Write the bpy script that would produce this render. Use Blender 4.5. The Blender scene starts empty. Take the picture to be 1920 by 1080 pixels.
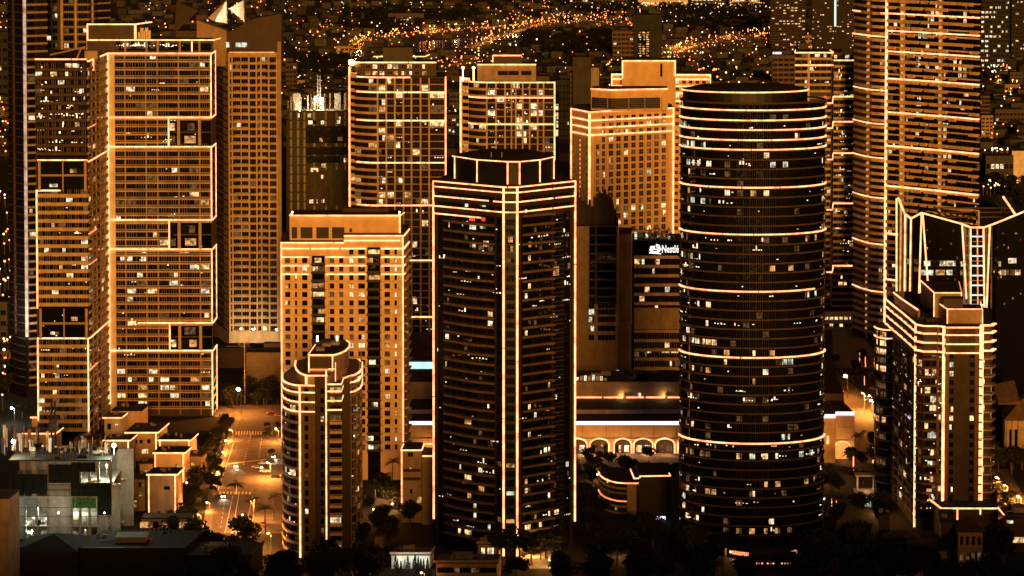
import bpy, math, random
from mathutils import Vector, Matrix

random.seed(11)
SC = bpy.context.scene
COL = SC.collection

# ------------------------------------------------------------------ camera, sky, light, exposure
FPX, CAM_H, PITCH, PY0 = 5600.0, 270.0, 0.05, -10.0   # focal length in photo pixels, height, tilt, row of the optical axis
cam_data = bpy.data.cameras.new('camera')
cam_data.sensor_width = 36.0
cam_data.lens = 36.0 * FPX / 1920.0
cam_data.shift_y = -(540.0 - PY0) / 1920.0     # the photograph's verticals hardly converge
cam_data.clip_start = 5.0
cam_data.clip_end = 60000.0
cam = bpy.data.objects.new('camera', cam_data)
cam.location = (0, 0, CAM_H)
cam.rotation_euler = (math.pi / 2 - PITCH, 0, 0)
COL.objects.link(cam)
SC.camera = cam

SUN_EL, SUN_AZ = math.radians(9.0), math.radians(5.5)   # the glow of the downtown behind the camera
world = bpy.data.worlds.new('World')
SC.world = world
world.use_nodes = True
wn = world.node_tree
bg = wn.nodes['Background']
sky = wn.nodes.new('ShaderNodeTexSky')
sky.sky_type = 'NISHITA'
sky.sun_disc = False
sky.sun_elevation = SUN_EL
sky.sun_rotation = math.pi + SUN_AZ
tint = wn.nodes.new('ShaderNodeMix')
tint.data_type = 'RGBA'
tint.blend_type = 'MULTIPLY'
tint.inputs[0].default_value = 1.0
tint.inputs[7].default_value = (0.55, 0.65, 0.9, 1)
wn.links.new(sky.outputs[0], tint.inputs[6])
wn.links.new(tint.outputs[2], bg.inputs[0])
bg.inputs[1].default_value = 0.003

sun_data = bpy.data.lights.new('city_glow', 'SUN')
sun_data.energy = 3.4
sun_data.angle = math.radians(9)
sun_data.color = (1.0, 0.38, 0.055)
sun = bpy.data.objects.new('city_glow', sun_data)
sun_dir = Vector((-math.sin(SUN_AZ) * math.cos(SUN_EL), math.cos(SUN_AZ) * math.cos(SUN_EL), -math.sin(SUN_EL)))
sun.rotation_euler = sun_dir.to_track_quat('-Z', 'Y').to_euler()
sun.location = (0, -50, 400)
COL.objects.link(sun)

SC.view_settings.view_transform = 'Standard'
SC.view_settings.look = 'None'
SC.view_settings.exposure = 0.0
SC.view_settings.gamma = 1.0
SC.view_settings.use_curve_mapping = False
cy = SC.cycles
cy.max_bounces = 4
cy.diffuse_bounces = 2
cy.glossy_bounces = 2
cy.transmission_bounces = 2
cy.sample_clamp_indirect = 2.0
cy.use_light_tree = True
cy.use_denoising = True
cy.caustics_reflective = False
cy.caustics_refractive = False

# ------------------------------------------------------------------ pixel <-> world helpers
CP, SP = math.cos(PITCH), math.sin(PITCH)


def ray(px, py):
    u, v = (px - 960) / FPX, (PY0 - py) / FPX
    return Vector((u, CP + v * SP, -SP + v * CP))


def at(px, py, Y):
    d = ray(px, py)
    t = Y / d.y
    return Vector((d.x * t, Y, CAM_H + d.z * t))


def gnd(px, py, z=0.0):
    d = ray(px, py)
    t = (z - CAM_H) / d.z
    return Vector((d.x * t, d.y * t, z))


def zpy(py, Y):
    return at(960, py, Y).z


def xy(px, Y, py=540):
    p = at(px, py, Y)
    return (p.x, p.y)


def project(p):
    d = Vector(p) - Vector((0, 0, CAM_H))
    f = d.y * CP - d.z * SP
    return 960 + FPX * d.x / f, PY0 - FPX * (d.y * SP + d.z * CP) / f


OCC = [(813, 340, 1078, 1050, 1120), (850, 290, 1038, 340, 1130), (1272, 168, 1548, 1040, 1125), (527, 405, 765, 905, 1260),
       (533, 700, 676, 1060, 1120), (578, 640, 650, 700, 1130), (68, 104, 165, 800, 1350), (165, 104, 400, 760, 1400),
       (1662, 600, 1856, 985, 1175), (1684, 430, 1920, 620, 1330), (1600, 0, 1836, 640, 1570), (657, 150, 836, 640, 1600),
       (865, 160, 1040, 400, 1630), (1072, 210, 1262, 560, 1660), (430, 100, 528, 640, 1600), (1185, 440, 1272, 700, 1520),
       (1080, 420, 1185, 700, 1500)]


def hidden(p):
    px, py = project(p)
    if px < -15 or px > 1935 or py < -15 or py > 1095:
        return True
    return any(a <= px <= c and b <= py <= d and p[1] > Y + 45 for a, b, c, d, Y in OCC)


# ------------------------------------------------------------------ materials
MATS = {}


def nodemat(name):
    m = bpy.data.materials.new(name)
    m.use_nodes = True
    nt = m.node_tree
    MATS[name] = m
    return m, nt, nt.nodes['Principled BSDF']


def wall_mat(name, col, rough=0.8, var=0.22, scale=0.25, streak=0.15, spec=0.3):
    m, nt, b = nodemat(name)
    geo = nt.nodes.new('ShaderNodeNewGeometry')
    n1 = nt.nodes.new('ShaderNodeTexNoise')
    n1.inputs['Scale'].default_value = scale
    n1.inputs['Detail'].default_value = 5
    nt.links.new(geo.outputs['Position'], n1.inputs['Vector'])
    mp = nt.nodes.new('ShaderNodeMapping')
    mp.inputs['Scale'].default_value = (0.4, 0.4, 0.06)
    nt.links.new(geo.outputs['Position'], mp.inputs['Vector'])
    n2 = nt.nodes.new('ShaderNodeTexNoise')
    n2.inputs['Scale'].default_value = 0.8
    n2.inputs['Detail'].default_value = 3
    nt.links.new(mp.outputs[0], n2.inputs['Vector'])
    r1 = nt.nodes.new('ShaderNodeMapRange')
    r1.inputs[1].default_value, r1.inputs[2].default_value = 0.25, 0.75
    r1.inputs[3].default_value, r1.inputs[4].default_value = 1 - var, 1 + var
    nt.links.new(n1.outputs[0], r1.inputs[0])
    r2 = nt.nodes.new('ShaderNodeMapRange')
    r2.inputs[1].default_value, r2.inputs[2].default_value = 0.3, 0.65
    r2.inputs[3].default_value, r2.inputs[4].default_value = 1 - streak * 0.6, 1 + streak * 0.3
    nt.links.new(n2.outputs[0], r2.inputs[0])
    mul = nt.nodes.new('ShaderNodeMath')
    mul.operation = 'MULTIPLY'
    nt.links.new(r1.outputs[0], mul.inputs[0])
    nt.links.new(r2.outputs[0], mul.inputs[1])
    sc = nt.nodes.new('ShaderNodeVectorMath')
    sc.operation = 'SCALE'
    sc.inputs[0].default_value = col
    nt.links.new(mul.outputs[0], sc.inputs['Scale'])
    nt.links.new(sc.outputs[0], b.inputs['Base Color'])
    b.inputs['Roughness'].default_value = rough
    b.inputs['Specular IOR Level'].default_value = spec
    bump = nt.nodes.new('ShaderNodeBump')
    bump.inputs['Strength'].default_value = 0.25
    bump.inputs['Distance'].default_value = 0.15
    nt.links.new(n1.outputs[0], bump.inputs['Height'])
    nt.links.new(bump.outputs[0], b.inputs['Normal'])
    return m


def glass_mat(name, col=(0.003, 0.0035, 0.005), rough=0.025, wav=0.14):
    m, nt, b = nodemat(name)
    b.inputs['Base Color'].default_value = (*col, 1)
    b.inputs['Roughness'].default_value = rough
    b.inputs['Specular IOR Level'].default_value = 0.6
    geo = nt.nodes.new('ShaderNodeNewGeometry')
    n1 = nt.nodes.new('ShaderNodeTexNoise')
    n1.inputs['Scale'].default_value = 0.45
    n1.inputs['Detail'].default_value = 2
    nt.links.new(geo.outputs['Position'], n1.inputs['Vector'])
    bump = nt.nodes.new('ShaderNodeBump')
    bump.inputs['Strength'].default_value = wav
    bump.inputs['Distance'].default_value = 0.06
    nt.links.new(n1.outputs[0], bump.inputs['Height'])
    nt.links.new(bump.outputs[0], b.inputs['Normal'])
    return m


def room_mat(name, col, strength, lo=0.12, scale=0.55):
    """A lit room seen through its window: uneven light, curtains, furniture."""
    m, nt, b = nodemat(name)
    b.inputs['Base Color'].default_value = (0.02, 0.02, 0.02, 1)
    b.inputs['Roughness'].default_value = 0.15
    geo = nt.nodes.new('ShaderNodeNewGeometry')
    n1 = nt.nodes.new('ShaderNodeTexNoise')
    n1.inputs['Scale'].default_value = scale
    n1.inputs['Detail'].default_value = 3
    nt.links.new(geo.outputs['Position'], n1.inputs['Vector'])
    r = nt.nodes.new('ShaderNodeMapRange')
    r.inputs[1].default_value, r.inputs[2].default_value = 0.36, 0.62
    r.inputs[3].default_value, r.inputs[4].default_value = lo, 1.0
    nt.links.new(n1.outputs[0], r.inputs[0])
    mul = nt.nodes.new('ShaderNodeMath')
    mul.operation = 'MULTIPLY'
    mul.inputs[1].default_value = strength
    nt.links.new(r.outputs[0], mul.inputs[0])
    b.inputs['Emission Color'].default_value = (*col, 1)
    nt.links.new(mul.outputs[0], b.inputs['Emission Strength'])
    return m


def lamp_mat(name, col, strength, flick=0.0):
    m, nt, b = nodemat(name)
    b.inputs['Base Color'].default_value = (0.3, 0.3, 0.3, 1)
    b.inputs['Emission Color'].default_value = (*col, 1)
    b.inputs['Emission Strength'].default_value = strength
    if flick:
        geo = nt.nodes.new('ShaderNodeNewGeometry')
        n1 = nt.nodes.new('ShaderNodeTexNoise')
        n1.inputs['Scale'].default_value = 0.35
        n1.inputs['Detail'].default_value = 4
        nt.links.new(geo.outputs['Position'], n1.inputs['Vector'])
        r = nt.nodes.new('ShaderNodeMapRange')
        r.inputs[1].default_value, r.inputs[2].default_value = 0.3, 0.7
        r.inputs[3].default_value, r.inputs[4].default_value = strength * (1 - flick), strength * (1 + flick)
        nt.links.new(n1.outputs[0], r.inputs[0])
        nt.links.new(r.outputs[0], b.inputs['Emission Strength'])
    return m


def leaf_mat(name, c0, c1):
    m, nt, b = nodemat(name)
    geo = nt.nodes.new('ShaderNodeNewGeometry')
    ramp = nt.nodes.new('ShaderNodeMix')
    ramp.data_type = 'RGBA'
    ramp.inputs[6].default_value = (*c0, 1)
    ramp.inputs[7].default_value = (*c1, 1)
    nt.links.new(geo.outputs['Random Per Island'], ramp.inputs[0])
    nt.links.new(ramp.outputs[2], b.inputs['Base Color'])
    b.inputs['Roughness'].default_value = 0.7
    b.inputs['Specular IOR Level'].default_value = 0.15
    return m


wall_mat('amber_slab', (0.56, 0.42, 0.27), streak=0.3)
wall_mat('orange_stucco', (0.64, 0.47, 0.28), var=0.12, streak=0.2)
wall_mat('beige_concrete', (0.42, 0.34, 0.25), streak=0.25)
wall_mat('tan_concrete', (0.30, 0.235, 0.165), streak=0.3)
wall_mat('pale_concrete', (0.60, 0.54, 0.45), streak=0.3)
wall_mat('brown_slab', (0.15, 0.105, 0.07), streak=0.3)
wall_mat('dark_slab', (0.105, 0.074, 0.05), streak=0.3)
wall_mat('oval_slab', (0.062, 0.044, 0.031), streak=0.3)
wall_mat('dim_slab', (0.06, 0.043, 0.032), streak=0.3)
wall_mat('bronze_panel', (0.034, 0.022, 0.016), rough=0.55)
wall_mat('black_frame', (0.005, 0.005, 0.006), rough=0.45)
wall_mat('dark_panel', (0.008, 0.007, 0.008), rough=0.5)
wall_mat('grey_concrete', (0.22, 0.21, 0.19), streak=0.35, scale=0.5)
wall_mat('raw_concrete', (0.32, 0.31, 0.28), streak=0.4, scale=0.5)
wall_mat('far_wall', (0.020, 0.025, 0.028), streak=0.3, scale=0.1)
wall_mat('far_pale', (0.055, 0.058, 0.056), streak=0.3, scale=0.1)
wall_mat('roof_dark', (0.014, 0.013, 0.013), rough=0.9, scale=0.6, var=0.4)
wall_mat('roof_brown', (0.055, 0.035, 0.026), rough=0.85, scale=0.6, var=0.3)
wall_mat('roof_tan', (0.11, 0.075, 0.05), rough=0.85, scale=0.4, var=0.3)
wall_mat('asphalt', (0.12, 0.11, 0.10), rough=0.85, scale=0.35, var=0.35, streak=0)
wall_mat('pavement', (0.20, 0.18, 0.155), rough=0.85, scale=0.5, var=0.25, streak=0)
wall_mat('road_paint', (0.70, 0.68, 0.62), rough=0.7, scale=1.5, var=0.2, streak=0)
wall_mat('earth', (0.013, 0.0125, 0.010), rough=1.0, scale=0.02, var=0.6, streak=0)
wall_mat('lawn', (0.020, 0.028, 0.012), rough=1.0, scale=0.4, var=0.5, streak=0)
wall_mat('white_paint', (0.72, 0.71, 0.67), streak=0.2)
wall_mat('steel', (0.20, 0.20, 0.20), rough=0.45)
wall_mat('black_steel', (0.018, 0.018, 0.018), rough=0.5)
wall_mat('site_slab', (0.045, 0.043, 0.036), streak=0.5, scale=0.5)
wall_mat('net_dark', (0.006, 0.009, 0.006), rough=0.9, scale=0.9, var=0.6, streak=0.4)
wall_mat('green_net', (0.045, 0.13, 0.035), rough=0.9, scale=0.9, var=0.6, streak=0.4)
wall_mat('bark', (0.09, 0.06, 0.04), rough=0.95, scale=2)
wall_mat('tail_red', (0.3, 0.02, 0.015), rough=0.4)
wall_mat('tyre', (0.015, 0.015, 0.015), rough=0.8)
glass_mat('dark_glass')
glass_mat('blue_glass', (0.003, 0.004, 0.007), 0.05, 0.35)
glass_mat('bronze_glass', (0.013, 0.0085, 0.006), 0.09, 0.3)
room_mat('room_warm', (1.0, 0.60, 0.26), 1.9)
room_mat('room_amber', (1.0, 0.46, 0.14), 1.0, 0.08)
room_mat('room_white', (1.0, 0.80, 0.50), 1.7)
room_mat('room_cool', (0.92, 1.0, 0.74), 1.1)
room_mat('room_dim', (1.0, 0.52, 0.20), 0.16, 0.05)
lamp_mat('strip_light', (1.0, 0.37, 0.155), 2.5, 0.5)
lamp_mat('strip_silver', (0.9, 0.75, 0.62), .35, 0.9)
lamp_mat('strip_soft', (1.0, 0.30, 0.10), 1.1, 0.35)
lamp_mat('strip_white', (0.80, 0.70, 1.0), 1.9, 0.2)
lamp_mat('strip_cyan', (0.5, 0.85, 0.9), 1.2, 0.2)
lamp_mat('sodium', (1.0, 0.42, 0.10), 60)
lamp_mat('sodium_far', (1.0, 0.22, 0.05), 5.5)
lamp_mat('white_far', (1.0, 0.72, 0.42), 3.2)
lamp_mat('flood_white', (1.0, 0.86, 0.58), 110)
lamp_mat('bulb_warm', (1.0, 0.55, 0.2), 12)
lamp_mat('head_light', (1.0, 0.86, 0.6), 40)
lamp_mat('tail_light', (1.0, 0.08, 0.03), 5)
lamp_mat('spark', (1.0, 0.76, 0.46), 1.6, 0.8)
lamp_mat('ladder_glow', (1.0, 0.52, 0.18), 0.55, 0.5)
lamp_mat('sign_white', (1.0, 0.97, 0.92), 1.6)
lamp_mat('sign_red', (1.0, 0.03, 0.02), 2.0)
lamp_mat('fairy_pink', (1.0, 0.28, 0.13), 3.0)
lamp_mat('pool_water', (0.10, 0.55, 0.42), 0.55, 0.4)
m, nt, b = nodemat('river_water')
b.inputs['Base Color'].default_value = (0.006, 0.007, 0.009, 1)
b.inputs['Roughness'].default_value = 0.12
geo = nt.nodes.new('ShaderNodeNewGeometry')
nz = nt.nodes.new('ShaderNodeTexNoise')
nz.inputs['Scale'].default_value = 0.08
nt.links.new(geo.outputs['Position'], nz.inputs['Vector'])
bp = nt.nodes.new('ShaderNodeBump')
bp.inputs['Strength'].default_value = 0.3
bp.inputs['Distance'].default_value = 1.5
nt.links.new(nz.outputs[0], bp.inputs['Height'])
nt.links.new(bp.outputs[0], b.inputs['Normal'])
leaf_mat('leaf_dark', (0.007, 0.010, 0.005), (0.020, 0.024, 0.010))
leaf_mat('leaf_mid', (0.014, 0.020, 0.008), (0.040, 0.044, 0.018))
leaf_mat('palm_leaf', (0.025, 0.032, 0.012), (0.055, 0.060, 0.022))
M = MATS


# ------------------------------------------------------------------ mesh building
class MB:
    def __init__(self):
        self.v, self.f, self.m = [], [], []

    def quad(self, a, b, c, d, mi=0):
        n = len(self.v)
        self.v += [a, b, c, d]
        self.f.append((n, n + 1, n + 2, n + 3))
        self.m.append(mi)

    def tri(self, a, b, c, mi=0):
        n = len(self.v)
        self.v += [a, b, c]
        self.f.append((n, n + 1, n + 2))
        self.m.append(mi)

    def prism(self, pts, z0, z1, mi=0, top=None, bottom=True):
        """Solid from a plan outline; z1 may be a list of heights."""
        n, k = len(self.v), len(pts)
        zt = z1 if isinstance(z1, (list, tuple)) else [z1] * k
        self.v += [(p[0], p[1], z0) for p in pts] + [(p[0], p[1], z) for p, z in zip(pts, zt)]
        for i in range(k):
            j = (i + 1) % k
            self.f.append((n + i, n + j, n + k + j, n + k + i))
            self.m.append(mi)
        self.f.append(tuple(range(n + k, n + 2 * k)))
        self.m.append(mi if top is None else top)
        if bottom:
            self.f.append(tuple(range(n + k - 1, n - 1, -1)))
            self.m.append(mi)

    def box(self, x0, x1, y0, y1, z0, z1, mi=0):
        self.prism([(x0, y0), (x1, y0), (x1, y1), (x0, y1)], z0, z1, mi)

    def bar(self, a, b, r, mi=0, sides=4, r2=None):
        a, b = Vector(a), Vector(b)
        d = (b - a)
        if d.length < 1e-6:
            return
        d.normalize()
        s = d.cross(Vector((0, 0, 1)))
        if s.length < 1e-3:
            s = d.cross(Vector((0, 1, 0)))
        s.normalize()
        t = d.cross(s)
        r2 = r if r2 is None else r2
        n = len(self.v)
        for p, rr in ((a, r), (b, r2)):
            for i in range(sides):
                an = 2 * math.pi * (i + 0.5) / sides
                self.v.append(tuple(p + s * (math.cos(an) * rr) + t * (math.sin(an) * rr)))
        for i in range(sides):
            j = (i + 1) % sides
            self.f.append((n + i, n + j, n + sides + j, n + sides + i))
            self.m.append(mi)
        self.f.append(tuple(range(n + sides - 1, n - 1, -1)))
        self.f.append(tuple(range(n + sides, n + 2 * sides)))
        self.m += [mi, mi]

    def ball(self, c, r, mi=0, seg=8, rings=5, sz=1.0):
        n = len(self.v)
        for i in range(rings + 1):
            th = math.pi * i / rings
            for j in range(seg):
                ph = 2 * math.pi * j / seg
                self.v.append((c[0] + r * math.sin(th) * math.cos(ph), c[1] + r * math.sin(th) * math.sin(ph), c[2] + r * sz * math.cos(th)))
        for i in range(rings):
            for j in range(seg):
                k = (j + 1) % seg
                self.f.append((n + i * seg + j, n + (i + 1) * seg + j, n + (i + 1) * seg + k, n + i * seg + k))
                self.m.append(mi)

    def band(self, path, u0, u1, z0, z1, w0, w1, mi=0):
        """A bar that follows the plan path between u0 and u1."""
        st = path.sub(u0, u1)
        n = len(self.v)
        for (x, y), (nx, ny) in st:
            a = (x + nx * w0, y + ny * w0)
            b = (x + nx * w1, y + ny * w1)
            self.v += [(a[0], a[1], z0), (b[0], b[1], z0), (b[0], b[1], z1), (a[0], a[1], z1)]
        for i in range(len(st) - 1):
            p, q = n + 4 * i, n + 4 * (i + 1)
            for k in range(4):
                l = (k + 1) % 4
                self.f.append((p + k, q + k, q + l, p + l))
                self.m.append(mi)
        e = n + 4 * (len(st) - 1)
        self.f.append((n, n + 1, n + 2, n + 3))
        self.f.append((e + 3, e + 2, e + 1, e))
        self.m += [mi, mi]

    def mesh(self, name, mats, off=(0, 0, 0)):
        me = bpy.data.meshes.new(name)
        ox, oy, oz = off
        me.from_pydata([(v[0] - ox, v[1] - oy, v[2] - oz) for v in self.v], [], self.f)
        for m in mats:
            me.materials.append(M[m] if isinstance(m, str) else m)
        if any(self.m):
            me.polygons.foreach_set('material_index', self.m)
        me.update()
        return me

    def obj(self, name, mats, parent=None, off=None):
        mats = mats if isinstance(mats, (list, tuple)) else [mats]
        if off is None:
            off = tuple(parent.location) if parent is not None and parent.type == 'EMPTY' else (0, 0, 0)
        o = bpy.data.objects.new(name, self.mesh(name, mats, off))
        COL.objects.link(o)
        if parent is not None:
            o.parent = parent
        return o


def mesh_obj(name, me, parent=None, loc=(0, 0, 0), rz=0.0):
    o = bpy.data.objects.new(name, me)
    COL.objects.link(o)
    o.parent = parent
    o.location = loc
    if rz:
        o.rotation_euler = (0, 0, rz)
    return o


def tag(o, label=None, cat=None, group=None, kind=None):
    if label:
        o['label'] = label
    if cat:
        o['category'] = cat
    if group:
        o['group'] = group
    if kind:
        o['kind'] = kind
    return o


def thing(name, label, cat, loc, group=None, rz=0.0):
    o = bpy.data.objects.new(name, None)
    o.empty_display_size = 2
    o.location = loc
    o.rotation_euler = (0, 0, rz)
    COL.objects.link(o)
    return tag(o, label, cat, group)


def copy_tree(o, parent=None):
    c = o.copy()
    COL.objects.link(c)
    c.parent = parent
    for ch in o.children:
        copy_tree(ch, c)
    return c


class Path:
    """Plan polyline walked left to right as seen from outside; outward = right-hand side."""

    def __init__(self, pts, closed=False):
        self.p = [Vector(q) for q in pts]
        if closed:
            self.p.append(self.p[0].copy())
        self.u = [0.0]
        for a, b in zip(self.p, self.p[1:]):
            self.u.append(self.u[-1] + (b - a).length)
        self.L = self.u[-1]
        seg = []
        for a, b in zip(self.p, self.p[1:]):
            d = (b - a).normalized()
            seg.append(Vector((d.y, -d.x)))
        self.seg = seg
        self.n = []
        k = len(self.p)
        for i in range(k):
            if closed:
                a, b = seg[(i - 1) % (k - 1)], seg[i % (k - 1)]
            else:
                a, b = seg[max(i - 1, 0)], seg[min(i, k - 2)]
            s = (a + b)
            s = s / max(0.3, 1 + a.dot(b))
            self.n.append(s)

    def at(self, u):
        for i in range(len(self.seg)):
            if u <= self.u[i + 1] or i == len(self.seg) - 1:
                t = (u - self.u[i]) / (self.u[i + 1] - self.u[i])
                return self.p[i].lerp(self.p[i + 1], t), self.seg[i]

    def sub(self, u0, u1):
        out = []
        eps = 1e-4
        for i, ui in enumerate(self.u):
            if abs(ui - u0) < eps or abs(ui - u1) < eps or u0 < ui < u1:
                out.append((ui, self.p[i], self.n[i]))
        if not any(abs(a[0] - u0) < eps for a in out):
            p, n = self.at(u0)
            out.append((u0, p, n))
        if not any(abs(a[0] - u1) < eps for a in out):
            p, n = self.at(u1)
            out.append((u1, p, n))
        out.sort(key=lambda a: a[0])
        return [((p.x, p.y), (n.x, n.y)) for _, p, n in out]

    def ux(self, px, py=540):
        """Where the photo column px meets the path (nearest crossing)."""
        d = ray(px, py)
        best = None
        near = None
        for i in range(len(self.seg)):
            a, e = self.p[i], self.p[i + 1] - self.p[i]
            den = e.x * d.y - e.y * d.x
            if abs(den) < 1e-9:
                continue
            s = (a.y * d.x - a.x * d.y) / den
            t = (a.y + s * e.y) / d.y
            ok = -1e-3 <= s <= 1.001
            if ok and (best is None or t < best[0]):
                best = (t, self.u[i] + s * e.length)
            miss = max(-s, s - 1) * e.length
            if near is None or miss < near[0]:
                near = (miss, self.u[i] + min(max(s, 0), 1) * e.length)
        return best[1] if best else near[1]

    def zx(self, px, py):
        p, _ = self.at(self.ux(px, py))
        return zpy(py, p.y)

    def off(self, w, u0=None, u1=None):
        st = self.sub(0 if u0 is None else u0, self.L if u1 is None else u1)
        return [(p[0] + n[0] * w, p[1] + n[1] * w) for p, n in st]


def PX(pts, py=540):
    """Path from (pixel column, depth) pairs."""
    return Path([xy(px, Y, py) for px, Y in pts])


def ellipse(cx, cy, rx, ry, n=56, a0=0.0):
    """Closed plan ellipse that runs left to right along its near side."""
    return Path([(cx - rx * math.cos(a0 + 2 * math.pi * i / n), cy - ry * math.sin(a0 + 2 * math.pi * i / n)) for i in range(n)], True)


# ------------------------------------------------------------------ towers
WIN = {}


def window_mesh(w, h, nx, nz, frame, d=0.14, fr=0.10):
    key = (round(w, 1), round(h, 1), nx, nz, frame)
    if key not in WIN:
        mb = MB()
        w, h = key[0], key[1]
        x0, x1 = -w / 2, w / 2
        mb.quad((x0, -0.02, 0), (x1, -0.02, 0), (x1, -0.02, h), (x0, -0.02, h), 1)
        mb.box(x0, x0 + fr, -d, 0, 0, h)
        mb.box(x1 - fr, x1, -d, 0, 0, h)
        mb.box(x0 + fr, x1 - fr, -d, 0, 0, fr)
        mb.box(x0 + fr, x1 - fr, -d, 0, h - fr, h)
        for i in range(1, nx):
            x = x0 + w * i / nx
            mb.box(x - fr / 2, x + fr / 2, -d * 0.8, 0, fr, h - fr)
        for i in range(1, nz):
            z = h * i / nz
            mb.box(x0 + fr, x1 - fr, -d * 0.7, 0, z - fr / 2, z + fr / 2)
        WIN[key] = mb.mesh('window', [frame, 'dark_glass'])
    return WIN[key]


class Tower:
    def __init__(self, name, label, cat, px, Y, group=None):
        x, y = xy(px, Y)
        self.root = thing(name, label, cat, (x, y, 0), group)
        self.wins = []
        self.sw = 2.3 * Y / FPX          # strip thickness in metres

    def part(self, name, mb, mats, label=None, kind=None):
        o = mb.obj(name, mats, self.root)
        return tag(o, label, None, None, kind)

    def solid(self, name, pts, z0, z1, mats):
        mb = MB()
        mb.prism(pts, z0, z1, 0, 1 if isinstance(mats, (list, tuple)) and len(mats) > 1 else None)
        return self.part(name, mb, mats)

    def repeat(self, name, mb, mats, zs):
        """The same piece at several heights: one mesh, one object per height."""
        me = mb.mesh(name, mats if isinstance(mats, (list, tuple)) else [mats], tuple(self.root.location))
        return [mesh_obj(name, me, self.root, (0, 0, z)) for z in zs]

    def strip(self, path, u0, u1, z, mat='strip_light', h=None, w0=0.02, w=0.45, gaps=True):
        """A horizontal line of light along the path, its middle at height z."""
        h = h or self.sw
        mb = MB()
        cuts = [u0]
        u = u0
        while gaps and u1 - u > 22:
            u += random.uniform(11, 26)
            if u < u1 - 4:
                cuts += [u, u + random.uniform(0.15, 0.5)]
        cuts.append(u1)
        for a, b in zip(cuts[::2], cuts[1::2]):
            mb.band(path, a, b, z - h / 2, z + h / 2, w0, w)
        return self.part('light_strip', mb, mat)

    def vstrip(self, path, u, z0, z1, mat='strip_light', h=None, w0=0.02, w=0.45):
        h = h or self.sw
        mb = MB()
        a, b = max(0, u - h / 2), min(path.L, u + h / 2)
        if b - a < h * 0.9:
            if a == 0:
                b = h
            else:
                a = path.L - h
        z = z0
        while z1 - z > 45:
            n = z + random.uniform(22, 50)
            if n > z1 - 6:
                break
            mb.band(path, a, b, z, n, w0, w)
            z = n + random.uniform(0.15, 0.5)
        mb.band(path, a, b, z, z1, w0, w)
        return self.part('light_strip', mb, mat)

    def line(self, pts, mat='strip_light', r=None):
        """A line of light through 3D points."""
        mb = MB()
        for a, b in zip(pts, pts[1:]):
            mb.bar(a, b, (r or self.sw * 0.5), 0, 4)
        return self.part('light_strip', mb, mat)

    def win(self, path, u, z, w, h, mat, nx=2, nz=1, frame='dark_panel', out=0.06, first=False):
        if mat.startswith('room') and w > 1.5 and random.random() < .4:      # curtain half drawn
            k = random.uniform(.45, .7)
            s = random.choice((-1, 1))
            self.wins.append((path, u - s * w * k / 2, z, w * (1 - k), h, 'dark_glass' if random.random() < .6 else 'room_dim', 1, nz, frame, out, first))
            self.wins.append((path, u + s * w * (1 - k) / 2, z, w * k, h, mat, max(1, nx // 2), nz, frame, out, first))
            return
        self.wins.append((path, u, z, w, h, mat, nx, nz, frame, out, first))

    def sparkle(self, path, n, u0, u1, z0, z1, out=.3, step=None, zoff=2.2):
        """Tiny ceiling lamps and painted reflections, all glowing dots on the dark glass, in short runs."""
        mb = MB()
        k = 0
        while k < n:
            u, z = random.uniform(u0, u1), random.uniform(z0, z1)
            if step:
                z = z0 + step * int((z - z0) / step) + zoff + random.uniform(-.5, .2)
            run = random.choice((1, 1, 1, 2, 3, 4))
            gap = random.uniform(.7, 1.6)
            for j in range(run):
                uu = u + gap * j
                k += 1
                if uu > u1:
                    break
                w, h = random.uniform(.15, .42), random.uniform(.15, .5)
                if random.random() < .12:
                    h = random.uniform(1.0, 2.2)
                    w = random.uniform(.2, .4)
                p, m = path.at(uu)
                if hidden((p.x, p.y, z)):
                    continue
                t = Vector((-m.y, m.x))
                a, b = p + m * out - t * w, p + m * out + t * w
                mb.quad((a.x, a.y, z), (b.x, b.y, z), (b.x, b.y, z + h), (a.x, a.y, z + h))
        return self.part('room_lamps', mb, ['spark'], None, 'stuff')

    def flush(self, limit=300):
        keep = []
        for wdef in self.wins:
            path, u, z, w, h, mat, nx, nz, frame, out, first = wdef
            p, n = path.at(u)
            if hidden((p.x, p.y, z + h / 2)):
                continue
            keep.append((0 if first else 1, random.random(), p, n, wdef))
        keep.sort(key=lambda k: (k[0], k[1]))
        lx, ly, lz = self.root.location
        rest = {}
        for i, (_, _, p, n, wdef) in enumerate(keep):
            path, u, z, w, h, mat, nx, nz, frame, out, first = wdef
            rz = math.atan2(n.x, -n.y)
            if i < limit:
                me = window_mesh(w, h, nx, nz, frame)
                o = mesh_obj('window', me, self.root, (p.x + n.x * out - lx, p.y + n.y * out - ly, z - lz), rz)
                if mat != 'dark_glass':
                    s = o.material_slots[1]
                    s.link = 'OBJECT'
                    s.material = M[mat]
                elif True:
                    o.rotation_euler = (random.gauss(0, 0.004), 0, rz + random.gauss(0, 0.006))
            else:
                mb = rest.setdefault(1, MB())
                mats = rest.setdefault('mats', [frame])
                if mat not in mats:
                    mats.append(mat)
                t = Vector((-n.y, n.x)) * -1
                t = Vector((math.cos(rz), math.sin(rz)))
                q = p + n * (out + 0.02)
                k = random.gauss(0, 0.006) * w
                a, b = q - t * (w / 2) + n * k, q + t * (w / 2) - n * k
                mb.quad((a.x, a.y, z), (b.x, b.y, z), (b.x, b.y, z + h), (a.x, a.y, z + h), mats.index(mat))
                for j in range(1, nx):
                    c = a.lerp(b, j / nx)
                    c0, c1 = c - t * 0.06 + n * 0.05, c + t * 0.06 + n * 0.05
                    mb.quad((c0.x, c0.y, z), (c1.x, c1.y, z), (c1.x, c1.y, z + h), (c0.x, c0.y, z + h), 0)
        if 1 in rest:
            self.part('window_rows', rest[1], rest['mats'], kind='stuff')
        self.wins = []


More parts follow.
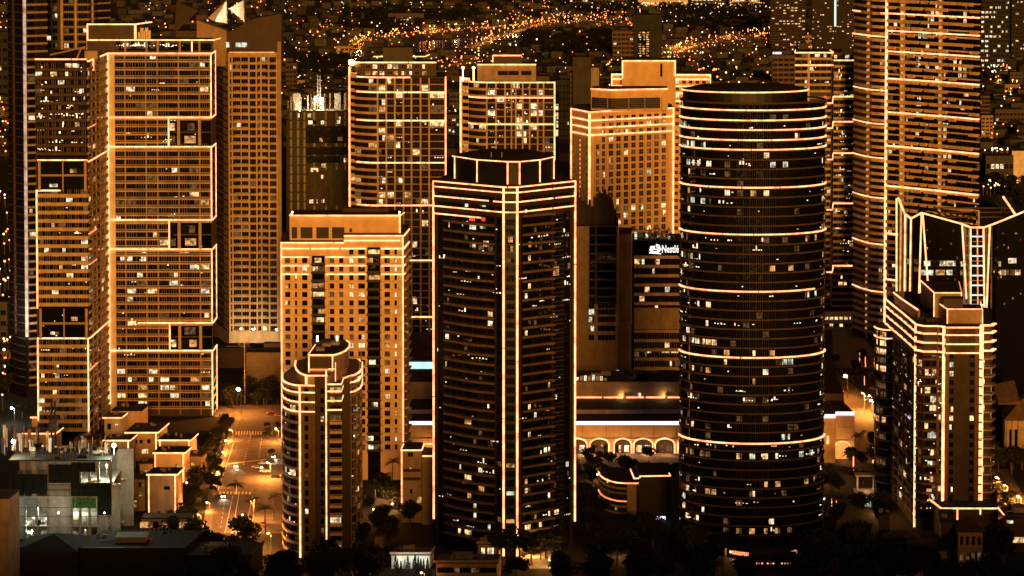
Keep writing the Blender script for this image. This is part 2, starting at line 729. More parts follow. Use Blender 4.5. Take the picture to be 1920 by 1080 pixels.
def pick(lit, warm=0.45, white=0.3, amber=0.2):
    """Material of one window: mostly dark, some rooms lit."""
    if random.random() > lit:
        return 'room_dim' if random.random() < 0.05 else 'dark_glass'
    r = random.random()
    if r < warm:
        return 'room_warm'
    if r < warm + white:
        return 'room_white'
    if r < warm + white + amber:
        return 'room_amber'
    return 'room_cool'


ORD = ('first second third fourth fifth sixth seventh eighth ninth tenth eleventh twelfth thirteenth fourteenth fifteenth sixteenth seventeenth '
       'eighteenth nineteenth twentieth').split()
ORD += ['twenty-' + w for w in ORD[:9]] + ['thirtieth'] + ['thirty-' + w for w in ORD[:9]]


def frange(a, b, s):
    out = []
    x = a
    while (x < b) if s > 0 else (x > b):
        out.append(x)
        x += s
    return out


# ------------------------------------------------------------------ ground, roads, water
def sheet(name, pts, z, mat, kind='structure'):
    mb = MB()
    n = len(pts)
    mb.v += [(p[0], p[1], z) for p in pts]
    mb.f.append(tuple(range(n)))
    mb.m.append(0)
    o = mb.obj(name, mat)
    o['kind'] = kind
    return o


def gp(*pp):
    return [tuple(gnd(px, py))[:2] for px, py in pp]


mb = MB()
xs = [-9000, -3000, -1500, -800, -400, -200, 0, 200, 400, 800, 1500, 3000, 9000]
ys = [-400, 600, 1000, 1200, 1400, 1700, 2200, 3000, 4500, 7000, 12000, 26000]
for i in range(len(xs) - 1):
    for j in range(len(ys) - 1):
        mb.quad((xs[i], ys[j], 0), (xs[i + 1], ys[j], 0), (xs[i + 1], ys[j + 1], 0), (xs[i], ys[j + 1], 0))
g = mb.obj('ground', 'earth')
g['kind'] = 'structure'

sheet('road', gp((396, 1000), (404, 925), (436, 828), (452, 782), (640, 782), (640, 868), (560, 905), (545, 1000)), .02, 'asphalt')
sheet('pavement', gp((378, 1000), (392, 920), (424, 826), (444, 770), (452, 782), (436, 828), (404, 925), (396, 1000)), .12, 'pavement')
sheet('cross_street', gp((402, 782), (402, 760), (640, 758), (640, 782)), .016, 'asphalt')
sheet('side_road', gp((1540, 690), (1562, 690), (1665, 775), (1665, 880), (1606, 860), (1560, 730)), .02, 'asphalt')
sheet('driveway', gp((1560, 610), (1600, 604), (1660, 690), (1562, 690)), .016, 'asphalt')
sheet('right_road', gp((1858, 880), (1890, 880), (1960, 1000), (1890, 975)), .02, 'asphalt')
sheet('plaza', gp((968, 1000), (1045, 1000), (1060, 1066), (975, 1066)), .02, 'pavement')
sheet('forecourt', gp((770, 846), (1280, 850), (1280, 880), (770, 880)), .02, 'pavement')
sheet('river', gp((560, 118), (640, 100), (740, 82), (900, 70), (1010, 58), (1010, 64), (905, 84), (760, 100), (660, 118)), .05, 'river_water')
# painted markings
def paint(pts, name='road_marking'):
    return sheet(name, gp(*pts), .026, 'road_paint')


for k in range(15):
    x = 441 + k * 5.2
    paint([(x, 815.5), (x + 2.9, 815.5), (x + 3.4, 808.5), (x + .6, 808.5)], 'crossing_stripe')
for k in range(9):
    x = 410 + k * 7
    paint([(x, 927), (x + 4, 927), (x + 5, 922), (x + 1.4, 922)], 'crossing_stripe')
paint([(408, 920), (409.3, 920), (439.4, 829), (438.4, 829)])
paint([(421, 1000), (422.4, 1000), (437, 930), (435.8, 930)])
paint([(434, 1000), (436, 1000), (449, 926), (447.4, 926)])
paint([(462, 985), (463, 985), (474, 930), (473, 930)])
paint([(425, 871), (500, 862), (500, 860.5), (426, 869)])
paint([(432, 845), (437, 829), (438, 829), (433.4, 845)])
for k in range(6):
    y0 = 885 + 0 * k
    x = 1893 + k * 6
    paint([(x, 905 + 11 * k), (x + 1, 905 + 11 * k), (x + 4, 911 + 11 * k), (x + 3, 911 + 11 * k)])
for k in range(7):
    t = k / 7
    x, y = 421 + 9 * t, 990 - 60 * t
    paint([(x - 8, y), (x - 7, y), (x - 6.2, y - 5), (x - 7.2, y - 5)])
for k in range(9):
    t = k / 9
    x, y = 485 + 6 * t, 858 - 42 * t
    paint([(x, y), (x + 1, y), (x + 1.6, y - 2.6), (x + .6, y - 2.6)])

# ------------------------------------------------------------------ the dark chamfered tower in the middle
def build_chamfer_tower():
    T = Tower('apartment_tower', 'dark glass tower with an octagonal crown and twin lines of light down its chamfered corner', 'tower', 955, 1145)
    Yf, Yl = 1122, 1143
    P = PX([(813, Yl), (945, Yf), (969, Yf), (1078, Yl)], 700)
    uL0, uC0, uC1, uR1 = P.u
    zr = zpy(351, Yf)
    back = [xy(1046, 1172, 700), xy(845, 1172, 700)]
    T.solid('wall', P.off(0) + back, 0, zr, ['black_frame', 'roof_dark'])
    step = 17.72 / (FPX / Yf)
    # chamfer: narrow strip of glass between the two lines
    zs = [zr - 8.2 - step * k for k in range(38)]
    zs = [z for z in zs if z > 4]
    # left face: bowed balconies with a hooked end
    base = [(832, 0.25), (846, 0.7), (858, 1.25), (872, 1.75), (886, 2.0), (900, 2.0), (908, 1.7), (914, 1.2), (928, 0.9)]
    BL = Path([tuple(P.at(P.ux(px, 700))[0] + P.at(P.ux(px, 700))[1] * w) for px, w in base])
    mb = MB()
    mb.band(BL, 0, BL.L, 0, 0.85, -2.2, 0)
    zL = [z for z in zs[2:]]
    T.repeat('balcony', mb, ['dark_slab'], zL)
    mb = MB()
    mb.band(BL, 0, BL.L, 1.55, 1.65, -0.12, -0.02)
    for k in range(17):
        p, n = BL.at(BL.L * k / 16)
        mb.bar((p.x - n.x * .08, p.y - n.y * .08, .85), (p.x - n.x * .08, p.y - n.y * .08, 1.6), .04)
    T.repeat('railing', mb, ['bronze_panel'], zL)
    base = [(979, 0.3), (992, 0.7), (1006, 1.1), (1018, 1.5), (1026, 2.1), (1031, 2.9), (1034, 2.3)]
    BR = Path([tuple(P.at(P.ux(px, 700))[0] + P.at(P.ux(px, 700))[1] * w) for px, w in base])
    mb = MB()
    mb.band(BR, 0, BR.L, 0, 0.85, -2.0, 0)
    T.repeat('balcony', mb, ['dark_slab'], zs[1:])
    base = [(1036, 0.3), (1054, 0.9)]
    BS = Path([tuple(P.at(P.ux(px, 700))[0] + P.at(P.ux(px, 700))[1] * w) for px, w in base])
    mb = MB()
    mb.band(BS, 0, BS.L, 0, 0.3, -1.0, 0)
    mb.band(BS, 0, BS.L, 1.5, 1.75, -1.0, 0)
    T.repeat('balcony', mb, ['dim_slab'], zs[1:])
    # vertical fins and piers
    for px, w in ((819, 1.2), (930, .5), (942, .5), (975, .6), (1035, .5), (1070, 1.2)):
        u = P.ux(px, 700)
        mb = MB()
        mb.band(P, max(0, u - w / 2), min(P.L, u + w / 2), 0, zr, 0.01, 0.35)
        T.part('pier', mb, ['bronze_panel'])
    # floor edges, dim
    mb = MB()
    mb.band(P, uL0 + .3, uC0 - .5, 0.1, 0.45, 0.0, 0.10)
    mb.band(P, uC1 + .5, uR1 - .3, 0.1, 0.45, 0.0, 0.10)
    T.repeat('floor_edge', mb, ['black_frame'], zs)
    # windows
    cols = [(839, 2.0, 2), (851, 1.3, 1), (862, 1.6, 1), (878, 3.4, 4), (891, 1.5, 1), (903, 3.0, 3), (920, 2.6, 2), (937, 2.0, 2),
            (986, 1.6, 1), (992, 1.5, 2), (1003, 1.5, 1), (1013, 1.6, 2), (1022, 1.8, 2), (1029, 1.2, 1), (1043, 2.6, 2), (1063, 1.6, 2)]
    for k, z in enumerate(zs):
        for px, w, nx in cols:
            lit = 0.025 + (0.06 if k > 24 else 0) + (0.14 if k > 28 and 870 < px < 925 else 0) + (.08 if px in (986, 992, 1029) else 0)
            m = pick(lit)
            T.win(P, P.ux(px, 700), z + .95, w, 2.1, m, nx, 1, 'black_frame', 0.12, first=m != 'dark_glass')
    for k, z in enumerate(zs):
        m = {5: 'room_dim', 6: 'room_dim', 28: 'room_amber', 31: 'room_cool', 34: 'room_amber', 36: 'room_warm', 37: 'room_white'}.get(k, 'dark_glass')
        T.win(P, (uC0 + uC1) / 2, z + .8, 3.2, 1.7 if m != 'dark_glass' else 2.3, m, 5, 1, 'black_frame', 0.1, first=m != 'dark_glass')
    T.sparkle(P, 90, 1.5, uC0 - 1, 8, zr - 14, .32)
    T.sparkle(P, 90, uC1 + 1, uR1 - 1.5, 8, zr - 14, .32)
    # lit and red rooms under the bands
    for px, py, w, h, m in ((878, 384, 3.2, 1.9, 'room_white'), (906, 383, 3.2, 1.9, 'room_white'), (886, 410, 2.8, 1.8, 'sign_red'), (907, 411, 2.0, 1.6, 'sign_red'),
                            (887, 425, 3.4, 2.2, 'room_white'), (906, 424, 3.2, 2.2, 'room_cool'), (841, 420, 1.6, 2.6, 'room_warm'), (868, 420, .9, 1.8, 'room_white'),
                            (887, 458, 3.2, 2.5, 'room_white'), (912, 457, 2.8, 2.5, 'room_warm'), (957, 449, 2.0, 2.4, 'room_amber'), (957, 466, 2.0, 2.4, 'room_amber'),
                            (993, 458, 1.6, 2.3, 'room_amber'), (1003, 458, 1.6, 2.3, 'room_amber'), (1042, 508, 3.2, 3.6, 'room_amber'), (1066, 498, 1.3, 2.2, 'room_amber')):
        u = P.ux(px, py)
        z = P.zx(px, py)
        T.win(P, u, z - h / 2, w, h, m, 3, 2, 'dark_panel', 0.16, first=True)
    T.flush(300)
    # parapet bands
    for py, a, b in ((351, None, None), (361, None, None), (379, None, None), (398, None, None)):
        z = zpy(py, Yf)
        gaps = {361: [(0, P.ux(921)), (P.ux(921) + .4, P.ux(1034)), (P.ux(1036), P.L)], 379: [(0, P.ux(917)), (P.ux(926), P.ux(1036)), (P.ux(1040), P.L)]}.get(py, [(0, P.ux(1034)), (P.ux(1036), P.L)])
        for u0, u1 in gaps:
            T.strip(P, u0, u1, z, w=.5)
        mb = MB()
        mb.band(P, 0, P.L, z - 1.9, z - .45, 0.0, .28)
        T.part('parapet', mb, ['bronze_panel'])
    T.strip(P, 0, P.ux(903), zpy(351, Yf) - 12.4, w=.5)
    for u, z0 in ((0, 10), (uC0, 0.5), (uC1, 0.5), (P.L, 9)):
        T.vstrip(P, u, z0, zr, w=.62)
    # the octagonal crown
    zc = zpy(302, 1131)
    C = PX([(850, 1152), (896, 1138), (952, 1131), (974, 1131), (1012, 1138), (1039, 1150)], 320)
    cb = [xy(1012, 1168, 320), xy(880, 1168, 320)]
    mb = MB()
    mb.prism(C.off(0) + cb, zr, zc, 0)
    T.part('crown', mb, ['dark_panel'])
    mb = MB()
    cc = Vector((sum(p.x for p in C.p) / 6, 1150))
    ring = [Vector(p) for p in C.off(.8)] + [Vector(p) for p in cb]
    for i in range(len(ring)):
        a, b = ring[i], ring[(i + 1) % len(ring)]
        ai, bi = cc.lerp(a, .55), cc.lerp(b, .55)
        mb.quad((a.x, a.y, zc + .05), (b.x, b.y, zc + .05), (bi.x, bi.y, zc + 1.7), (ai.x, ai.y, zc + 1.7))
        mb.tri((ai.x, ai.y, zc + 1.7), (bi.x, bi.y, zc + 1.7), (cc.x, cc.y, zc + 2.2))
    T.part('roof', mb, ['roof_dark'])
    T.strip(C, 0, C.L, zc - .2, w=.55)
    for px in (853, 895, 952, 974, 1012, 1038):
        T.vstrip(C, C.ux(px, 320), zr + .1, zc - .5, w=.3, h=T.sw * .95)
    for px in (921, 941):
        mb = MB()
        p = at(px, 279, 1135)
        mb.bar((p.x, p.y, zc + 1), (p.x, p.y, zc + 3), .25)
        T.part('mast', mb, ['steel'])
    return T


# ------------------------------------------------------------------ the dark oval tower
def build_oval_tower():
    T = Tower('apartment_tower', 'black oval tower ringed by evenly curved lines of light, tallest of the front row', 'tower', 1410, 1141)
    cx, cyy = xy(1410, 1141, 600)
    E = ellipse(cx, cyy, 27.6, 19.0, 60)
    zt = zpy(207, 1122) + .6
    pts = [tuple(p) for p in E.p[:-1]]
    T.solid('wall', pts, 0, zt, ['dark_glass', 'roof_dark'])
    fl = 17.86 / (FPX / 1122)
    z0 = zpy(353, 1122)
    zs = [z0 + fl * k for k in range(-38, 9)]
    zs = [z for z in zs if 5 < z < zt + 1]
    lit = {}
    for py in (208, 227, 245, 264, 282, 353, 441, 548, 672, 833):
        z = zpy(py, 1122)
        lit[min(range(len(zs)), key=lambda i: abs(zs[i] - z))] = z
    mb = MB()
    mb.band(E, 0, E.L, -.30, .30, -.05, .5)
    T.repeat('floor_band', mb, ['oval_slab'], [z for i, z in enumerate(zs) if i not in lit])
    half = E.L / 2
    for i, z in lit.items():
        mb = MB()
        mb.band(E, 0, E.L, z - .55, z + .1, -.05, .5)
        T.part('floor_band', mb, ['oval_slab'])
        T.strip(E, 0, half * (0.83 if abs(z - zpy(548, 1122)) < .1 else 1.0), z + .25, w=.75, w0=.1)
    # mullions
    for k in range(0, 31):
        u = half * (k + .02) / 30.05
        mb = MB()
        mb.band(E, max(0, u - .08), u + .08, 0, zt, .01, .16)
        T.part('mullion', mb, ['black_frame'])
    cells = 30
    manual = {}
    for px, py, m in ((1292, 268, 'room_cool'), (1302, 268, 'room_white'), (1316, 268, 'room_white'), (1291, 301, 'room_cool'), (1302, 301, 'room_white'), (1313, 302, 'room_warm'), (1328, 303, 'room_white'),
                      (1443, 287, 'room_warm'), (1447, 305, 'room_cool'), (1467, 305, 'room_cool'), (1362, 360, 'room_white'), (1413, 362, 'room_amber'), (1441, 361, 'room_warm'), (1278, 357, 'room_amber'), (1295, 358, 'room_amber'),
                      (1318, 376, 'room_cool'), (1512, 447, 'room_amber'), (1531, 444, 'room_amber'), (1449, 501, 'room_amber'), (1488, 500, 'room_amber'), (1307, 567, 'room_white'), (1334, 569, 'room_warm'),
                      (1510, 553, 'room_cool'), (1532, 547, 'room_cool'), (1333, 608, 'room_warm'), (1285, 634, 'room_warm'), (1296, 637, 'room_white'), (1308, 640, 'room_white'), (1334, 643, 'room_warm'), (1325, 642, 'room_warm'),
                      (1406, 664, 'room_warm'), (1445, 664, 'room_amber'), (1358, 662, 'room_amber'), (1358, 680, 'room_warm'), (1439, 699, 'room_white'), (1333, 697, 'room_amber'), (1465, 680, 'room_cool'), (1486, 678, 'room_cool'),
                      (1382, 857, 'room_warm'), (1409, 858, 'room_cool'), (1438, 857, 'room_warm'), (1463, 856, 'room_white'), (1506, 850, 'room_cool'), (1520, 848, 'room_cool'), (1533, 845, 'room_white'), (1485, 822, 'room_white'), (1468, 823, 'room_cool'),
                      (1436, 911, 'room_amber'), (1463, 910, 'room_amber'), (1406, 929, 'room_warm'), (1325, 923, 'room_amber'), (1334, 924, 'room_amber'), (1303, 918, 'room_amber'), (1290, 912, 'room_warm'),
                      (1356, 998, 'room_dim'), (1382, 999, 'room_amber'), (1408, 1000, 'room_amber'), (1438, 1000, 'room_amber'), (1462, 999, 'room_amber'), (1484, 998, 'room_dim'), (1508, 905, 'room_amber'), (1528, 898, 'room_amber'),
                      (1290, 845, 'room_amber'), (1302, 850, 'room_amber'), (1312, 852, 'room_amber'), (1325, 855, 'room_dim')):
        u = E.ux(px, py)
        ci = min(cells - 1, int(u / half * cells))
        z = E.zx(px, py)
        fi = max([i for i in range(len(zs)) if zs[i] <= z] or [0])
        manual[(fi, ci)] = m
    for i, z in enumerate(zs):
        for c in range(cells):
            m = manual.get((i, c))
            if m is None:
                side = c < 6 or c > 26
                m = pick(0.04 if side else 0.012, .5, .3, .1)
            u = half * (c + .5) / cells
            w = half / cells
            dx = abs(E.at(u)[1].x)
            T.win(E, u, z + .55, w * .9, 2.3, m, 3, 1, 'black_frame', .10, first=m != 'dark_glass')
    T.flush(300)
    T.sparkle(E, 170, .5, half - .5, zs[0], zt - 3, .18, fl, 1.7)
    T.sparkle(E, 70, .5, half * .2, zs[0], zt - 3, .18, fl, 1.2)
    T.sparkle(E, 60, half * .87, half - .4, zs[0], zt - 20, .18, fl, 1.4)
    # crown
    kx, ky = xy(1397, 1141, 200)
    K = ellipse(kx, ky, 23.9, 15.5, 48)
    zk = zpy(172, 1141 - 15.5)
    T.solid('crown', [tuple(p) for p in K.p[:-1]], zt - 1, zk, ['black_frame', 'roof_dark'])
    mb = MB()
    n = len(K.p) - 1
    for i in range(n):
        a, b = K.p[i], K.p[i + 1]
        c = Vector((kx, ky))
        a2, b2 = c.lerp(a, .75), c.lerp(b, .75)
        mb.quad((a.x, a.y, zk), (b.x, b.y, zk), (b2.x, b2.y, zk + 1.3), (a2.x, a2.y, zk + 1.3))
        mb.tri((a2.x, a2.y, zk + 1.3), (b2.x, b2.y, zk + 1.3), (c.x, c.y, zk + 1.5))
    T.part('roof', mb, ['roof_dark'])
    T.strip(K, 0, K.L / 2, zk - .3, w=.6)
    mb = MB()
    mb.band(E, 0, E.L, zpy(194, 1122) - .4, zpy(194, 1122) + .3, -.3, .4)
    T.part('floor_band', mb, ['dim_slab'])
    Q = ellipse(cx, cyy, 27.0, 18.4, 60)
    # lobby canopy
    lx, ly = xy(1430, 1120, 1035)
    L = ellipse(lx, ly, 13, 8, 40)
    T.solid('canopy', [tuple(p) for p in L.p[:-1]], 3.4, 4.2, ['dim_slab'])
    T.strip(L, L.L * .06, L.L * .46, 3.3, mat='strip_soft', h=1.3)
    return T


# ------------------------------------------------------------------ the tall stepped tower at left, wrapped in bracket-shaped lines of light
def build_bracket_tower():
    T = Tower('apartment_tower', 'tall angled tower with bracket shaped lines of light stepping down its broad face', 'tower', 240, 1400)
    Ya, Yb = 1350, 1402
    A = PX([(68, Ya), (165, Ya)], 400)
    B = Path([A.p[1], xy(203, Yb, 400)])
    C = Path([B.p[1], xy(398, Yb, 400)])
    D = Path([C.p[1], xy(405, Yb + 16, 400)])
    bk = [xy(398, Yb + 30, 400), xy(100, Yb + 30, 400)]
    ztop = zpy(100, Yb)
    fl = 15.28 / (FPX / Yb)
    front = [A.p[0], A.p[1], B.p[1], C.p[1]]
    zA = zpy(111, Ya)
    T.solid('wall', [tuple(p) for p in front] + bk, 0, ztop - .2, ['dim_slab', 'roof_dark'])
    zline = {k: zpy(k, Yb) for k in (100, 220, 275, 412, 467, 605, 657)}
    rec = [(275, 220), (467, 412), (657, 605)]        # two-storey recesses (lower, upper line)
    zs = [ztop - fl * (k + 1) for k in range(60)]
    zs = [z for z in zs if z > 2]

    def in_rec(z):
        return any(zline[a] - .6 < z + 1 < zline[b] - .6 for a, b in rec)
    # broad face: thin paired slabs and rows of windows
    uP = C.ux(218)
    uR = C.ux(318)
    mb = MB()
    mb.band(C, uP, C.L, -.38, .26, 0, .5)
    mb.band(C, uP, C.L, .78, 1.04, 0, .3)
    mr = MB()
    mr.band(C, uP, uR, -.38, .26, 0, .5)
    mr.band(C, uP, uR, .78, 1.04, 0, .3)
    T.repeat('floor_band', mb, ['beige_concrete'], [z for z in zs if not in_rec(z)])
    T.repeat('floor_band', mr, ['beige_concrete'], [z for z in zs if in_rec(z)])
    mb = MB()
    mb.band(C, 0.3, uP - .1, 0, ztop - .6, 0, .22)
    T.part('corner_pier', mb, ['pale_concrete'])  # paler concrete paints in the glow of the nearby strip
    cols = [(226.5, 3.9), (247, 4.2), (266, 4.2), (286.5, 4.2), (308, 4.1), (326, 4.1), (347, 4.4), (365, 4.4), (385, 3.9)]
    for px, w in cols:
        pass
    for px in (236.5, 275.5, 297, 337, 376):
        u = C.ux(px)
        for z0, z1 in ((1, zline[657]), (zline[605], zline[467]), (zline[412], zline[275]), (zline[220], ztop)):
            mb = MB()
            mb.band(C, u - .3, u + .3, z0, z1, 0, .42)
            T.part('pier', mb, ['tan_concrete'])
        if px < 318:
            for a, b in rec:
                mb = MB()
                mb.band(C, u - .3, u + .3, zline[a], zline[b], 0, .42)
                T.part('pier', mb, ['tan_concrete'])
    for z in zs:
        py = project((C.p[0].x, Yb, z))[1]
        for px, w in cols:
            if in_rec(z) and px > 318:
                continue
            lit = .05 + (.12 if 430 < py < 580 else 0) + (.30 if py > 700 else 0) + (.10 if px > 380 else 0)
            m = pick(lit, .35, .5, .12)
            T.win(C, C.ux(px), z + 1.08, w, fl - 1.48, m, 4, 1, 'black_frame', .04, first=m != 'dark_glass')
    # recesses: dark deep loggias with round columns and a garden slab
    for a, b in rec:
        z0, z1 = zline[a], zline[b]
        mb = MB()
        mb.band(C, uR + .6, C.L - .3, z0 + .2, z1 - .2, .03, .06)
        T.part('loggia_glass', mb, ['dark_glass'])
        mb = MB()
        mb.band(C, uR + 2, C.L + 0, (z0 + z1) / 2 - .3, (z0 + z1) / 2 + .3, 0.1, 1.1)
        T.part('garden_slab', mb, ['dim_slab'])
        for px in (337, 376):
            p, n = C.at(C.ux(px))
            mb = MB()
            q = p + n * .9
            mb.bar((q.x, q.y, z0 + .3), (q.x, q.y, z1 - .3), .75, 0, 10)
            T.part('column', mb, ['beige_concrete'])
        T.vstrip(C, uR, z0 + .4, z1 - .4, w=.9)
        for px, py, m in ((325, 240 if b == 220 else 0, 'room_warm'), (358, 0, 'room_amber'), (325, 0, 'room_dim'), (356, 1, 'room_dim')):
            T.win(C, C.ux(px), z0 + (1.6 if py == 0 else 7.6), 2.6 if px == 325 else 5.4, 3.6, m, 2, 2, 'black_frame', .12, first=True)
    # brackets: horizontal lines, and right-hand ends
    for py, x0 in ((100, 203), (220, 203), (275, 203), (412, 203), (467, 203), (605, 258), (657, 203)):
        T.strip(C, C.ux(x0), C.L, zline[py], w=.95)
        mb = MB()
        mb.band(C, C.ux(max(x0, 218)), C.L, zline[py] - 1.3, zline[py] - .5, 0, .8)
        T.part('cornice', mb, ['beige_concrete'])
    zb = 0.5
    for top, low in ((100, 220), (275, 412), (467, 605), (657, None)):
        z1 = zline[top]
        z0 = zline[low] if low else zb
        T.vstrip(C, C.L, z0, z1, w=.95, h=T.sw * .9)
        mb = MB()
        mb.band(D, 0, D.L, z0, z1, -1.0, .0)
        T.part('side_wall', mb, ['tan_concrete'])
        T.vstrip(D, D.L, z0, z1, w=.3, h=T.sw * 1.1)
        T.strip(D, 0, D.L, z1, w=.4)
        if low:
            T.strip(D, 0, D.L, z0, w=.4)
        mbw = MB()
        for z in frange(z0 + 1.5, z1 - 2, fl):
            mbw.band(D, 2, D.L - 2, z, z + 2, 0, .05)
        T.part('side_glass', mbw, ['dark_glass'])
    T.vstrip(C, 0, 6, ztop, w=.9)
    # middle face, almost edge-on
    mb = MB()
    mb.band(B, .5, B.L - .5, -.55, .75, 0, .45)
    T.repeat('floor_band', mb, ['beige_concrete'], zs)
    for k in range(1, 5):
        u = B.L * k / 5
        mb = MB()
        mb.band(B, u - .6, u + .6, 0, ztop - .6, 0, .42)
        T.part('pier', mb, ['tan_concrete'])
    for z in zs:
        for k in range(5):
            m = pick(.07, .7, .1, .2)
            T.win(B, B.L * (k + .5) / 5, z + .8, B.L / 5 * .72, fl - 1.5, m, 5, 1, 'black_frame', .05, first=m != 'dark_glass')
    for py in (100, 281, 600):
        T.strip(B, 0, B.L, zpy(py, Yb), w=.8, h=T.sw * .9)
    for py in (412, 467, 220, 657):
        T.strip(B, 0, B.L * .35, zpy(py, Yb), mat='strip_soft', w=.8, h=.5)
    # left wing, darker glass
    zsA = [z for z in zs]
    zA1, zA2, zA3, zA4 = zpy(300, Ya), zpy(357, Ya), zpy(578, Ya), zpy(634, Ya)

    def gap(z):
        return zA2 - .5 < z < zA1 - 1 or zA4 - .5 < z < zA3 - 1
    mb = MB()
    mb.band(A, 0.4, A.L, 0, ztop - .3, -.02, .06)
    T.part('wing_glass', mb, ['dark_glass'])
    mb = MB()
    mb.band(A, .5, A.L, -.55, .75, 0, .55)
    T.repeat('floor_band', mb, ['oval_slab'], [z for z in zsA if z > zA1 + 1])
    mb = MB()
    mb.band(A, 0, A.L, -.75, .85, 0, .6)
    T.repeat('floor_band', mb, ['beige_concrete'], [z for z in zsA if z < zA2 and not gap(z)])
    for z in zsA:
        if gap(z):
            continue
        py = project((A.p[0].x, Ya, z))[1]
        for k in range(7):
            lit = .10 if py < 300 else (.16 if 440 < py < 530 else .05)
            m = pick(lit, .4, .3, .2)
            T.win(A, A.L * (k + .5) / 7, z + .9, A.L / 7 * .93, fl - 1.75, m, 4, 1, 'black_steel' if py < 350 else 'tan_concrete', .08, first=m != 'dark_glass')
    for z0, z1 in ((zA2, zA1), (zA4, zA3)):
        mb = MB()
        mb.band(A, 1, A.L, (z0 + z1) / 2 - .4, (z0 + z1) / 2 + .5, 0, 1.0)
        T.part('garden_slab', mb, ['tan_concrete'])
        for px in (76, 162, 120):
            p, n = A.at(A.ux(px))
            q = p + n * .9
            mb = MB()
            mb.bar((q.x, q.y, z0), (q.x, q.y, z1), .65 if px != 120 else .3, 0, 8)
            T.part('column', mb, ['beige_concrete'])
        T.win(A, A.ux(143), (z0 + z1) / 2 + 1, 5, 2, 'room_amber', 4, 1, 'black_frame', .1, True)
        T.win(A, A.ux(102), z0 + 1.5, 4, 1.6, 'room_white', 3, 1, 'black_frame', .1, True)
    T.sparkle(A, 110, .5, A.L - 1, zA1 + 2, zA - 4, .25)
    T.sparkle(A, 40, .5, A.L - 1, 12, zA2, .25)
    T.sparkle(C, 70, uP, C.L - 1, 12, ztop - 4, .25)
    T.strip(A, 0, A.L, zA, w=.9)
    T.strip(A, A.ux(72), A.L, zA1, w=1.0)
    T.strip(A, 0, A.ux(115), zA2, w=1.0)
    T.strip(A, 0, A.L, zA4, w=1.0)
    T.vstrip(A, 0, zA3, zA2, w=1.0)
    T.vstrip(A, 0, 8, zA4, w=1.0)
    T.vstrip(A, A.L, 1, zA4, w=1.0)
    T.vstrip(B, 14, zpy(133, 1362), zpy(107, 1362), w=.7)
    T.flush(300)
    # penthouse
    Q = PX([(163, Yb + 4), (402, Yb + 4)], 90)
    z1, z2 = zpy(75, Yb + 4), zpy(45, Yb + 8)
    T.solid('penthouse', [xy(163, Yb + 4, 90), xy(400, Yb + 4, 90), xy(398, Yb + 22, 90), xy(170, Yb + 22, 90)], ztop - .3, z1, ['bronze_panel', 'roof_dark'])
    mb = MB()
    mb.band(Q, Q.ux(217, 90), Q.ux(396, 90), ztop + 1, z1 - 1.6, 0, .06)
    T.part('penthouse_glass', mb, ['dark_glass'])
    for k in range(11):
        T.win(Q, Q.ux(222 + 9.2 * k, 90), ztop + 2.0, 2.1, 3.6, 'room_dim' if k % 3 else 'dark_glass', 2, 1, 'black_frame', .1)
    T.flush(300)
    T.sparkle(Q, 60, Q.ux(219, 90), Q.ux(345, 90), ztop + 2.6, z1 - 2.2, .25)
    for px in (235, 275, 296, 337, 374):
        u = Q.ux(px, 90)
        mb = MB()
        mb.band(Q, u - .5, u + .5, ztop, z1 - .5, 0, .4)
        T.part('pier', mb, ['tan_concrete'])
    T.strip(Q, 0, Q.L, z1, w=.8)
    T.line([(Q.p[1].x, Q.p[1].y, z1), (Q.p[1].x + 1.6, Q.p[1].y + 14, z1)])
    T.vstrip(Q, Q.ux(360, 90), ztop + .6, z1 - .6, w=.9)
    R = PX([(163, Yb + 6), (253, Yb + 6), (283, Yb + 24)], 60)
    T.solid('plant_room', [tuple(p) for p in R.p[:2]] + [xy(253, Yb + 20, 60), xy(163, Yb + 20, 60)], z1 - .3, z2, ['bronze_panel', 'roof_dark'])
    T.strip(R, 0, R.L, z2, w=.7)
    T.vstrip(R, 0, ztop, z2, w=.7)
    T.vstrip(R, R.u[1], z1, z2, w=.7)
    for k in range(5):
        p = at(262 + 4.5 * k, 62, Yb + 10)
        mb = MB()
        mb.box(p.x - .7, p.x + .7, p.y - 1, p.y + 1, z1, z1 + random.uniform(2, 5.5))
        T.part('roof_unit', mb, ['pale_concrete'])
    p = at(135, 103, Ya + 14)
    mb = MB()
    mb.bar((p.x - 10, p.y, zA + 1), (p.x + 6, p.y + 2, zA + 4.5), .5)
    mb.bar((p.x + 2, p.y, zA - 1), (p.x + 4, p.y + 1, zA + 4), .5)
    mb.box(p.x + 6, p.x + 12, p.y - 2, p.y + 5, zA - 1, zA + 3)
    T.part('roof_crane', mb, ['tan_concrete'])
    return T


build_chamfer_tower()
build_oval_tower()
build_bracket_tower()


def generic_grid(T, P, cols, zs, h, lit, nx=2, nz=1, frame='dark_panel', out=.05, warm=.5, white=.25, sill=.6, dim=None):
    for z in zs:
        for px, w in cols:
            m = pick(lit(px, z) if callable(lit) else lit, warm, white, .2)
            if m == 'dark_glass' and dim:
                m = dim
            T.win(P, P.ux(px), z + sill, w, h, m, nx, nz, frame, out, first=m not in ('dark_glass', 'bronze_glass'))


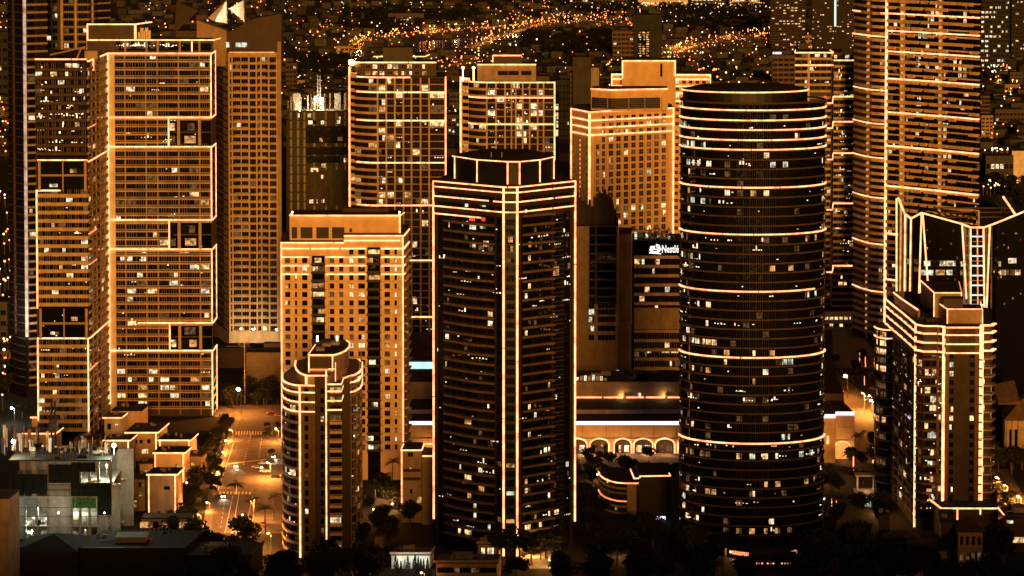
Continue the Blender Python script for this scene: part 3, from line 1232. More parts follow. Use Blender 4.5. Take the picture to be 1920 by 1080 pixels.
# ------------------------------------------------------------------ the orange slab with stacked balconies
def build_orange_tower():
    T = Tower('apartment_tower', 'orange lit stucco apartment tower with two columns of dark balconies and a flat penthouse', 'tower', 645, 1280)
    Y = 1260
    P = PX([(527, Y), (757, Y)], 650)
    R = Path([P.p[1], xy(767, Y + 22, 650)])
    L = Path([xy(524, Y + 20, 650), P.p[0]])
    zt = zpy(455, Y)
    zr = zpy(441, Y)
    bk = [xy(766, Y + 36, 650), xy(530, Y + 36, 650)]
    T.solid('wall', [tuple(P.p[0]), tuple(P.p[1]), tuple(R.p[1])] + bk, 0, zt, ['orange_stucco', 'roof_brown'])
    m = P.ux(645)
    pm, _ = P.at(m)
    T.solid('upper_wall', [tuple(pm), tuple(P.p[1] + Vector((0, 0.01))), tuple(R.p[1]), bk[0], (pm.x, Y + 36)], zt - .01, zr, ['orange_stucco', 'roof_brown'])
    fl = 16.13 / (FPX / Y)
    z0 = zpy(472, Y) - 1.0
    zs = [z0 - fl * k for k in range(27)]
    zs = [z for z in zs if z > 12]
    cols = [(539.5, 2.2, 2), (555, 0.9, 1), (571.5, 2.2, 2), (621, 2.6, 3), (640, 1.7, 2), (659, 1.8, 2), (678, 2.8, 3), (726, 2.3, 3), (742, 1.0, 1)]
    for k, z in enumerate(zs):
        for px, w, nx in cols:
            if k == 0 and px < 650:
                continue
            mt = pick(.16, .5, .25, .15)
            if mt == 'dark_glass' and random.random() < .22:
                mt = 'room_dim'
            T.win(P, P.ux(px), z - .2, w, 2.2, mt, nx, 1, 'bronze_panel', .03, first=True)
    # balconies: deep dark recess, slab, railing
    for pa, pb, k0 in ((585, 609, 1), (689, 713, 0)):
        ua, ub = P.ux(pa), P.ux(pb)
        mb = MB()
        mb.band(P, ua, ub, 0, zs[k0] + 2.9, .0, .05)
        T.part('balcony_glass', mb, ['dark_glass'])
        mb = MB()
        mb.band(P, ua - .4, ub + .4, -.9, -.55, 0, 1.5)
        mb.band(P, ua - .1, ub + .1, -.55, .25, 1.3, 1.4)
        mb.band(P, ua - .1, ua, -.55, .25, 0, 1.4)
        mb.band(P, ub, ub + .1, -.55, .25, 0, 1.4)
        T.repeat('balcony', mb, ['dark_panel'], zs[k0:])
        for z in zs[k0:]:
            mt = pick(.42 if pa < 600 else .28, .6, .2, .2)
            if mt != 'dark_glass':
                T.win(P, (ua + ub) / 2 + random.uniform(-.3, .3), z - .3, (ub - ua) * random.choice((.9, .9, .55)), 2.4, mt, 4, 1, 'bronze_panel', .1, first=True)
    # faint pilasters and the seam between the two halves
    for px in (528.5, 645.5, 755.5, 600 + 17, 612 + 40):
        u = min(P.L - .35, max(.35, P.ux(px)))
        mb = MB()
        mb.band(P, u - .3, u + .3, 0, zt - .6, 0, .14)
        T.part('pilaster', mb, ['orange_stucco'])
    mb = MB()
    mb.band(P, 0, P.L, -.12, .12, 0, .10)
    T.repeat('floor_seam', mb, ['beige_concrete'], [z - .65 for z in zs])
    for z in zs:
        T.win(R, R.L * .28, z - .2, 2.2, 2.1, pick(.1), 2, 1, 'bronze_panel', .03, True)
        T.win(R, R.L * .72, z - .2, 3.6, 2.1, pick(.1), 2, 1, 'bronze_panel', .03, True)
    mb = MB()
    mb.band(R, 1, R.L - .5, -.9, -.5, 0, 1.3)
    T.repeat('balcony', mb, ['orange_stucco'], zs)
    T.flush(300)
    # lines of light
    for py in (466, 482, 498, 514):
        z = zpy(py, Y)
        cuts = [(0, P.ux(580)), (P.ux(611), P.ux(686)), (P.ux(715), P.L)]
        if py == 466:
            cuts = [(0, P.ux(580)), (P.ux(584), P.ux(636)), (P.ux(640), P.ux(686)), (P.ux(715), P.L)]
        for a, b in cuts:
            T.strip(P, a, b, z, w=.5)
        T.strip(R, 0, R.L, z, w=.5)
    T.strip(P, 0, m, zt, w=.6)
    T.strip(P, m, P.L, zr - .2, w=.6)
    T.strip(P, m, P.L - 1.5, zpy(451, Y), w=.5)
    T.strip(R, 0, R.L, zr - .2, w=.5)
    T.vstrip(P, 0, 18, zt, w=.6)
    T.vstrip(P, P.L, 12, zr, w=.6)
    # penthouse
    S = PX([(543, Y + 8), (751, Y + 8)], 430)
    zp = zpy(404, Y + 8)
    T.solid('penthouse', [tuple(S.p[0]), tuple(S.p[1]), (S.p[1].x, Y + 27), (S.p[0].x, Y + 27)], zt - .1, zp, ['orange_stucco', 'roof_dark'])
    T.strip(S, -0.0, S.L, zp, w=.7)
    T.line([(S.p[0].x, S.p[0].y, zp), (S.p[0].x + .6, S.p[0].y + 12, zp)])
    T.line([(S.p[1].x, S.p[1].y, zp), (S.p[1].x + 1.2, S.p[1].y + 10, zp)])
    T.vstrip(S, S.L, zr, zp, w=.6)
    for a, b in ((547, 557), (563.5, 586), (593, 616.5), (622.5, 646)):
        mb = MB()
        mb.band(S, S.ux(a, 430), S.ux(b, 430), zt + .8, zpy(426, Y + 8), 0.01, .06)
        T.part('opening', mb, ['dark_panel'])
    mb = MB()
    mb.band(S, S.ux(655, 430), S.ux(660, 430), zr + .2, zpy(428, Y + 8), 0.01, .06)
    T.part('opening', mb, ['dark_panel'])
    for pa in (560, 590, 620, 649):
        u = S.ux(pa, 430)
        mb = MB()
        mb.band(S, u - .3, u + .3, zt + .2, zpy(424, Y + 8), 0, .3)
        T.part('pier', mb, ['orange_stucco'])
    for px in (548, 749):
        p = at(px, 395, Y + 10)
        mb = MB()
        mb.ball((p.x, p.y, zp + 1.2), .4)
        mb.bar((p.x, p.y, zp - .5), (p.x, p.y, zp + 1), .2)
        T.part('roof_lamp', mb, ['bulb_warm'])
    p = at(668, 388, Y + 20)
    mb = MB()
    mb.box(p.x - 6, p.x + 14, p.y, p.y + 5, zp - .2, zp + 1.6)
    T.part('roof_unit', mb, ['roof_brown'])
    return T


# ------------------------------------------------------------------ the small rounded tower in front
def build_round_tower():
    T = Tower('apartment_tower', 'short rounded tower with stacked curved terraces and a D shaped roof lit along every edge', 'tower', 604, 1135)
    Y = 1118
    out = PX([(531.5, Y + 26), (530.5, Y + 16), (533, Y + 9), (540, Y + 4.5), (549, Y + 1.4), (557, Y), (562, Y - .4), (590, Y - 1), (613, Y - 1.5)], 760)
    zl = zpy(722, Y)
    ring = [tuple(p) for p in out.p]
    right = PX([(614, Y - 1.5), (641, Y - 1.2)], 760)
    rc = PX([(657, Y + 16), (663, Y + 17), (672, Y + 23), (677, Y + 31), (677.5, Y + 44), (670, Y + 52)], 760)
    zrr = zpy(718, Y)
    core = ring + [tuple(right.p[0]), tuple(right.p[1]), xy(641, Y + 9, 760), xy(656, Y + 9, 760)] + [tuple(p) for p in rc.p] + [xy(640, Y + 55, 760), xy(548, Y + 42, 760)]
    T.solid('wall', core, 0, zl - .3, ['bronze_panel', 'roof_tan'])
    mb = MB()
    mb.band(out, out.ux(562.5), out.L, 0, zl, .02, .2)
    T.part('front_wall', mb, ['brown_slab'])  # darker brown puts the front row's shade into the wall colour
    mb = MB()
    mb.band(out, out.ux(590), out.L, 0, zl + 3.5, .15, .32)
    T.part('front_panel', mb, ['oval_slab'])
    fl = 17.7 / (FPX / Y)
    zs = [zl - fl * (k + 1) for k in range(30)]
    zs = [z for z in zs if z > 0]
    uL = out.ux(562)
    # left curve
    mb = MB()
    mb.band(out, 0, uL, -.5, .45, -.1, .5)
    T.repeat('balcony', mb, ['tan_concrete'], [z for z in zs[3:]])
    for k in range(9):
        u = uL * (k + .2) / 8.6
        mb = MB()
        mb.band(out, u, u + .25, 0, zl - 1, 0, .25)
        T.part('mullion', mb, ['dim_slab'])
    for z in zs:
        for k in range(8):
            mt = pick(.12, .4, .4, .1)
            T.win(out, uL * (k + .62) / 8.6, z + .6, uL / 8.6 * .85, 2.3, mt, 2, 1, 'dim_slab', .08, first=mt != 'dark_glass')
        for px in (574, 604):
            mt = pick(.13, .3, .6, .1)
            T.win(out, out.ux(px), z + .5, 1.4, 2.1, mt, 1, 1, 'bronze_panel', .38 if px > 590 else .25, True)
    # right bay with slabs
    mb = MB()
    mb.band(right, .8, right.L, -.5, .5, 0, .6)
    mb.band(right, .8, right.L, .9, 1.1, .4, .5)
    T.repeat('balcony', mb, ['orange_stucco'], zs[3:])
    for z in zs:
        mt = pick(.22, .2, .1, .7)
        T.win(right, right.L * .55, z + .6, 4.2, 2.4, mt, 5, 1, 'bronze_panel', .05, True)
    # right curve
    for k in range(8):
        u = rc.L * k / 7.4
        mb = MB()
        mb.band(rc, u, u + .3, 0, zrr + 4 * (k > 1), 0, .3)
        T.part('mullion', mb, ['tan_concrete'])
    mb = MB()
    mb.band(rc, 0, rc.L, -.3, .35, -.1, .4)
    T.repeat('floor_band', mb, ['tan_concrete'], zs)
    for z in zs:
        for k in range(7):
            mt = pick(.18, .4, .4, .2)
            T.win(rc, rc.L * (k + .52) / 7.4, z + .6, rc.L / 7.4 * .7, 2.3, mt, 2, 1, 'tan_concrete', .08, first=mt != 'dark_glass')
    T.flush(300)
    T.sparkle(out, 40, .3, uL, 5, zl - 8, .3)
    T.sparkle(rc, 40, .3, rc.L - .5, 20, zrr - 8, .3)
    # lit terrace edges at left
    for k, py in enumerate((722, 735, 753, 771)):
        z = zpy(py, Y)
        T.strip(out, 0, uL, z, w=.7, gaps=False)
        T.strip(out, uL, out.ux(590), z, w=.55, gaps=False)
        mb = MB()
        mb.band(out, 0, uL, z - 1.5, z - .4, -.1, .45)
        T.part('parapet', mb, ['tan_concrete'])
        T.strip(right, 0, right.L, zpy((719, 732, 750, 767)[k], Y), w=.8, gaps=False)
    zc = zpy(690, Y + 17)
    rup = Path([rc.p[0]] + [p for p in rc.p])if False else rc
    hts = [zrr, zrr - 2.6, zrr - 6.3]
    T.solid('right_terrace', [xy(641, Y + 14, 760), xy(657, Y + 16, 760)] + [tuple(p) for p in rc.p] + [xy(640, Y + 54, 760)], zl - .31, zrr + .1, ['tan_concrete', 'roof_tan'])
    for z in hts:
        T.strip(rc, 0, rc.L, z, w=.7, gaps=False)
        a, b = rc.p[0], right.p[1]
        T.line([(a.x, a.y - .3, z), (a.x - .2, a.y - 6, z), (b.x, a.y - 6.5, z), (b.x, b.y, z)] if z < zrr - 1 else [(a.x, a.y - .3, z), (b.x, a.y - 6.5, z), (b.x, b.y, z)])
    T.vstrip(out, uL, 1, zl, w=.7)
    T.vstrip(out, out.L, 0.4, zpy(693, Y), w=.75)
    # middle terrace
    Y2 = Y + 2
    mid = PX([(556, Y + 34), (554.5, Y + 24), (557, Y + 15), (563, Y + 8), (570, Y + 4), (576, Y2), (616, Y2)], 690)
    zm = zpy(704, Y2)
    T.solid('middle_terrace', [tuple(p) for p in mid.p] + [xy(625, Y + 8, 690), xy(650, Y + 20, 690), xy(655, Y + 40, 690), xy(600, Y + 50, 690)], zl - .29, zm, ['tan_concrete', 'roof_tan'])
    T.strip(mid, 0, mid.ux(614, 690), zm, w=.6, gaps=False)
    u = mid.ux(575.5, 700)
    T.vstrip(mid, u, zl, zm, w=.7)
    p = at(627, 690, Y + 1)
    T.line([at(616, 692, Y), at(629, 692, Y), at(629, 715, Y)])
    T.line([at(629, 680, Y + 4), at(629, 692, Y + 1)])
    # drum with its D shaped roof
    dr = PX([(578, Y + 9), (625, Y + 9), (637, Y + 13), (647, Y + 19), (654, Y + 28), (654, Y + 37), (646, Y + 44), (628, Y + 48), (600, Y + 46), (590, Y + 40)], 660)
    zd = zpy(665.5, Y + 9)
    T.solid('drum', [tuple(p) for p in dr.p], zm - .1, zd, ['tan_concrete', 'roof_dark'])
    T.strip(dr, 0, dr.u[4], zd, w=.55, gaps=False)
    T.strip(dr, dr.u[4], dr.u[5] + 5, zd, w=.55, gaps=False)
    T.vstrip(dr, 0, zm, zd, w=.5)
    T.vstrip(dr, dr.ux(623.5, 670), zm + .5, zd, w=.5)
    T.strip(dr, 0, dr.ux(624, 690), zm + 1, w=.3, h=.5, mat='strip_soft')
    a = dr.p[0]
    T.line([(a.x, a.y, zd), (a.x + 1.2, a.y + 24, zd)])
    mb = MB()
    mb.band(dr, dr.ux(580, 690), dr.ux(622, 690), zm + 1.6, zd - .8, 0.01, .1)
    T.part('drum_panel', mb, ['bronze_panel'])
    for px, py in ((595, 632), (632, 631)):
        p = at(px, py, Y + 40)
        mb = MB()
        mb.bar((p.x, p.y, zd), (p.x, p.y, zd + 2.2), .45)
        T.part('roof_lamp', mb, ['bulb_warm'])
    for px, Yo in ((600, Y + 20), (612, Y + 30), (628, Y + 33)):
        p = xy(px, Yo, 650)
        mb = MB()
        mb.box(p[0] - 1.5, p[0] + 1.8, p[1] - 2, p[1] + 2, zd - .1, zd + 1.1)
        T.part('roof_unit', mb, ['steel'])
    return T


# ------------------------------------------------------------------ two bronze grid towers behind
def build_grid_tower(label, px0, px1, Y, pier, bal, piers, rows, y_top, curve, lines, vlines, step, base_py, extra):
    T = Tower('apartment_tower', label, 'tower', (px0 + px1) / 2, Y + 20, 'bronze grid towers behind the front row')
    P = PX([(px0, Y + 12), (pier, Y + 8), (pier + .6, Y + 6)] + [(pier + (bal - pier) * t, Y + 6 - 6 * math.sin(t * math.pi / 2)) for t in (.25, .5, .75, 1)] + [(px1, Y)], 300)
    zt = zpy(y_top, Y)
    T.solid('wall', [tuple(p) for p in P.p] + [xy(px1 - 4, Y + 38, 300), xy(px0 + 4, Y + 44, 300)], 0, zt, ['bronze_panel', 'roof_dark'])
    fl = step / (FPX / Y)
    zb = zpy(base_py, Y)
    zs = [z for z in [zt - fl * (k + 1) for k in range(60)] if z > zb]
    up, ub = P.ux(pier), P.ux(bal)
    mb = MB()
    mb.band(P, 0, up, 0, zt + 1, 0, .35)
    T.part('corner_pier', mb, ['orange_stucco'])
    mb = MB()
    mb.band(P, up + .5, ub, -.75, .55, -.1, .55)
    T.repeat('balcony', mb, ['beige_concrete'], zs)
    mb = MB()
    mb.band(P, ub, P.L, -.22, .3, 0, .3)
    T.repeat('floor_band', mb, ['tan_concrete'], zs)
    for px in piers:
        u = min(P.L - .45, P.ux(px))
        mb = MB()
        mb.band(P, u - .42, u + .42, zb, zt - .3, 0, .5)
        T.part('pier', mb, ['beige_concrete'])
    for z in zs:
        T.win(P, up * .55, z + 1, up * .6, 2.0, pick(.12), 2, 1, 'bronze_panel', .37, True)
        nb = 3
        for k in range(nb):
            m = pick(.10, .4, .1, .4)
            T.win(P, up + .6 + (ub - up - .6) * (k + .5) / nb, z + .6, (ub - up) / nb * .92, fl - 1.3, m if m != 'dark_glass' else 'bronze_glass', 4, 1, 'bronze_panel', .06, first=m != 'dark_glass')
        for a, b in zip(piers, piers[1:]):
            ua, uz = P.ux(a), P.ux(b)
            m = pick(.16 if z > zt - 5 * fl else .12, .5, .25, .2)
            T.win(P, (ua + uz) / 2, z + .42, (uz - ua) - .95, fl - .75, m if m != 'dark_glass' else 'bronze_glass', 3, 2, 'bronze_panel', .08, first=m != 'dark_glass')
    T.flush(300)
    T.sparkle(P, 120, ub, P.L - 1, zb, zt - 3, .2)
    for py, a, b in lines:
        T.strip(P, P.ux(a), P.ux(b), zpy(py, Y), w=.85)
    for px, a, b in vlines:
        T.vstrip(P, P.ux(px), zpy(b, Y), zpy(a, Y), w=.9)
    extra(T, P, zt, Y)
    return T


def tower_g():
    def extra(T, P, zt, Y):
        S = PX([(665, Y + 12), (676, Y + 8), (818, Y + 8)], 130)
        z1 = zpy(117, Y + 8)
        T.solid('penthouse', [tuple(p) for p in S.p] + [xy(818, Y + 30, 130), xy(670, Y + 30, 130)], zt - .1, z1, ['bronze_panel', 'roof_dark'])
        T.strip(S, 0, S.L, z1, w=.9)
        for k, px in enumerate((690, 703, 716, 731, 742, 757, 768, 782, 796)):
            T.win(S, S.ux(px, 130), zpy(131, Y), 2.6, 2.4, ('bronze_glass', 'room_warm', 'bronze_glass', 'room_warm', 'room_white')[k % 5], 2, 1, 'tan_concrete', .1, True)
            T.win(S, S.ux(px, 130), zpy(143, Y), 2.6, 2.2, ('room_amber', 'room_warm', 'room_white', 'bronze_glass')[k % 4], 2, 1, 'tan_concrete', .1, True)
        T.flush(300)
        z2 = zpy(89, Y + 16)
        a, b = xy(718, Y + 16, 100), xy(774, Y + 16, 100)
        T.solid('plant_room', [a, b, xy(772, Y + 28, 100), xy(720, Y + 28, 100)], z1, z2, ['bronze_panel', 'roof_dark'])
        for a, b in ((700, 720), (773, 797), (797, 806)):
            T.line([at(a, 106, Y + 18), at(b, 106 - (4 if b == 806 else 0), Y + 18)])
        mb = MB()
        p = at(659, 117, Y + 12)
        mb.bar((p.x, p.y, zt), (p.x, p.y, p.z - 1), .25)
        mb.ball((p.x, p.y, p.z), 1.6, 1)
        T.part('flood_lamp', mb, ['steel', 'sodium'])
        T.strip(P, 0, P.ux(670), zt + 1.6, w=.5, mat='strip_soft', h=.5)
    return build_grid_tower('bronze grid tower with a rooftop floodlight and lit two storey penthouse', 656, 837, 1600, 669, 708,
                            [709, 725, 741, 757, 772, 789, 805, 835], 38, 145, None,
                            [(145, 671, 770), (173, 671, 837), (226, 671, 837), (305, 671, 837), (385, 671, 837), (488, 768, 837), (594, 768, 837)],
                            [(657, 128, 392), (837, 143, 332)], 13.45, 640, extra)


def tower_h():
    def extra(T, P, zt, Y):
        S = PX([(895, Y + 8), (1005, Y + 8)], 130)
        z1 = zpy(121, Y + 8)
        T.solid('penthouse', [tuple(p) for p in S.p] + [xy(1003, Y + 30, 130), xy(897, Y + 30, 130)], zt - .1, z1, ['tan_concrete', 'roof_dark'])
        T.strip(S, 0, S.L, z1, w=.8)
        for px in (943, 963, 987):
            T.win(S, S.ux(px, 130), zpy(141, Y + 8), 5.6, 2.4, 'bronze_glass', 3, 1, 'bronze_panel', .1, True)
        T.flush(300)
        a, b = xy(924, Y + 14, 100), xy(978, Y + 14, 100)
        z2 = zpy(104, Y + 14)
        T.solid('plant_room', [a, b, xy(977, Y + 26, 100), xy(925, Y + 26, 100)], z1, z2, ['bronze_panel', 'roof_dark'])
        T.strip(Path([a, b]), 0, (Vector(b) - Vector(a)).length, z2, w=.6)
        T.line([at(924, 117, Y + 14), at(924, 104, Y + 14)])
        T.solid('side_room', [xy(1006, Y + 8, 145), xy(1030, Y + 8, 145), xy(1030, Y + 24, 145), xy(1006, Y + 24, 145)], zt - .1, zpy(143, Y + 8), ['bronze_panel', 'roof_dark'])
        for px in (868, 888):
            mb = MB()
            p = at(px, 127, Y + 8)
            mb.bar((p.x, p.y, zt), (p.x, p.y, p.z), .4)
            mb.ball((p.x, p.y, p.z), .8, 0)
            T.part('roof_lamp', mb, ['bulb_warm'])
        T.strip(P, 0, P.ux(881), zpy(147, Y + 10), w=.7)
    return build_grid_tower('bronze grid tower behind the octagonal crown with a stepped dark plant room on top', 864, 1041, 1630, 882, 912,
                            [913, 930, 947, 959, 967, 980, 993, 1008, 1019, 1039], 38, 154, None,
                            [(154.5, 880, 1041), (183, 880, 1041), (233, 880, 1041)],
                            [(865, 147, 290), (1041, 154, 300)], 13.0, 300, extra)


# ------------------------------------------------------------------ the orange hotel block with its rear wing
def build_hotel():
    T = Tower('hotel_tower', 'bright orange hotel block with a dense window grid and banded top', 'tower', 1180, 1690)
    Ya, Yb, Yc = 1682, 1660, 1686
    P = PX([(1071, Ya), (1105, Yb), (1263, Yc)], 320)
    zt = zpy(210, Yb)
    T.solid('wall', [tuple(p) for p in P.p] + [xy(1258, 1715, 320), xy(1080, 1712, 320)], 0, zt, ['orange_stucco', 'roof_brown'])
    u1 = P.u[1]
    fl = 13.2 / (FPX / 1670)
    zs = [z for z in [zt - 5.2 - fl * k for k in range(30)] if z > zpy(600, 1660)]
    cols = [1120, 1131, 1145, 1159, 1173, 1187, 1201.5, 1216, 1230, 1243.5]
    for k, z in enumerate(zs):
        for i, px in enumerate(cols):
            if k < 4 and i < 1:
                continue
            m = pick(.13, .5, .3, .1)
            if m == 'dark_glass':
                m = random.choice(('bronze_glass', 'bronze_glass', 'dark_glass', 'room_dim'))
            T.win(P, P.ux(px), z - .3, 2.9 if i > 1 else 2.0, 2.9, m, 2, 2, 'beige_concrete', .05, first=m.startswith('room'))
        for t, w in ((.12, .7), (.86, .7)):
            T.win(P, u1 * t, z + .6, w, 1.3, 'dark_glass', 1, 1, 'bronze_panel', .05)
    for px in [1113.5, 1138] + [(a + b) / 2 for a, b in zip(cols[2:], cols[3:])] + [1251]:
        u = P.ux(px)
        mb = MB()
        mb.band(P, u - .45, u + .45, 0, zpy(256, Yb), 0, .4)
        T.part('pier', mb, ['orange_stucco'])
    mb = MB()
    mb.band(P, P.ux(1138), P.ux(1250), -.95, -.6, 0, .3)
    T.repeat('floor_band', mb, ['orange_stucco'], zs)
    T.flush(300)
    for py in (210, 226, 240, 253.5):
        T.strip(P, 0, P.L, zpy(py, Yb), w=.6)
    for px in (1071, 1105, 1263):
        T.vstrip(P, P.ux(px), 40, zt, w=.6)
    z = zpy(256, Yb)
    mb = MB()
    for k in range(34):
        mb.band(P, u1 * .5 - .3, u1 * .5 + .3, z - 4 - 2.6 * k, z - 2.6 - 2.6 * k, 0, .3)
    T.part('light_strip', mb, ['strip_soft'])
    # penthouse with louvres
    S = PX([(1108, Yb + 14), (1146, Yb + 6), (1252, Yb + 14)], 185)
    z1 = zpy(168, Yb + 8)
    T.solid('penthouse', [tuple(p) for p in S.p] + [xy(1250, Yb + 34, 185), xy(1112, Yb + 34, 185)], zt - .1, z1, ['orange_stucco', 'roof_brown'])
    mb = MB()
    zl0, zl1 = zt + 1.0, zpy(184, Yb + 8)
    mb.band(S, .5, S.ux(1237), zl0, zl1, 0, .1)
    T.part('louvre_bay', mb, ['dark_panel'])
    mb = MB()
    mb.band(S, .5, S.ux(1237), 0, .14, .1, .3)
    T.repeat('louvre', mb, ['tan_concrete'], frange(zl0 + .6, zl1, 1.1))
    for px in (1139, 1178, 1208, 1240):
        u = S.ux(px)
        mb = MB()
        mb.band(S, u - .25, u + .25, zt, zl1, .02, .45)
        T.part('pier', mb, ['tan_concrete'])
    T.strip(S, 0, S.L, z1, w=.5)
    # rear wing
    Y2 = 1755
    W = PX([(1146, Y2 + 4), (1333, Y2)], 160)
    zw = zpy(140, Y2)
    T.solid('rear_wall', [tuple(p) for p in W.p] + [xy(1330, Y2 + 30, 160), xy(1150, Y2 + 30, 160)], 0, zw, ['orange_stucco', 'roof_brown'])
    for py in (140.5, 149, 162):
        T.strip(W, W.ux(1237, 160), W.L, zpy(py, Y2), w=.5, h=.9)
        T.strip(W, 0, W.ux(1168, 160), zpy(py, Y2), w=.5, h=.9)
    for py in (175, 190):
        T.strip(W, W.ux(1252, 160), W.ux(1300, 160), zpy(py, Y2), w=.5, h=.9)
    T.vstrip(W, 0, zpy(165, Y2), zw, w=.5)
    T.vstrip(W, W.L, zpy(165, Y2), zw, w=.5)
    for r in range(12):
        for px in frange(1240, 1332, 12.5):
            m = pick(.14)
            T.win(W, W.ux(px + 5, 160), zpy(157 + 13.1 * r, Y2), 2.2, 2.1, m if m != 'dark_glass' else 'bronze_glass', 2, 2, 'tan_concrete', .05, True)
    for r in range(24):
        for px in (1266, 1269.5):
            T.win(W, W.ux(px, 300), zpy(314 + 13.1 * r, Y2), 1.3, 2.1, 'bronze_glass', 1, 2, 'tan_concrete', .05, True)
    T.flush(300)
    B = PX([(1166, Y2 - 6), (1267, Y2 - 6)], 140)
    zb = zpy(114, Y2 - 6)
    T.solid('lift_tower', [tuple(p) for p in B.p] + [xy(1266, Y2 + 22, 140), xy(1168, Y2 + 22, 140)], zpy(220, Y2), zb, ['orange_stucco', 'roof_brown'])
    T.strip(B, 0, B.L, zb, w=.5)
    T.vstrip(B, .1, zpy(145, Y2), zb, w=.5)
    T.vstrip(B, B.L, zpy(142, Y2), zb, w=.5)
    mb = MB()
    mb.band(B, B.ux(1238, 130), B.ux(1242, 130), zpy(142, Y2), zpy(118, Y2), 0, .05)
    T.part('stair_window', mb, ['dark_glass'])
    return T


build_orange_tower()
build_round_tower()
tower_g()
tower_h()
build_hotel()


# ------------------------------------------------------------------ the beige tower with sails on its roof
def build_sail_tower():
    T = Tower('apartment_tower', 'unlit beige tower with triangular white sails on its roof and a white lit base', 'tower', 480, 1615)
    Y = 1600
    P = PX([(404, Y + 34), (430, Y), (528, Y)], 350)
    zt = zpy(98, Y)
    T.solid('wall', [tuple(p) for p in P.p] + [xy(526, Y + 34, 350), xy(410, Y + 40, 350)], 0, zt, ['beige_concrete', 'roof_dark'])
    u1 = P.u[1]
    fl = 13.75 / (FPX / Y)
    zs = [z for z in [zt - 2 - fl * (k + 1) for k in range(50)] if z > 5]
    mb = MB()
    mb.band(P, u1 + .3, P.L - 4.2, -.55, .35, 0, .45)
    T.repeat('floor_band', mb, ['beige_concrete'], zs)
    mb = MB()
    mb.band(P, u1 + 3.0, u1 + 10.0, .35, 1.1, .3, .42)
    T.repeat('balcony_wall', mb, ['tan_concrete'], zs)
    mb = MB()
    mb.band(P, P.ux(486), P.ux(500), .35, 1.1, .3, .42)
    T.repeat('balcony_wall', mb, ['tan_concrete'], zs)
    for px in (431.5, 437, 468.5, 482.5, 491, 505.5, 521):
        u = P.ux(px)
        mb = MB()
        mb.band(P, u - .4, u + .4, 0, zt - .2, 0, .5)
        T.part('pier', mb, ['beige_concrete'])
    mb = MB()
    mb.band(P, P.L - 2.0, P.L, 0, zpy(78, Y), .0, .6)
    T.part('corner_pier', mb, ['tan_concrete'])
    cols = [(434.3, 1.1, 1), (445.5, 4.1, 4), (460.5, 3.6, 3), (475.5, 3.2, 3), (486.7, 2.1, 2), (498.3, 3.3, 3), (513, 3.6, 4)]
    for k, z in enumerate(zs):
        for px, w, nx in cols:
            m = pick(.006 if k > 3 else .05, .3, .6, .1)
            if m == 'dark_glass':
                m = random.choice(('bronze_glass', 'bronze_glass', 'dark_glass'))
            T.win(P, P.ux(px), z + .5 + (.55 if px in (445.5, 460.5) and k % 2 else 0), w, 2.75 - (.55 if k % 2 and px in (445.5, 460.5) else 0), m, nx, 1, 'brown_slab', .06, first=m.startswith('room'))
        T.win(P, u1 * .35, z + .6, u1 * .5, 2.2, 'bronze_glass' if random.random() > .08 else 'room_dim', 4, 1, 'bronze_panel', .05)
    mb = MB()
    mb.band(P, .5, u1 - .5, -.4, .3, 0, .3)
    T.repeat('side_band', mb, ['dim_slab'], zs)
    T.flush(300)
    T.strip(P, u1 + .5, P.ux(516), zt, mat='strip_soft', w=.7, h=.5)
    # crown walls: two pieces whose tops slope, and the sails
    Yc = Y + 6
    a, b, c, d, e = [xy(px, Yc, 70) for px in (369, 388, 425, 478, 528)]
    mb = MB()
    def slab(p, q, zp_, zq, depth=12.0, zb=zt - 8):
        mb2 = MB()
        mb2.prism([p, q, (q[0], q[1] + depth), (p[0], p[1] + depth)], zb, [zp_, zq, zq, zp_])
        return mb2
    T.part('crown_wall', slab(a, c, zpy(38, Yc), zpy(58, Yc)), ['tan_concrete'])
    T.part('crown_wall', slab((c[0] + .1, c[1] + 1), d, zpy(62, Yc), zpy(34, Yc)), ['bronze_panel'])
    T.part('crown_wall', slab((d[0] + .1, d[1]), e, zpy(34, Yc), zpy(26, Yc)), ['bronze_panel'])
    mb = MB()
    for py in (46, 55, 64, 73, 82):
        p = Path([(d[0], d[1]), e])
        mb.band(p, .5, p.L - .5, zpy(py, Yc), zpy(py, Yc) + .25, .03, .12)
    for k in range(9):
        p = Path([(d[0], d[1]), e])
        mb.band(p, 1 + k * 1.6, 1.2 + k * 1.6, zt, zpy(34, Yc), .03, .16)
    T.part('crown_grille', mb, ['dim_slab'])
    for q, w, h in ((442, 10, 2.4), (424, 3, 2.8), (446, 7, 1.4)):
        pp = at(q, 84, Yc - .2)
        mb = MB()
        mb.box(pp.x, pp.x + w * .6, pp.y - .3, pp.y, pp.z - h / 2, pp.z + h / 2)
        T.part('lit_opening', mb, ['room_cool'])
    def sail(pts, mat):
        mb2 = MB()
        v = [at(px, py, Yv) for px, py, Yv in pts]
        n = (v[1] - v[0]).cross(v[2] - v[0]).normalized() * .15
        k = len(mb2.v)
        mb2.v += [tuple(p + n) for p in v] + [tuple(p - n) for p in v]
        mb2.f += [(0, 1, 2), (5, 4, 3), (0, 3, 4, 1), (1, 4, 5, 2), (2, 5, 3, 0)]
        mb2.m += [0] * 5
        return T.part('sail', mb2, [mat])
    sail([(424, 2, Yc + 4), (403, 40, Yc + 2), (426, 44, Yc + 8)], 'white_paint')
    sail([(424, 2, Yc + 4), (390, 34, Yc + 8), (403, 40, Yc + 2)], 'pale_concrete')
    sail([(457, 0, Yc + 6), (428, 16, Yc + 2), (458, 41, Yc + 8)], 'white_paint')
    sail([(331, 2, Yc + 22), (327, 62, Yc + 24), (372, 20, Yc + 22)], 'bronze_panel')
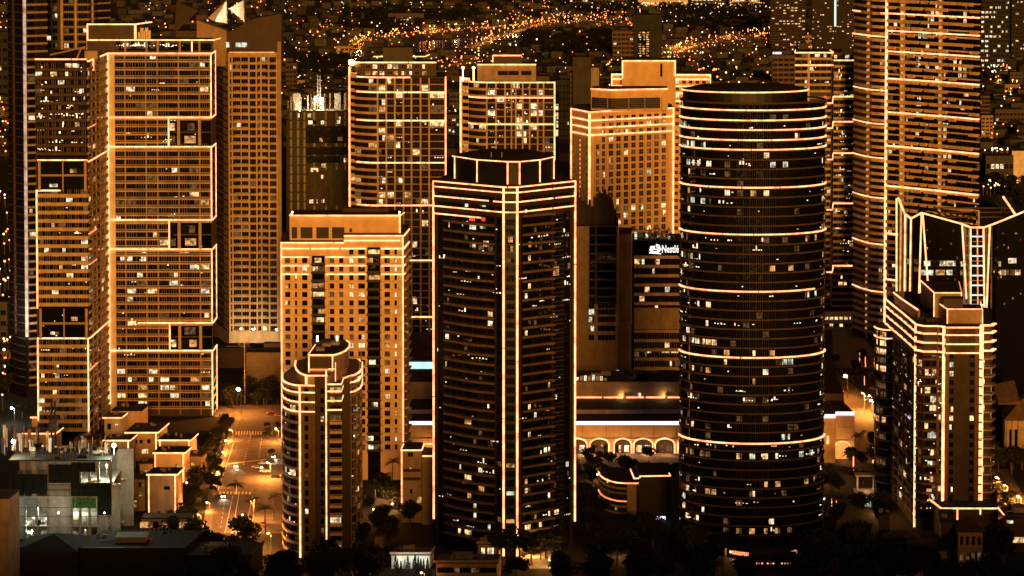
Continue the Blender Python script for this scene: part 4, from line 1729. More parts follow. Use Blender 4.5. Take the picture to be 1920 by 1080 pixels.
    for px in (425, 457):
        T.line([at(px, 0 if px == 457 else 2, Yc + 5), at(px + 1, 44, Yc + 5)], 'steel', .25)
    for px, py, tx, ty in ((412, 48, 415, 25), (440, 46, 446, 20)):
        p = at(px, py, Yc - 5)
        ld = bpy.data.lights.new('sail_lamp', 'SPOT')
        ld.energy = 7000
        ld.spot_size = math.radians(75)
        ld.color = (1, .85, .55)
        ld.shadow_soft_size = .4
        lo = bpy.data.objects.new('sail_lamp', ld)
        lo.parent = T.root
        lo.location = p - T.root.location
        lo.rotation_euler = (at(tx, ty, Yc + 5) - p).to_track_quat('-Z', 'Y').to_euler()
        COL.objects.link(lo)
    body = PX([(330, Y + 30), (404, Y + 30)], 100)
    T.solid('rear_block', [tuple(body.p[0]), tuple(body.p[1]), xy(404, Y + 48, 100), xy(330, Y + 48, 100)], 0, zpy(58, Y + 30), ['bronze_panel', 'roof_dark'])
    # white lit base
    for px in (440, 462, 484, 506):
        p = at(px, 640, Y - 20)
        lamp_post_light(T.root, p, (1, .66, .30), 1000, 'base_lamp')
    return T


LAMP_GAIN = 7.0


def lamp_post_light(root, p, col, watts, name, soft=.5):
    ld = bpy.data.lights.new(name, 'POINT')
    ld.energy = watts * LAMP_GAIN
    ld.color = col
    ld.shadow_soft_size = soft
    lo = bpy.data.objects.new(name, ld)
    if root is not None:
        lo.parent = root
        lo.location = Vector(p) - root.location
    else:
        lo.location = p
    COL.objects.link(lo)
    return lo


# ------------------------------------------------------------------ dark towers at the left edge, partly out of frame
def build_left_towers():
    T = Tower('apartment_tower', 'dark slim curved tower with a silver vertical line at the far left edge', 'tower', 45, 1470)
    Y = 1450
    P = PX([(17, Y + 14), (30, Y + 6), (48, Y), (72, Y + 3), (90, Y + 6)], 300)
    zt = zpy(-260, Y)
    T.solid('wall', [tuple(p) for p in P.p] + [xy(88, Y + 30, 300), xy(22, Y + 32, 300)], 0, zt, ['dark_panel', 'roof_dark'])
    fl = 14.7 / (FPX / Y)
    zs = frange(6, zpy(-20, Y), fl)
    mb = MB()
    mb.band(P, P.ux(53), P.L, -.5, .5, 0, .7)
    T.repeat('balcony', mb, ['tan_concrete'], zs)
    mb = MB()
    mb.band(P, 0, P.ux(47), -.25, .2, 0, .5)
    T.repeat('floor_edge', mb, ['dim_slab'], zs)
    for px, mat, w in ((50.5, 'strip_silver', .8), (30, 'dim_slab', 1.2)):
        u = P.ux(px)
        mb = MB()
        mb.band(P, u - w / 2, u + w / 2, 30, zpy(-30, Y), 0, .8)
        T.part('vertical_fin', mb, [mat])
    for z in zs:
        T.win(P, P.ux(62), z + .7, 3.4, 2.3, pick(.06), 3, 1, 'black_frame', .05)
        T.win(P, P.ux(27), z + .6, 2.0, 2.3, 'bronze_glass', 2, 1, 'black_frame', .05)
    T.flush(300)
    for px, py in ((24, 590), (33, 610)):
        lamp_post_light(T.root, at(px, py, Y - 12), (1, .85, .6), 1200, 'base_lamp')
    T = Tower('apartment_tower', 'dark tower rising behind the angled tower with three pale vertical piers', 'tower', 120, 1520)
    Y = 1500
    P = PX([(72, Y), (166, Y), (182, Y + 10), (206, Y + 16)], 60)
    T.solid('wall', [tuple(p) for p in P.p] + [xy(206, Y + 40, 60), xy(74, Y + 40, 60)], 0, zpy(-120, Y), ['dark_panel', 'roof_dark'])
    zs = frange(zpy(120, Y), zpy(-30, Y), 14.0 / (FPX / Y))
    for px, w in ((74.5, 1), (120, 1.2), (146, 1.1), (176, 1)):
        u = P.ux(px)
        mb = MB()
        mb.band(P, max(0, u - w / 2), u + w / 2, 0, zpy(-40, Y), 0, .9)
        T.part('pier', mb, ['beige_concrete'])
    mb = MB()
    mb.band(P, P.ux(122), P.ux(145), -.3, .3, 0, .5)
    mb.band(P, P.ux(148), P.L, -.4, .4, 0, .6)
    T.repeat('balcony', mb, ['tan_concrete'], zs)
    mb = MB()
    mb.band(P, P.ux(77), P.ux(119), -.1, .1, 0, .15)
    T.repeat('floor_edge', mb, ['dim_slab'], zs)
    for z in zs:
        for px in (83, 95, 107, 128, 137, 155, 164):
            m = pick(.10 if px > 120 else .03, .2, .7, .0)
            T.win(P, P.ux(px), z + .6, 2.4, 2.4, m, 2, 1, 'black_frame', .06, True)
    T.flush(120)


# ------------------------------------------------------------------ the tall wavy tower at right and its lower neighbour
def build_wavy_tower():
    T = Tower('apartment_tower', 'tallest orange balconied tower, cut by the top of the frame, with one long vertical line', 'tower', 1715, 1600)
    P = PX([(1600, 1642), (1612, 1634), (1635, 1620), (1661, 1612), (1700, 1603), (1760, 1588), (1836, 1568)], 300)
    zt = zpy(-150, 1610)
    T.solid('wall', [tuple(p) for p in P.p] + [xy(1822, 1610, 300), xy(1630, 1660, 300)], 0, zt, ['dark_panel', 'roof_dark'])
    uc = P.ux(1661)
    Yc = 1612
    fl = 12.62 / (FPX / Yc)
    zs = [zpy(25, Yc) + fl * k for k in range(-56, 6)]
    zs = [z for z in zs if z > 3]
    # right face: slab bands with stepped balcony fronts
    for var in range(3):
        mb = MB()
        mb.band(P, uc + .4, P.L, -.45, .3, -.1, .75)
        rnd = random.Random(40 + var)
        u = uc + .5
        while u < P.L - 4:
            w = rnd.uniform(4, 8)
            e = min(P.L - .1, u + w)
            if rnd.random() < .75:
                mb.band(P, u, e, -1.05 - .25 * rnd.random(), .52, .76, 1.5)
            u = e + rnd.uniform(.3, 3)
        T.repeat('balcony', mb, ['amber_slab'], zs[var::3])
    bow = [(1600, .2), (1609, .9), (1622, 1.5), (1638, 1.7), (1652, 1.2), (1659, .5)]
    BW = Path([tuple(P.at(P.ux(px, 300))[0] + P.at(P.ux(px, 300))[1] * w) for px, w in bow])
    mb = MB()
    mb.band(BW, 0, BW.L, -1.0, .5, -1.6, 0)
    T.repeat('balcony', mb, ['amber_slab'], zs)
    for px, w in ((1627, 1.7), (1688, 1.3), (1693, .8), (1761, 2.0)):
        u = P.ux(px)
        mb = MB()
        mb.band(P, u - w / 2, u + w / 2, 0, zpy(-60, Yc), 0, .74)
        T.part('pier', mb, ['amber_slab'])
    for z in zs:
        for px in (1606, 1616, 1640, 1651):
            m = pick(.09, .6, .1, .2)
            T.win(P, P.ux(px), z + .7, 2.6, 2.3, m if m != 'dark_glass' else 'dark_glass', 3, 1, 'black_frame', .06, first=m.startswith('room') and m != 'room_dim')
        for px in list(range(1668, 1684, 8)) + list(range(1700, 1756, 9)) + list(range(1770, 1834, 9)):
            m = pick(.075, .55, .25, .2)
            T.win(P, P.ux(px), z + .5, 2.3, 2.4, m, 3, 1, 'black_frame', .06, first=m.startswith('room') and m != 'room_dim')
    for px, pys in ((1723, (68, 107, 119, 183, 195)), (1722, (208,)), (1805, (202,)), (1735, (68,)), (1812, (177,))):
        for py in pys:
            T.win(P, P.ux(px, py), P.zx(px, py) - 1.2, 3.2, 2.4, 'room_cool' if px < 1800 else 'room_warm', 3, 1, 'black_frame', .12, True)
    T.flush(300)
    for px in (1627, 1761, 1690):
        u = P.ux(px)
        mb = MB()
        mb.band(P, u - .7, u + .7, .55, 1.6, .5, .9 if px > 1630 else 1.2)
        T.repeat('pier_glow', mb, ['ladder_glow'], zs)  # glowing boxes added to paint the brightness of the beige piers
    T.sparkle(P, 120, 1, P.L - 1, 20, zpy(0, Yc), .9)
    T.vstrip(P, uc, 2, zpy(-60, Yc), w=1.7, h=T.sw * .9)
    for py in (25, 57.5, 96, 147, 210, 273, 348, 437, 523):
        T.strip(P, uc, P.L, zpy(py, Yc) + .1, w=1.75)
    for py, off in ((25, 0), (69, 0), (170, 0), (233, 0), (297, 0), (372, 0), (459, 0), (548, 0)):
        z = zpy(py, Yc)
        T.strip(BW if py > 100 else P, 0, BW.L if py > 100 else uc, z, w=.3 if py > 100 else 1.2)
    T2 = Tower('apartment_tower', 'brown banded lower tower with a stepped top between the oval and the tallest tower', 'tower', 1545, 1690)
    Ya = 1680
    A = PX([(1490, Ya), (1562, Ya)], 200)
    B = PX([(1562.5, Ya - 8), (1603, Ya - 8)], 200)
    za, zb = zpy(98, Ya), zpy(113, Ya - 8)
    T2.solid('wall', [tuple(p) for p in A.p] + [xy(1562, Ya + 26, 200), xy(1493, Ya + 26, 200)], 0, za, ['dark_panel', 'roof_dark'])
    T2.solid('wall', [tuple(p) for p in B.p] + [xy(1603, Ya + 20, 200), xy(1562.5, Ya + 20, 200)], 0, zb, ['dark_panel', 'roof_dark'])
    fl = 12.2 / (FPX / Ya)
    zsa = [z for z in [zpy(122, Ya) - fl * k for k in range(-1, 45)] if z > 2]
    mb = MB()
    mb.band(A, 0, A.L, -.7, .55, 0, .8)
    T2.repeat('balcony', mb, ['beige_concrete'], zsa)
    mb = MB()
    mb.band(B, 0, B.L, -.7, .55, 0, .8)
    T2.repeat('balcony', mb, ['beige_concrete'], [z for z in zsa if z < zb])
    for px in (1514, 1558):
        u = A.ux(px)
        mb = MB()
        mb.band(A, u - .6, u + .6, 0, za, 0, .82)
        T2.part('pier', mb, ['amber_slab'])
    for z in zsa:
        for k in range(6):
            m = pick(.08, .7, .1, .2)
            T2.win(A, A.L * (k + .5) / 6, z + .7, A.L / 6 * .8, 2.0, m if m != 'dark_glass' else 'dark_glass', 3, 1, 'black_frame', .06, first=m.startswith('room'))
        for k in range(4):
            m = pick(.10, .7, .1, .2)
            T2.win(B, B.L * (k + .5) / 4, z + .7, B.L / 4 * .8, 2.0, m if m != 'dark_glass' else 'dark_glass', 3, 1, 'black_frame', .06, first=m.startswith('room'))
    T2.flush(300)
    p = at(1547, 182, Ya - 2)
    mb = MB()
    mb.ball(p, .8, 0, 6, 4)
    T2.part('beacon', mb, ['sign_red'])
    T2.sparkle(A, 40, 1, A.L - 1, 40, za - 8, .8)
    T2.sparkle(B, 60, 1, B.L - 1, 40, zb - 4, .8)
    T2.strip(A, 0, A.L, za - .2, w=.9)
    T2.strip(A, 0, A.L, zpy(122, Ya), w=1.1)
    a, b = A.p[0], A.p[1]
    T2.line([(a.x, a.y, za), (a.x + 2, a.y + 18, za)])
    T2.line([(b.x, b.y, za), (b.x, b.y + 18, za)])
    Yb = Ya - 8
    T2.strip(B, 0, B.L, zb, w=1.0)
    for py in (181, 228, 287, 381, 498):
        z = zpy(py, Yb)
        T2.strip(B, 0, B.L, z, w=1.0)
        T2.strip(A, A.ux(1549), A.ux(1560), zpy(py + 12, Ya), w=1.0)
        T2.line([at(1561, py + 11, Yb - 1), at(1562, py, Yb - 1)])


# ------------------------------------------------------------------ the office block with the sign, and the dark block beside it
def build_sign_block():
    T = Tower('office_block', 'ribbed office block with a white lit rooftop name sign and a bird nest emblem', 'office block', 1225, 1530)
    Y = 1520
    P = PX([(1185, Y), (1275, Y)], 560)
    zt = zpy(452, Y)
    T.solid('wall', [tuple(p) for p in P.p] + [xy(1275, Y + 30, 560), xy(1185, Y + 30, 560)], 0, zt, ['dark_glass', 'roof_dark'])
    fl = 17.6 / (FPX / Y)
    zs = [zpy(482, Y) - fl * k for k in range(13)]
    mb = MB()
    mb.band(P, 1, P.L, -.75, .75, 0, .5)
    T.repeat('floor_band', mb, ['beige_concrete'], [z for k, z in enumerate(zs) if k not in (6, 7)])
    z0, z1 = zpy(617, Y), zpy(577, Y)
    mb = MB()
    mb.band(P, 1, P.L, z0, z1, 0, .55)
    T.part('brick_panel', mb, ['tan_concrete'])
    for z, ww in [(z, 0) for z in zs]:
        if z0 - 1 < z < z1:
            continue
        for k in range(9):
            m = pick(.10, .4, .4, .1)
            T.win(P, 1.2 + (P.L - 1.2) * (k + .5) / 9, z - fl + 1.0, (P.L - 1.2) / 9 * .95, fl - 1.9, m, 4, 1, 'dim_slab', .05, first=m != 'dark_glass')
    for px in (1218, 1244, 1252, 1262, 1268):
        T.win(P, P.ux(px), zpy(662, Y), 2.2, 2.6, 'room_warm', 2, 1, 'dim_slab', .12, True)
    T.flush(200)
    mb = MB()
    for k in range(18):
        u = 1.5 + k * (P.L - 2) / 18
        mb.band(P, u, u + .12, zpy(690, Y), zpy(620, Y), .5, .62)
    T.part('facade_rib', mb, ['tan_concrete'])
    for px, w in ((1169, 4), ):
        a, b = xy(1160, Y - 2, 560), xy(1184, Y - 2, 560)
        T.solid('stair_tower', [a, b, xy(1184, Y + 25, 560), xy(1160, Y + 25, 560)], 0, zpy(438, Y), ['tan_concrete', 'roof_dark'])
        Q = Path([a, b])
        mb = MB()
        mb.band(Q, .2, Q.L - .2, -.06, .06, .0, .06)
        T.repeat('panel_joint', mb, ['dim_slab'], frange(4, zpy(440, Y), 1.55))
    # roof terrace behind a sloping screen
    S = PX([(1187, Y), (1275, Y)], 450)
    mb = MB()
    for py, d in ((432, 10), (440, 7), (447, 3)):
        a, b = xy(1190, Y + d, 440), xy(1258, Y + d, 440)
        mb.bar((a[0], a[1], zt + d * .45), (b[0], b[1], zt + d * .45), .25)
    for px in range(1190, 1262, 9):
        a = xy(px, Y + 12, 440)
        mb.bar((a[0], a[1], zt - .5), (a[0], a[1], zt + 5.5), .2)
        mb.bar((a[0], a[1], zt + 5.5), (a[0] + 3, a[1] - 11, zt + .3), .2)
    T.part('roof_frame', mb, ['steel'])
    for k in range(13):
        px = 1192 + k * 5.2
        p = at(px, 442, Y + 8 + (k % 3) * 3)
        mb = MB()
        mb.box(p.x - .6, p.x + random.uniform(.4, 1.4), p.y, p.y + 1, zt, zt + random.uniform(1, 4))
        T.part('roof_unit', mb, [('room_cool', 'steel', 'pale_concrete', 'bronze_panel')[k % 4]])
    # the sign: raised lit letters and a nest emblem
    z = zpy(473, Y)
    fc = bpy.data.curves.new('sign_letters', 'FONT')
    fc.body = 'Nestl\u00e9'
    fc.size = 5.6
    fc.extrude = .2
    fc.offset = .03
    fc.resolution_u = 2
    fo = bpy.data.objects.new('sign_letters', fc)
    COL.objects.link(fo)
    bpy.context.view_layer.update()
    dg = bpy.context.evaluated_depsgraph_get()
    me = bpy.data.meshes.new_from_object(fo.evaluated_get(dg))
    bpy.data.objects.remove(fo)
    me.materials.clear()
    me.materials.append(M['sign_white'])
    x0 = at(1240.5, 473, Y - 1).x
    ext = max(v.co.x for v in me.vertices)
    sc = (at(1272.5, 473, Y - 1).x - x0) / ext
    lo = T.root.location
    o = mesh_obj('sign_letters', me, T.root, (x0 - lo.x, Y - 1.0 - lo.y, z))
    o.rotation_euler = (math.pi / 2, 0, 0)
    o.scale = (sc, .98, 1)
    mb = MB()
    c = at(1228, 466, Y - 1)
    def arc(r, a0, a1, wd, cz=0, cx=0, n=9, sx=1.0):
        for i in range(n):
            t0, t1 = a0 + (a1 - a0) * i / n, a0 + (a1 - a0) * (i + 1) / n
            mb.bar((c.x + cx + sx * r * math.cos(t0), c.y, c.z + cz + r * math.sin(t0)), (c.x + cx + sx * r * math.cos(t1), c.y, c.z + cz + r * math.sin(t1)), wd)
    arc(2.0, math.pi, 2 * math.pi, .3, -.3, 0, 9, 1.35)      # nest
    arc(1.4, math.pi, 2 * math.pi, .25, -.2, 0, 9, 1.35)
    mb.bar((c.x - 2.8, c.y, c.z - .4), (c.x + 2.8, c.y, c.z - .3), .26)
    arc(.75, 0, 2 * math.pi, .3, 1.1, 1.6, 8)                 # three birds
    mb.bar((c.x + 1.9, c.y, c.z + 1.7), (c.x + .7, c.y, c.z + 2.2), .22)
    mb.bar((c.x + 2.0, c.y, c.z + 1.1), (c.x + 3.2, c.y, c.z - .6), .4)
    arc(.5, 0, 2 * math.pi, .24, .5, -.6, 7)
    arc(.5, 0, 2 * math.pi, .24, .5, -1.9, 7)
    mb.bar((c.x - .5, c.y, c.z + .9), (c.x + .2, c.y, c.z + 1.5), .2)
    mb.bar((c.x - 1.8, c.y, c.z + .9), (c.x - 1.1, c.y, c.z + 1.4), .2)
    mb.bar((c.x - 3.0, c.y, c.z - 2.2), (c.x + 3.2, c.y, c.z - 2.7), .28)
    T.part('sign_emblem', mb, ['sign_white'])

    T = Tower('office_block', 'dark unlit block with concrete side walls and a broken roof edge beside the sign building', 'office block', 1130, 1515)
    Y = 1500
    P = PX([(1078, Y), (1159, Y)], 560)
    za = zpy(424, Y)
    T.solid('wall', [tuple(p) for p in P.p] + [xy(1159, Y + 22, 560), xy(1078, Y + 22, 560)], 0, za, ['tan_concrete', 'roof_dark'])
    mb = MB()
    mb.band(P, P.ux(1104.5), P.ux(1156), zpy(570, Y), za - .1, 0.02, .12)
    T.part('curtain_glass', mb, ['dark_glass'])
    zz = [zpy(py, Y) for py in (424, 441, 458, 475, 491, 508, 524, 540, 556)]
    mb = MB()
    mb.band(P, P.ux(1104), P.ux(1156), -.5, .35, .1, .5)
    T.repeat('floor_band', mb, ['bronze_panel'], zz)
    mb = MB()
    mb.band(P, P.ux(1115.5), P.ux(1119), zpy(570, Y), za, .1, .55)
    T.part('pier', mb, ['bronze_panel'])
    for r, py in enumerate((570, 582, 596, 613, 630)):
        T.win(P, P.ux(1109), zpy(py + 8, Y), 2.8, 2.9, ('dark_glass', 'room_cool', 'room_cool', 'room_white', 'dark_glass')[r], 2, 1, 'tan_concrete', .1, True)
        T.win(P, P.ux(1137.5), zpy(py + 8, Y), 9, 2.9, 'dark_glass', 5, 1, 'tan_concrete', .1, True)
    T.win(P, P.ux(1157), zpy(703, Y), 2.4, 2.6, 'room_cool', 2, 1, 'tan_concrete', .1, True)
    T.flush()
    for k, (a, b, py) in enumerate(((1079, 1085, 364), (1085, 1090, 374), (1090, 1099, 380), (1099, 1104, 386), (1104, 1108, 377), (1108, 1113, 390), (1113, 1122, 372), (1122, 1127, 362), (1127, 1131, 366), (1131, 1137, 358), (1137, 1141, 368), (1141, 1147, 371), (1147, 1151, 384), (1151, 1156, 394), (1156, 1159, 408))):
        p, q = xy(a, Y + 5 + k % 3, 400), xy(b, Y + 5 + k % 3, 400)
        mb = MB()
        mb.prism([p, q, (q[0], q[1] + 8), (p[0], p[1] + 8)], za - .1, zpy(py, Y + 6))
        T.part('roof_screen', mb, ['dark_panel' if k % 2 else 'bronze_panel'])
    for px, py in ((1088, 352), (1100, 366), (1133, 342), (1141, 350), (1147, 358)):
        p = at(px, py, Y + 8)
        mb = MB()
        mb.bar((p.x, p.y, za), (p.x, p.y, p.z), .3)
        T.part('mast', mb, ['black_steel'])
    return T


# ------------------------------------------------------------------ the black glass office tower with a folded roof line
def build_folded_tower():
    T = Tower('office_tower', 'black glass office tower with a zigzag roof outline and lit rungs in its notch', 'office tower', 1810, 1345)
    Y = 1330
    zl = 0

    def pt(px, py, dY=0):
        return at(px, py, Y + dY)
    prof = [(1684, 371, 26), (1696, 400, 12), (1708, 410, 4), (1728, 399, 0), (1804, 420, 0), (1820, 426.5, 6), (1845, 426.5, 6), (1868, 418, 0), (1922, 396, 0), (1960, 380, 0)]
    pts = [xy(px, Y + d, 500) for px, py, d in prof]
    zt = [zpy(py, Y + d) for px, py, d in prof]
    zr = [z - 7 for z in zt]
    mb = MB()
    n = len(pts)
    for i in range(n - 1):
        p, q = pts[i], pts[i + 1]
        mb.prism([p, q, (q[0], q[1] + 1.0), (p[0], p[1] + 1.0)], 0, [zt[i], zt[i + 1], zt[i + 1], zt[i]])
    T.part('curtain_wall', mb, ['blue_glass'])
    zb = min(zt) - 6
    T.solid('core', [(p[0], p[1] + 1.2) for p in pts] + [xy(1960, Y + 60, 500), xy(1700, Y + 60, 500)], 0, zb, ['dark_panel', 'roof_dark'])
    P = Path(pts)
    # roof frames behind the parapet
    mb = MB()
    for k in range(7):
        a, b = pt(1752 + 13 * k, 388 + 3.2 * k, 34), pt(1762 + 13 * k, 402 + 3.5 * k, 20)
        mb.bar(a, b, .5)
    for py, d in ((392, 30), (400, 24), (409, 16)):
        mb.bar(pt(1756, py - 2, d), pt(1900, py - 2, d), .4)
    T.part('roof_frame', mb, ['bronze_panel'])
    mb = MB()
    for k in range(5):
        a = pt(1726 + 15 * k, 392 + 4 * k, 18)
        mb.prism([(a.x, a.y), (a.x + 3, a.y), (a.x + 3, a.y + 9), (a.x, a.y + 9)], zb, a.z - 1.5)
    T.part('roof_unit', mb, ['roof_dark'])
    mb = MB()
    a = pt(1835, 420, 12)
    mb.bar((a.x, a.y, zb), (a.x, a.y, zpy(394, Y + 12)), .55)
    T.part('mast', mb, ['beige_concrete'])
    # lines of light along the roof and down the folds
    r = 2.0 * Y / FPX
    T.line([pt(px, py, d - .6) for px, py, d in prof], r=r)
    for a, b in (((1681, 372), (1681, 546)), ((1697, 401), (1696, 546)), ((1708, 411), (1706, 546)), ((1728, 400), (1723, 550)), ((1730, 400), (1742, 560)),
                 ((1804, 421), (1812, 560)), ((1820, 427), (1820, 570)), ((1844, 427), (1846, 600)), ((1856, 425), (1849, 600))):
        px, py = a
        d = P.at(P.ux(px, py))[0].y - .7
        T.line([at(px, py, d), at(b[0], b[1], d)], r=r * .95)
    T.line([pt(1881, 369, 20), pt(1905, 404, 4)], r=r)
    mb = MB()
    a, b = pt(1832.5, 428, 5), pt(1833.5, 575, 5)
    mb.bar(a, b, .35)
    T.part('notch_rail', mb, ['strip_soft'])
    for k in range(9):
        py = 443.5 + 18.3 * k
        mb = MB()
        mb.bar(pt(1822.5, py, 5), pt(1843, py, 5), .38)
        T.part('lit_rung', mb, ['strip_cyan'])
        if k % 2:
            mb = MB()
            mb.bar(pt(1823, py - 9, 5.3), pt(1843, py - 9, 5.3), .2)
            T.part('notch_beam', mb, ['beige_concrete'])
    # two lit office rows and scattered rooms
    for px0, px1, py, m in ((1700, 1705, 490, 'room_cool'), (1714, 1727, 491, 'room_dim'), (1732, 1751, 494, 'room_white'), (1754, 1773, 494, 'room_white'), (1774, 1792, 494, 'room_white'), (1797, 1817, 494, 'room_white'),
                            (1714, 1724, 505, 'room_dim'), (1727, 1750, 511, 'room_cool'), (1754, 1772, 511, 'room_amber'), (1774, 1793, 511, 'room_cool'), (1797, 1812, 511, 'room_amber'),
                            (1874, 1892, 511, 'room_warm'), (1894, 1914, 511, 'room_warm'), (1890, 1906, 489, 'room_white'), (1872, 1877, 495, 'room_warm')):
        a, b = P.ux(px0, py), P.ux(px1, py)
        z = P.zx((px0 + px1) / 2, py)
        T.win(P, (a + b) / 2, z - 1.2, max(.8, b - a), 2.5, m, 6, 1, 'black_frame', .1, True)
    for k in range(60):
        px, py = random.uniform(1735, 1915), random.uniform(432, 600)
        if 1800 < px < 1858:
            continue
        T.win(P, P.ux(px, py), P.zx(px, py), random.uniform(.4, 1.1), random.uniform(.4, 1.3), random.choice(('room_dim', 'room_warm', 'room_amber', 'room_dim', 'room_dim')), 1, 1, 'black_frame', .08, True)
    T.flush()
    return T


# ------------------------------------------------------------------ the corner tower at front right
def build_corner_tower():
    T = Tower('apartment_tower', 'grey corner tower at front right with a stepped lit roof terrace and receding window grid', 'tower', 1760, 1190)
    Y = 1172
    L = PX([(1661, Y + 66), (1672, Y + 52), (1690, Y + 32), (1718, Y)], 700)
    F = PX([(1718, Y), (1733, Y - 4), (1757, Y - 4), (1772, Y - 6)], 700)
    G = PX([(1772, Y - 6), (1836, Y - 6)], 700)
    H = PX([(1836, Y - 6), (1838, Y - 3), (1856, Y - 3), (1861, Y + 1)], 700)
    zt = zpy(608, Y)
    allp = [tuple(p) for p in L.p] + [tuple(p) for p in F.p[1:]] + [tuple(G.p[1])] + [tuple(p) for p in H.p[1:]]
    T.solid('wall', allp + [xy(1859, Y + 40, 700), xy(1720, Y + 72, 700)], 0, zt, ['bronze_panel', 'roof_dark'])
    fl = 16.9 / (FPX / Y)
    zs = [z for z in [zpy(653, Y) - fl * (k + 1) for k in range(30)] if z > 1]
    # receding face: grid of thin ribs
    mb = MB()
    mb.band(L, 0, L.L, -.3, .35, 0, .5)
    T.repeat('floor_band', mb, ['brown_slab'], zs)  # brown in place of lighter concrete, shade put into the colour
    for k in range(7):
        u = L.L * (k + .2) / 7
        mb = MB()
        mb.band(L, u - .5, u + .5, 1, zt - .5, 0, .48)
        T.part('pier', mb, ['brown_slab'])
    for z in zs:
        for k in range(7):
            m = pick(.08, .5, .2, .3)
            T.win(L, L.L * (k + .7) / 7, z + .5, L.L / 7 * .8, 2.6, m, 4, 1, 'bronze_panel', .06, first=True)
    for px, py, w in ((1705, 783, 5.5), (1687, 749, 2)):  # glowing panes that paint a sign's bluish reflection
        T.win(L, L.ux(px, py), L.zx(px, py) - .6, w, 1.3, 'strip_white', 3, 1, 'bronze_panel', .12, True)
    # balconied bay
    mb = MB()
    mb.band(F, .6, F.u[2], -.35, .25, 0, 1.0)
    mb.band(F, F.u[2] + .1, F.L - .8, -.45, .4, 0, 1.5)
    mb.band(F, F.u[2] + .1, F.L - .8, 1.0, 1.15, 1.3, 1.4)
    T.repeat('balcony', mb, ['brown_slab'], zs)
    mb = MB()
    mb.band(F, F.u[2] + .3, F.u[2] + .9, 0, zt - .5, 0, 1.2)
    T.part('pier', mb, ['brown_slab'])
    for z in zs:
        for px, w in ((1726, 1.9), (1740, 2.6), (1750, 2.4), (1764, 2.4)):
            m = pick(.22 if px > 1735 else .1, .5, .2, .3)
            T.win(F, F.ux(px, 700), z + .5, w, 2.5, m, 3, 1, 'dim_slab', .06, True)
    for px, py, m in ((1756, 663, 'room_cool'), (1752, 766, 'room_warm'), (1748, 817, 'room_cool'), (1748, 870, 'room_cool'), (1746, 922, 'room_amber')):
        T.win(F, F.ux(px, py), F.zx(px, py) - 1, 4, 2.4, m, 4, 1, 'dim_slab', .2, True)
    # plain wall between window slots
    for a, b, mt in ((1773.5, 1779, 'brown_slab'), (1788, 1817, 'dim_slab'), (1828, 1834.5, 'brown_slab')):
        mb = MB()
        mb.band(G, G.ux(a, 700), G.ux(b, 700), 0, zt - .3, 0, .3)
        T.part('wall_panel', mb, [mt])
    for k, z in enumerate(zs):
        for px in (1784, 1822.5):
            m = {(1784, 1): 'room_cool', (1784, 2): 'room_white', (1784, 6): 'room_warm', (1784, 7): 'room_warm', (1784, 8): 'room_cool', (1822.5, 7): 'room_warm', (1784, 15): 'room_white'}.get((px, k), pick(.06))
            T.win(G, G.ux(px, 700), z + .5, 1.7, 2.2, m, 2, 1, 'black_frame', .06, True)
    mb = MB()
    mb.band(H, 0, H.L, -.35, .3, 0, 1.3)
    mb.band(H, H.u[1], H.L, 1.0, 1.1, 1.1, 1.2)
    T.repeat('balcony', mb, ['tan_concrete'], zs)
    for k, z in enumerate(zs):
        for t in (.35, .75):
            T.win(H, H.L * t, z + .4, 2.0, 2.5, pick(.3, .4, .2, .4), 3, 1, 'dim_slab', .06, True)
    T.flush(300)
    T.sparkle(L, 60, 1, L.L - 1, 8, zt - 16, .52)
    T.sparkle(F, 50, 1, F.L - 1, 8, zt - 16, 1.0)
    # bands of light
    for py in (608, 622, 639, 655.5):
        z = zpy(py, Y)
        T.strip(L, 0, L.L, z, w=.6)
        T.strip(F, 0, F.L, z, w=1.2 if py > 610 else .8)
        T.strip(G, .3, G.L, z - .3, w=.6)
        T.strip(H, 0, H.L, z + .2, w=1.5)
        if py > 610:
            mb = MB()
            mb.band(L, 0, L.L, z - 2.2, z - .5, 0, .5)
            mb.band(F, 0, F.L, z - 1.6, z - .5, 0, 1.0)
            T.part('parapet', mb, ['bronze_panel'])
    T.vstrip(L, L.L, 0, zt, w=.7)
    T.vstrip(F, F.L, 4, zt, w=1.6)
    T.vstrip(H, .4, 12, zt, w=1.6)
    T.vstrip(L, .6, zpy(690, Y + 60), zt, w=.7)
    # roof terrace rooms
    def room(pts, z0, z1, name='roof_room', mat='tan_concrete'):
        T.solid(name, pts, z0, z1, [mat, 'roof_dark'])
    # lift room (taller), with edges lit
    a, b = xy(1751.5, Y + 16, 570), xy(1803, Y + 16, 570)
    c, d = xy(1798, Y + 46, 550), xy(1726, Y + 50, 550)
    z1 = zpy(549, Y + 16)
    room([a, b, c, d], zt - .1, z1)
    top = [(p[0], p[1], z1) for p in (d, a, b)]
    T.line(top)
    T.line([(b[0], b[1], z1), (c[0], c[1], z1)], 'strip_soft')
    for p, zlow in ((d, zt + 5), (a, zt), (b, zt + 3)):
        T.line([(p[0] - .1, p[1] - .2, zlow), (p[0] - .1, p[1] - .2, z1)])
    e, f = xy(1776, Y + 2, 590), xy(1842, Y + 2, 590)
    g, h = xy(1838, Y + 15, 580), xy(1762, Y + 15, 580)
    z2 = zpy(580, Y + 2)
    room([e, f, g, h], zt - .1, z2)
    T.line([(p[0], p[1], z2 + .1) for p in (h, e, f)])
    T.line([(f[0], f[1], z2), (g[0] + 1, g[1] + 6, z2 + .1)])
    for p in (e, f):
        T.line([(p[0], p[1] - .3, zt), (p[0], p[1] - .3, z2)])
    i, j = xy(1771, Y + 6, 575), xy(1806, Y + 6, 575)
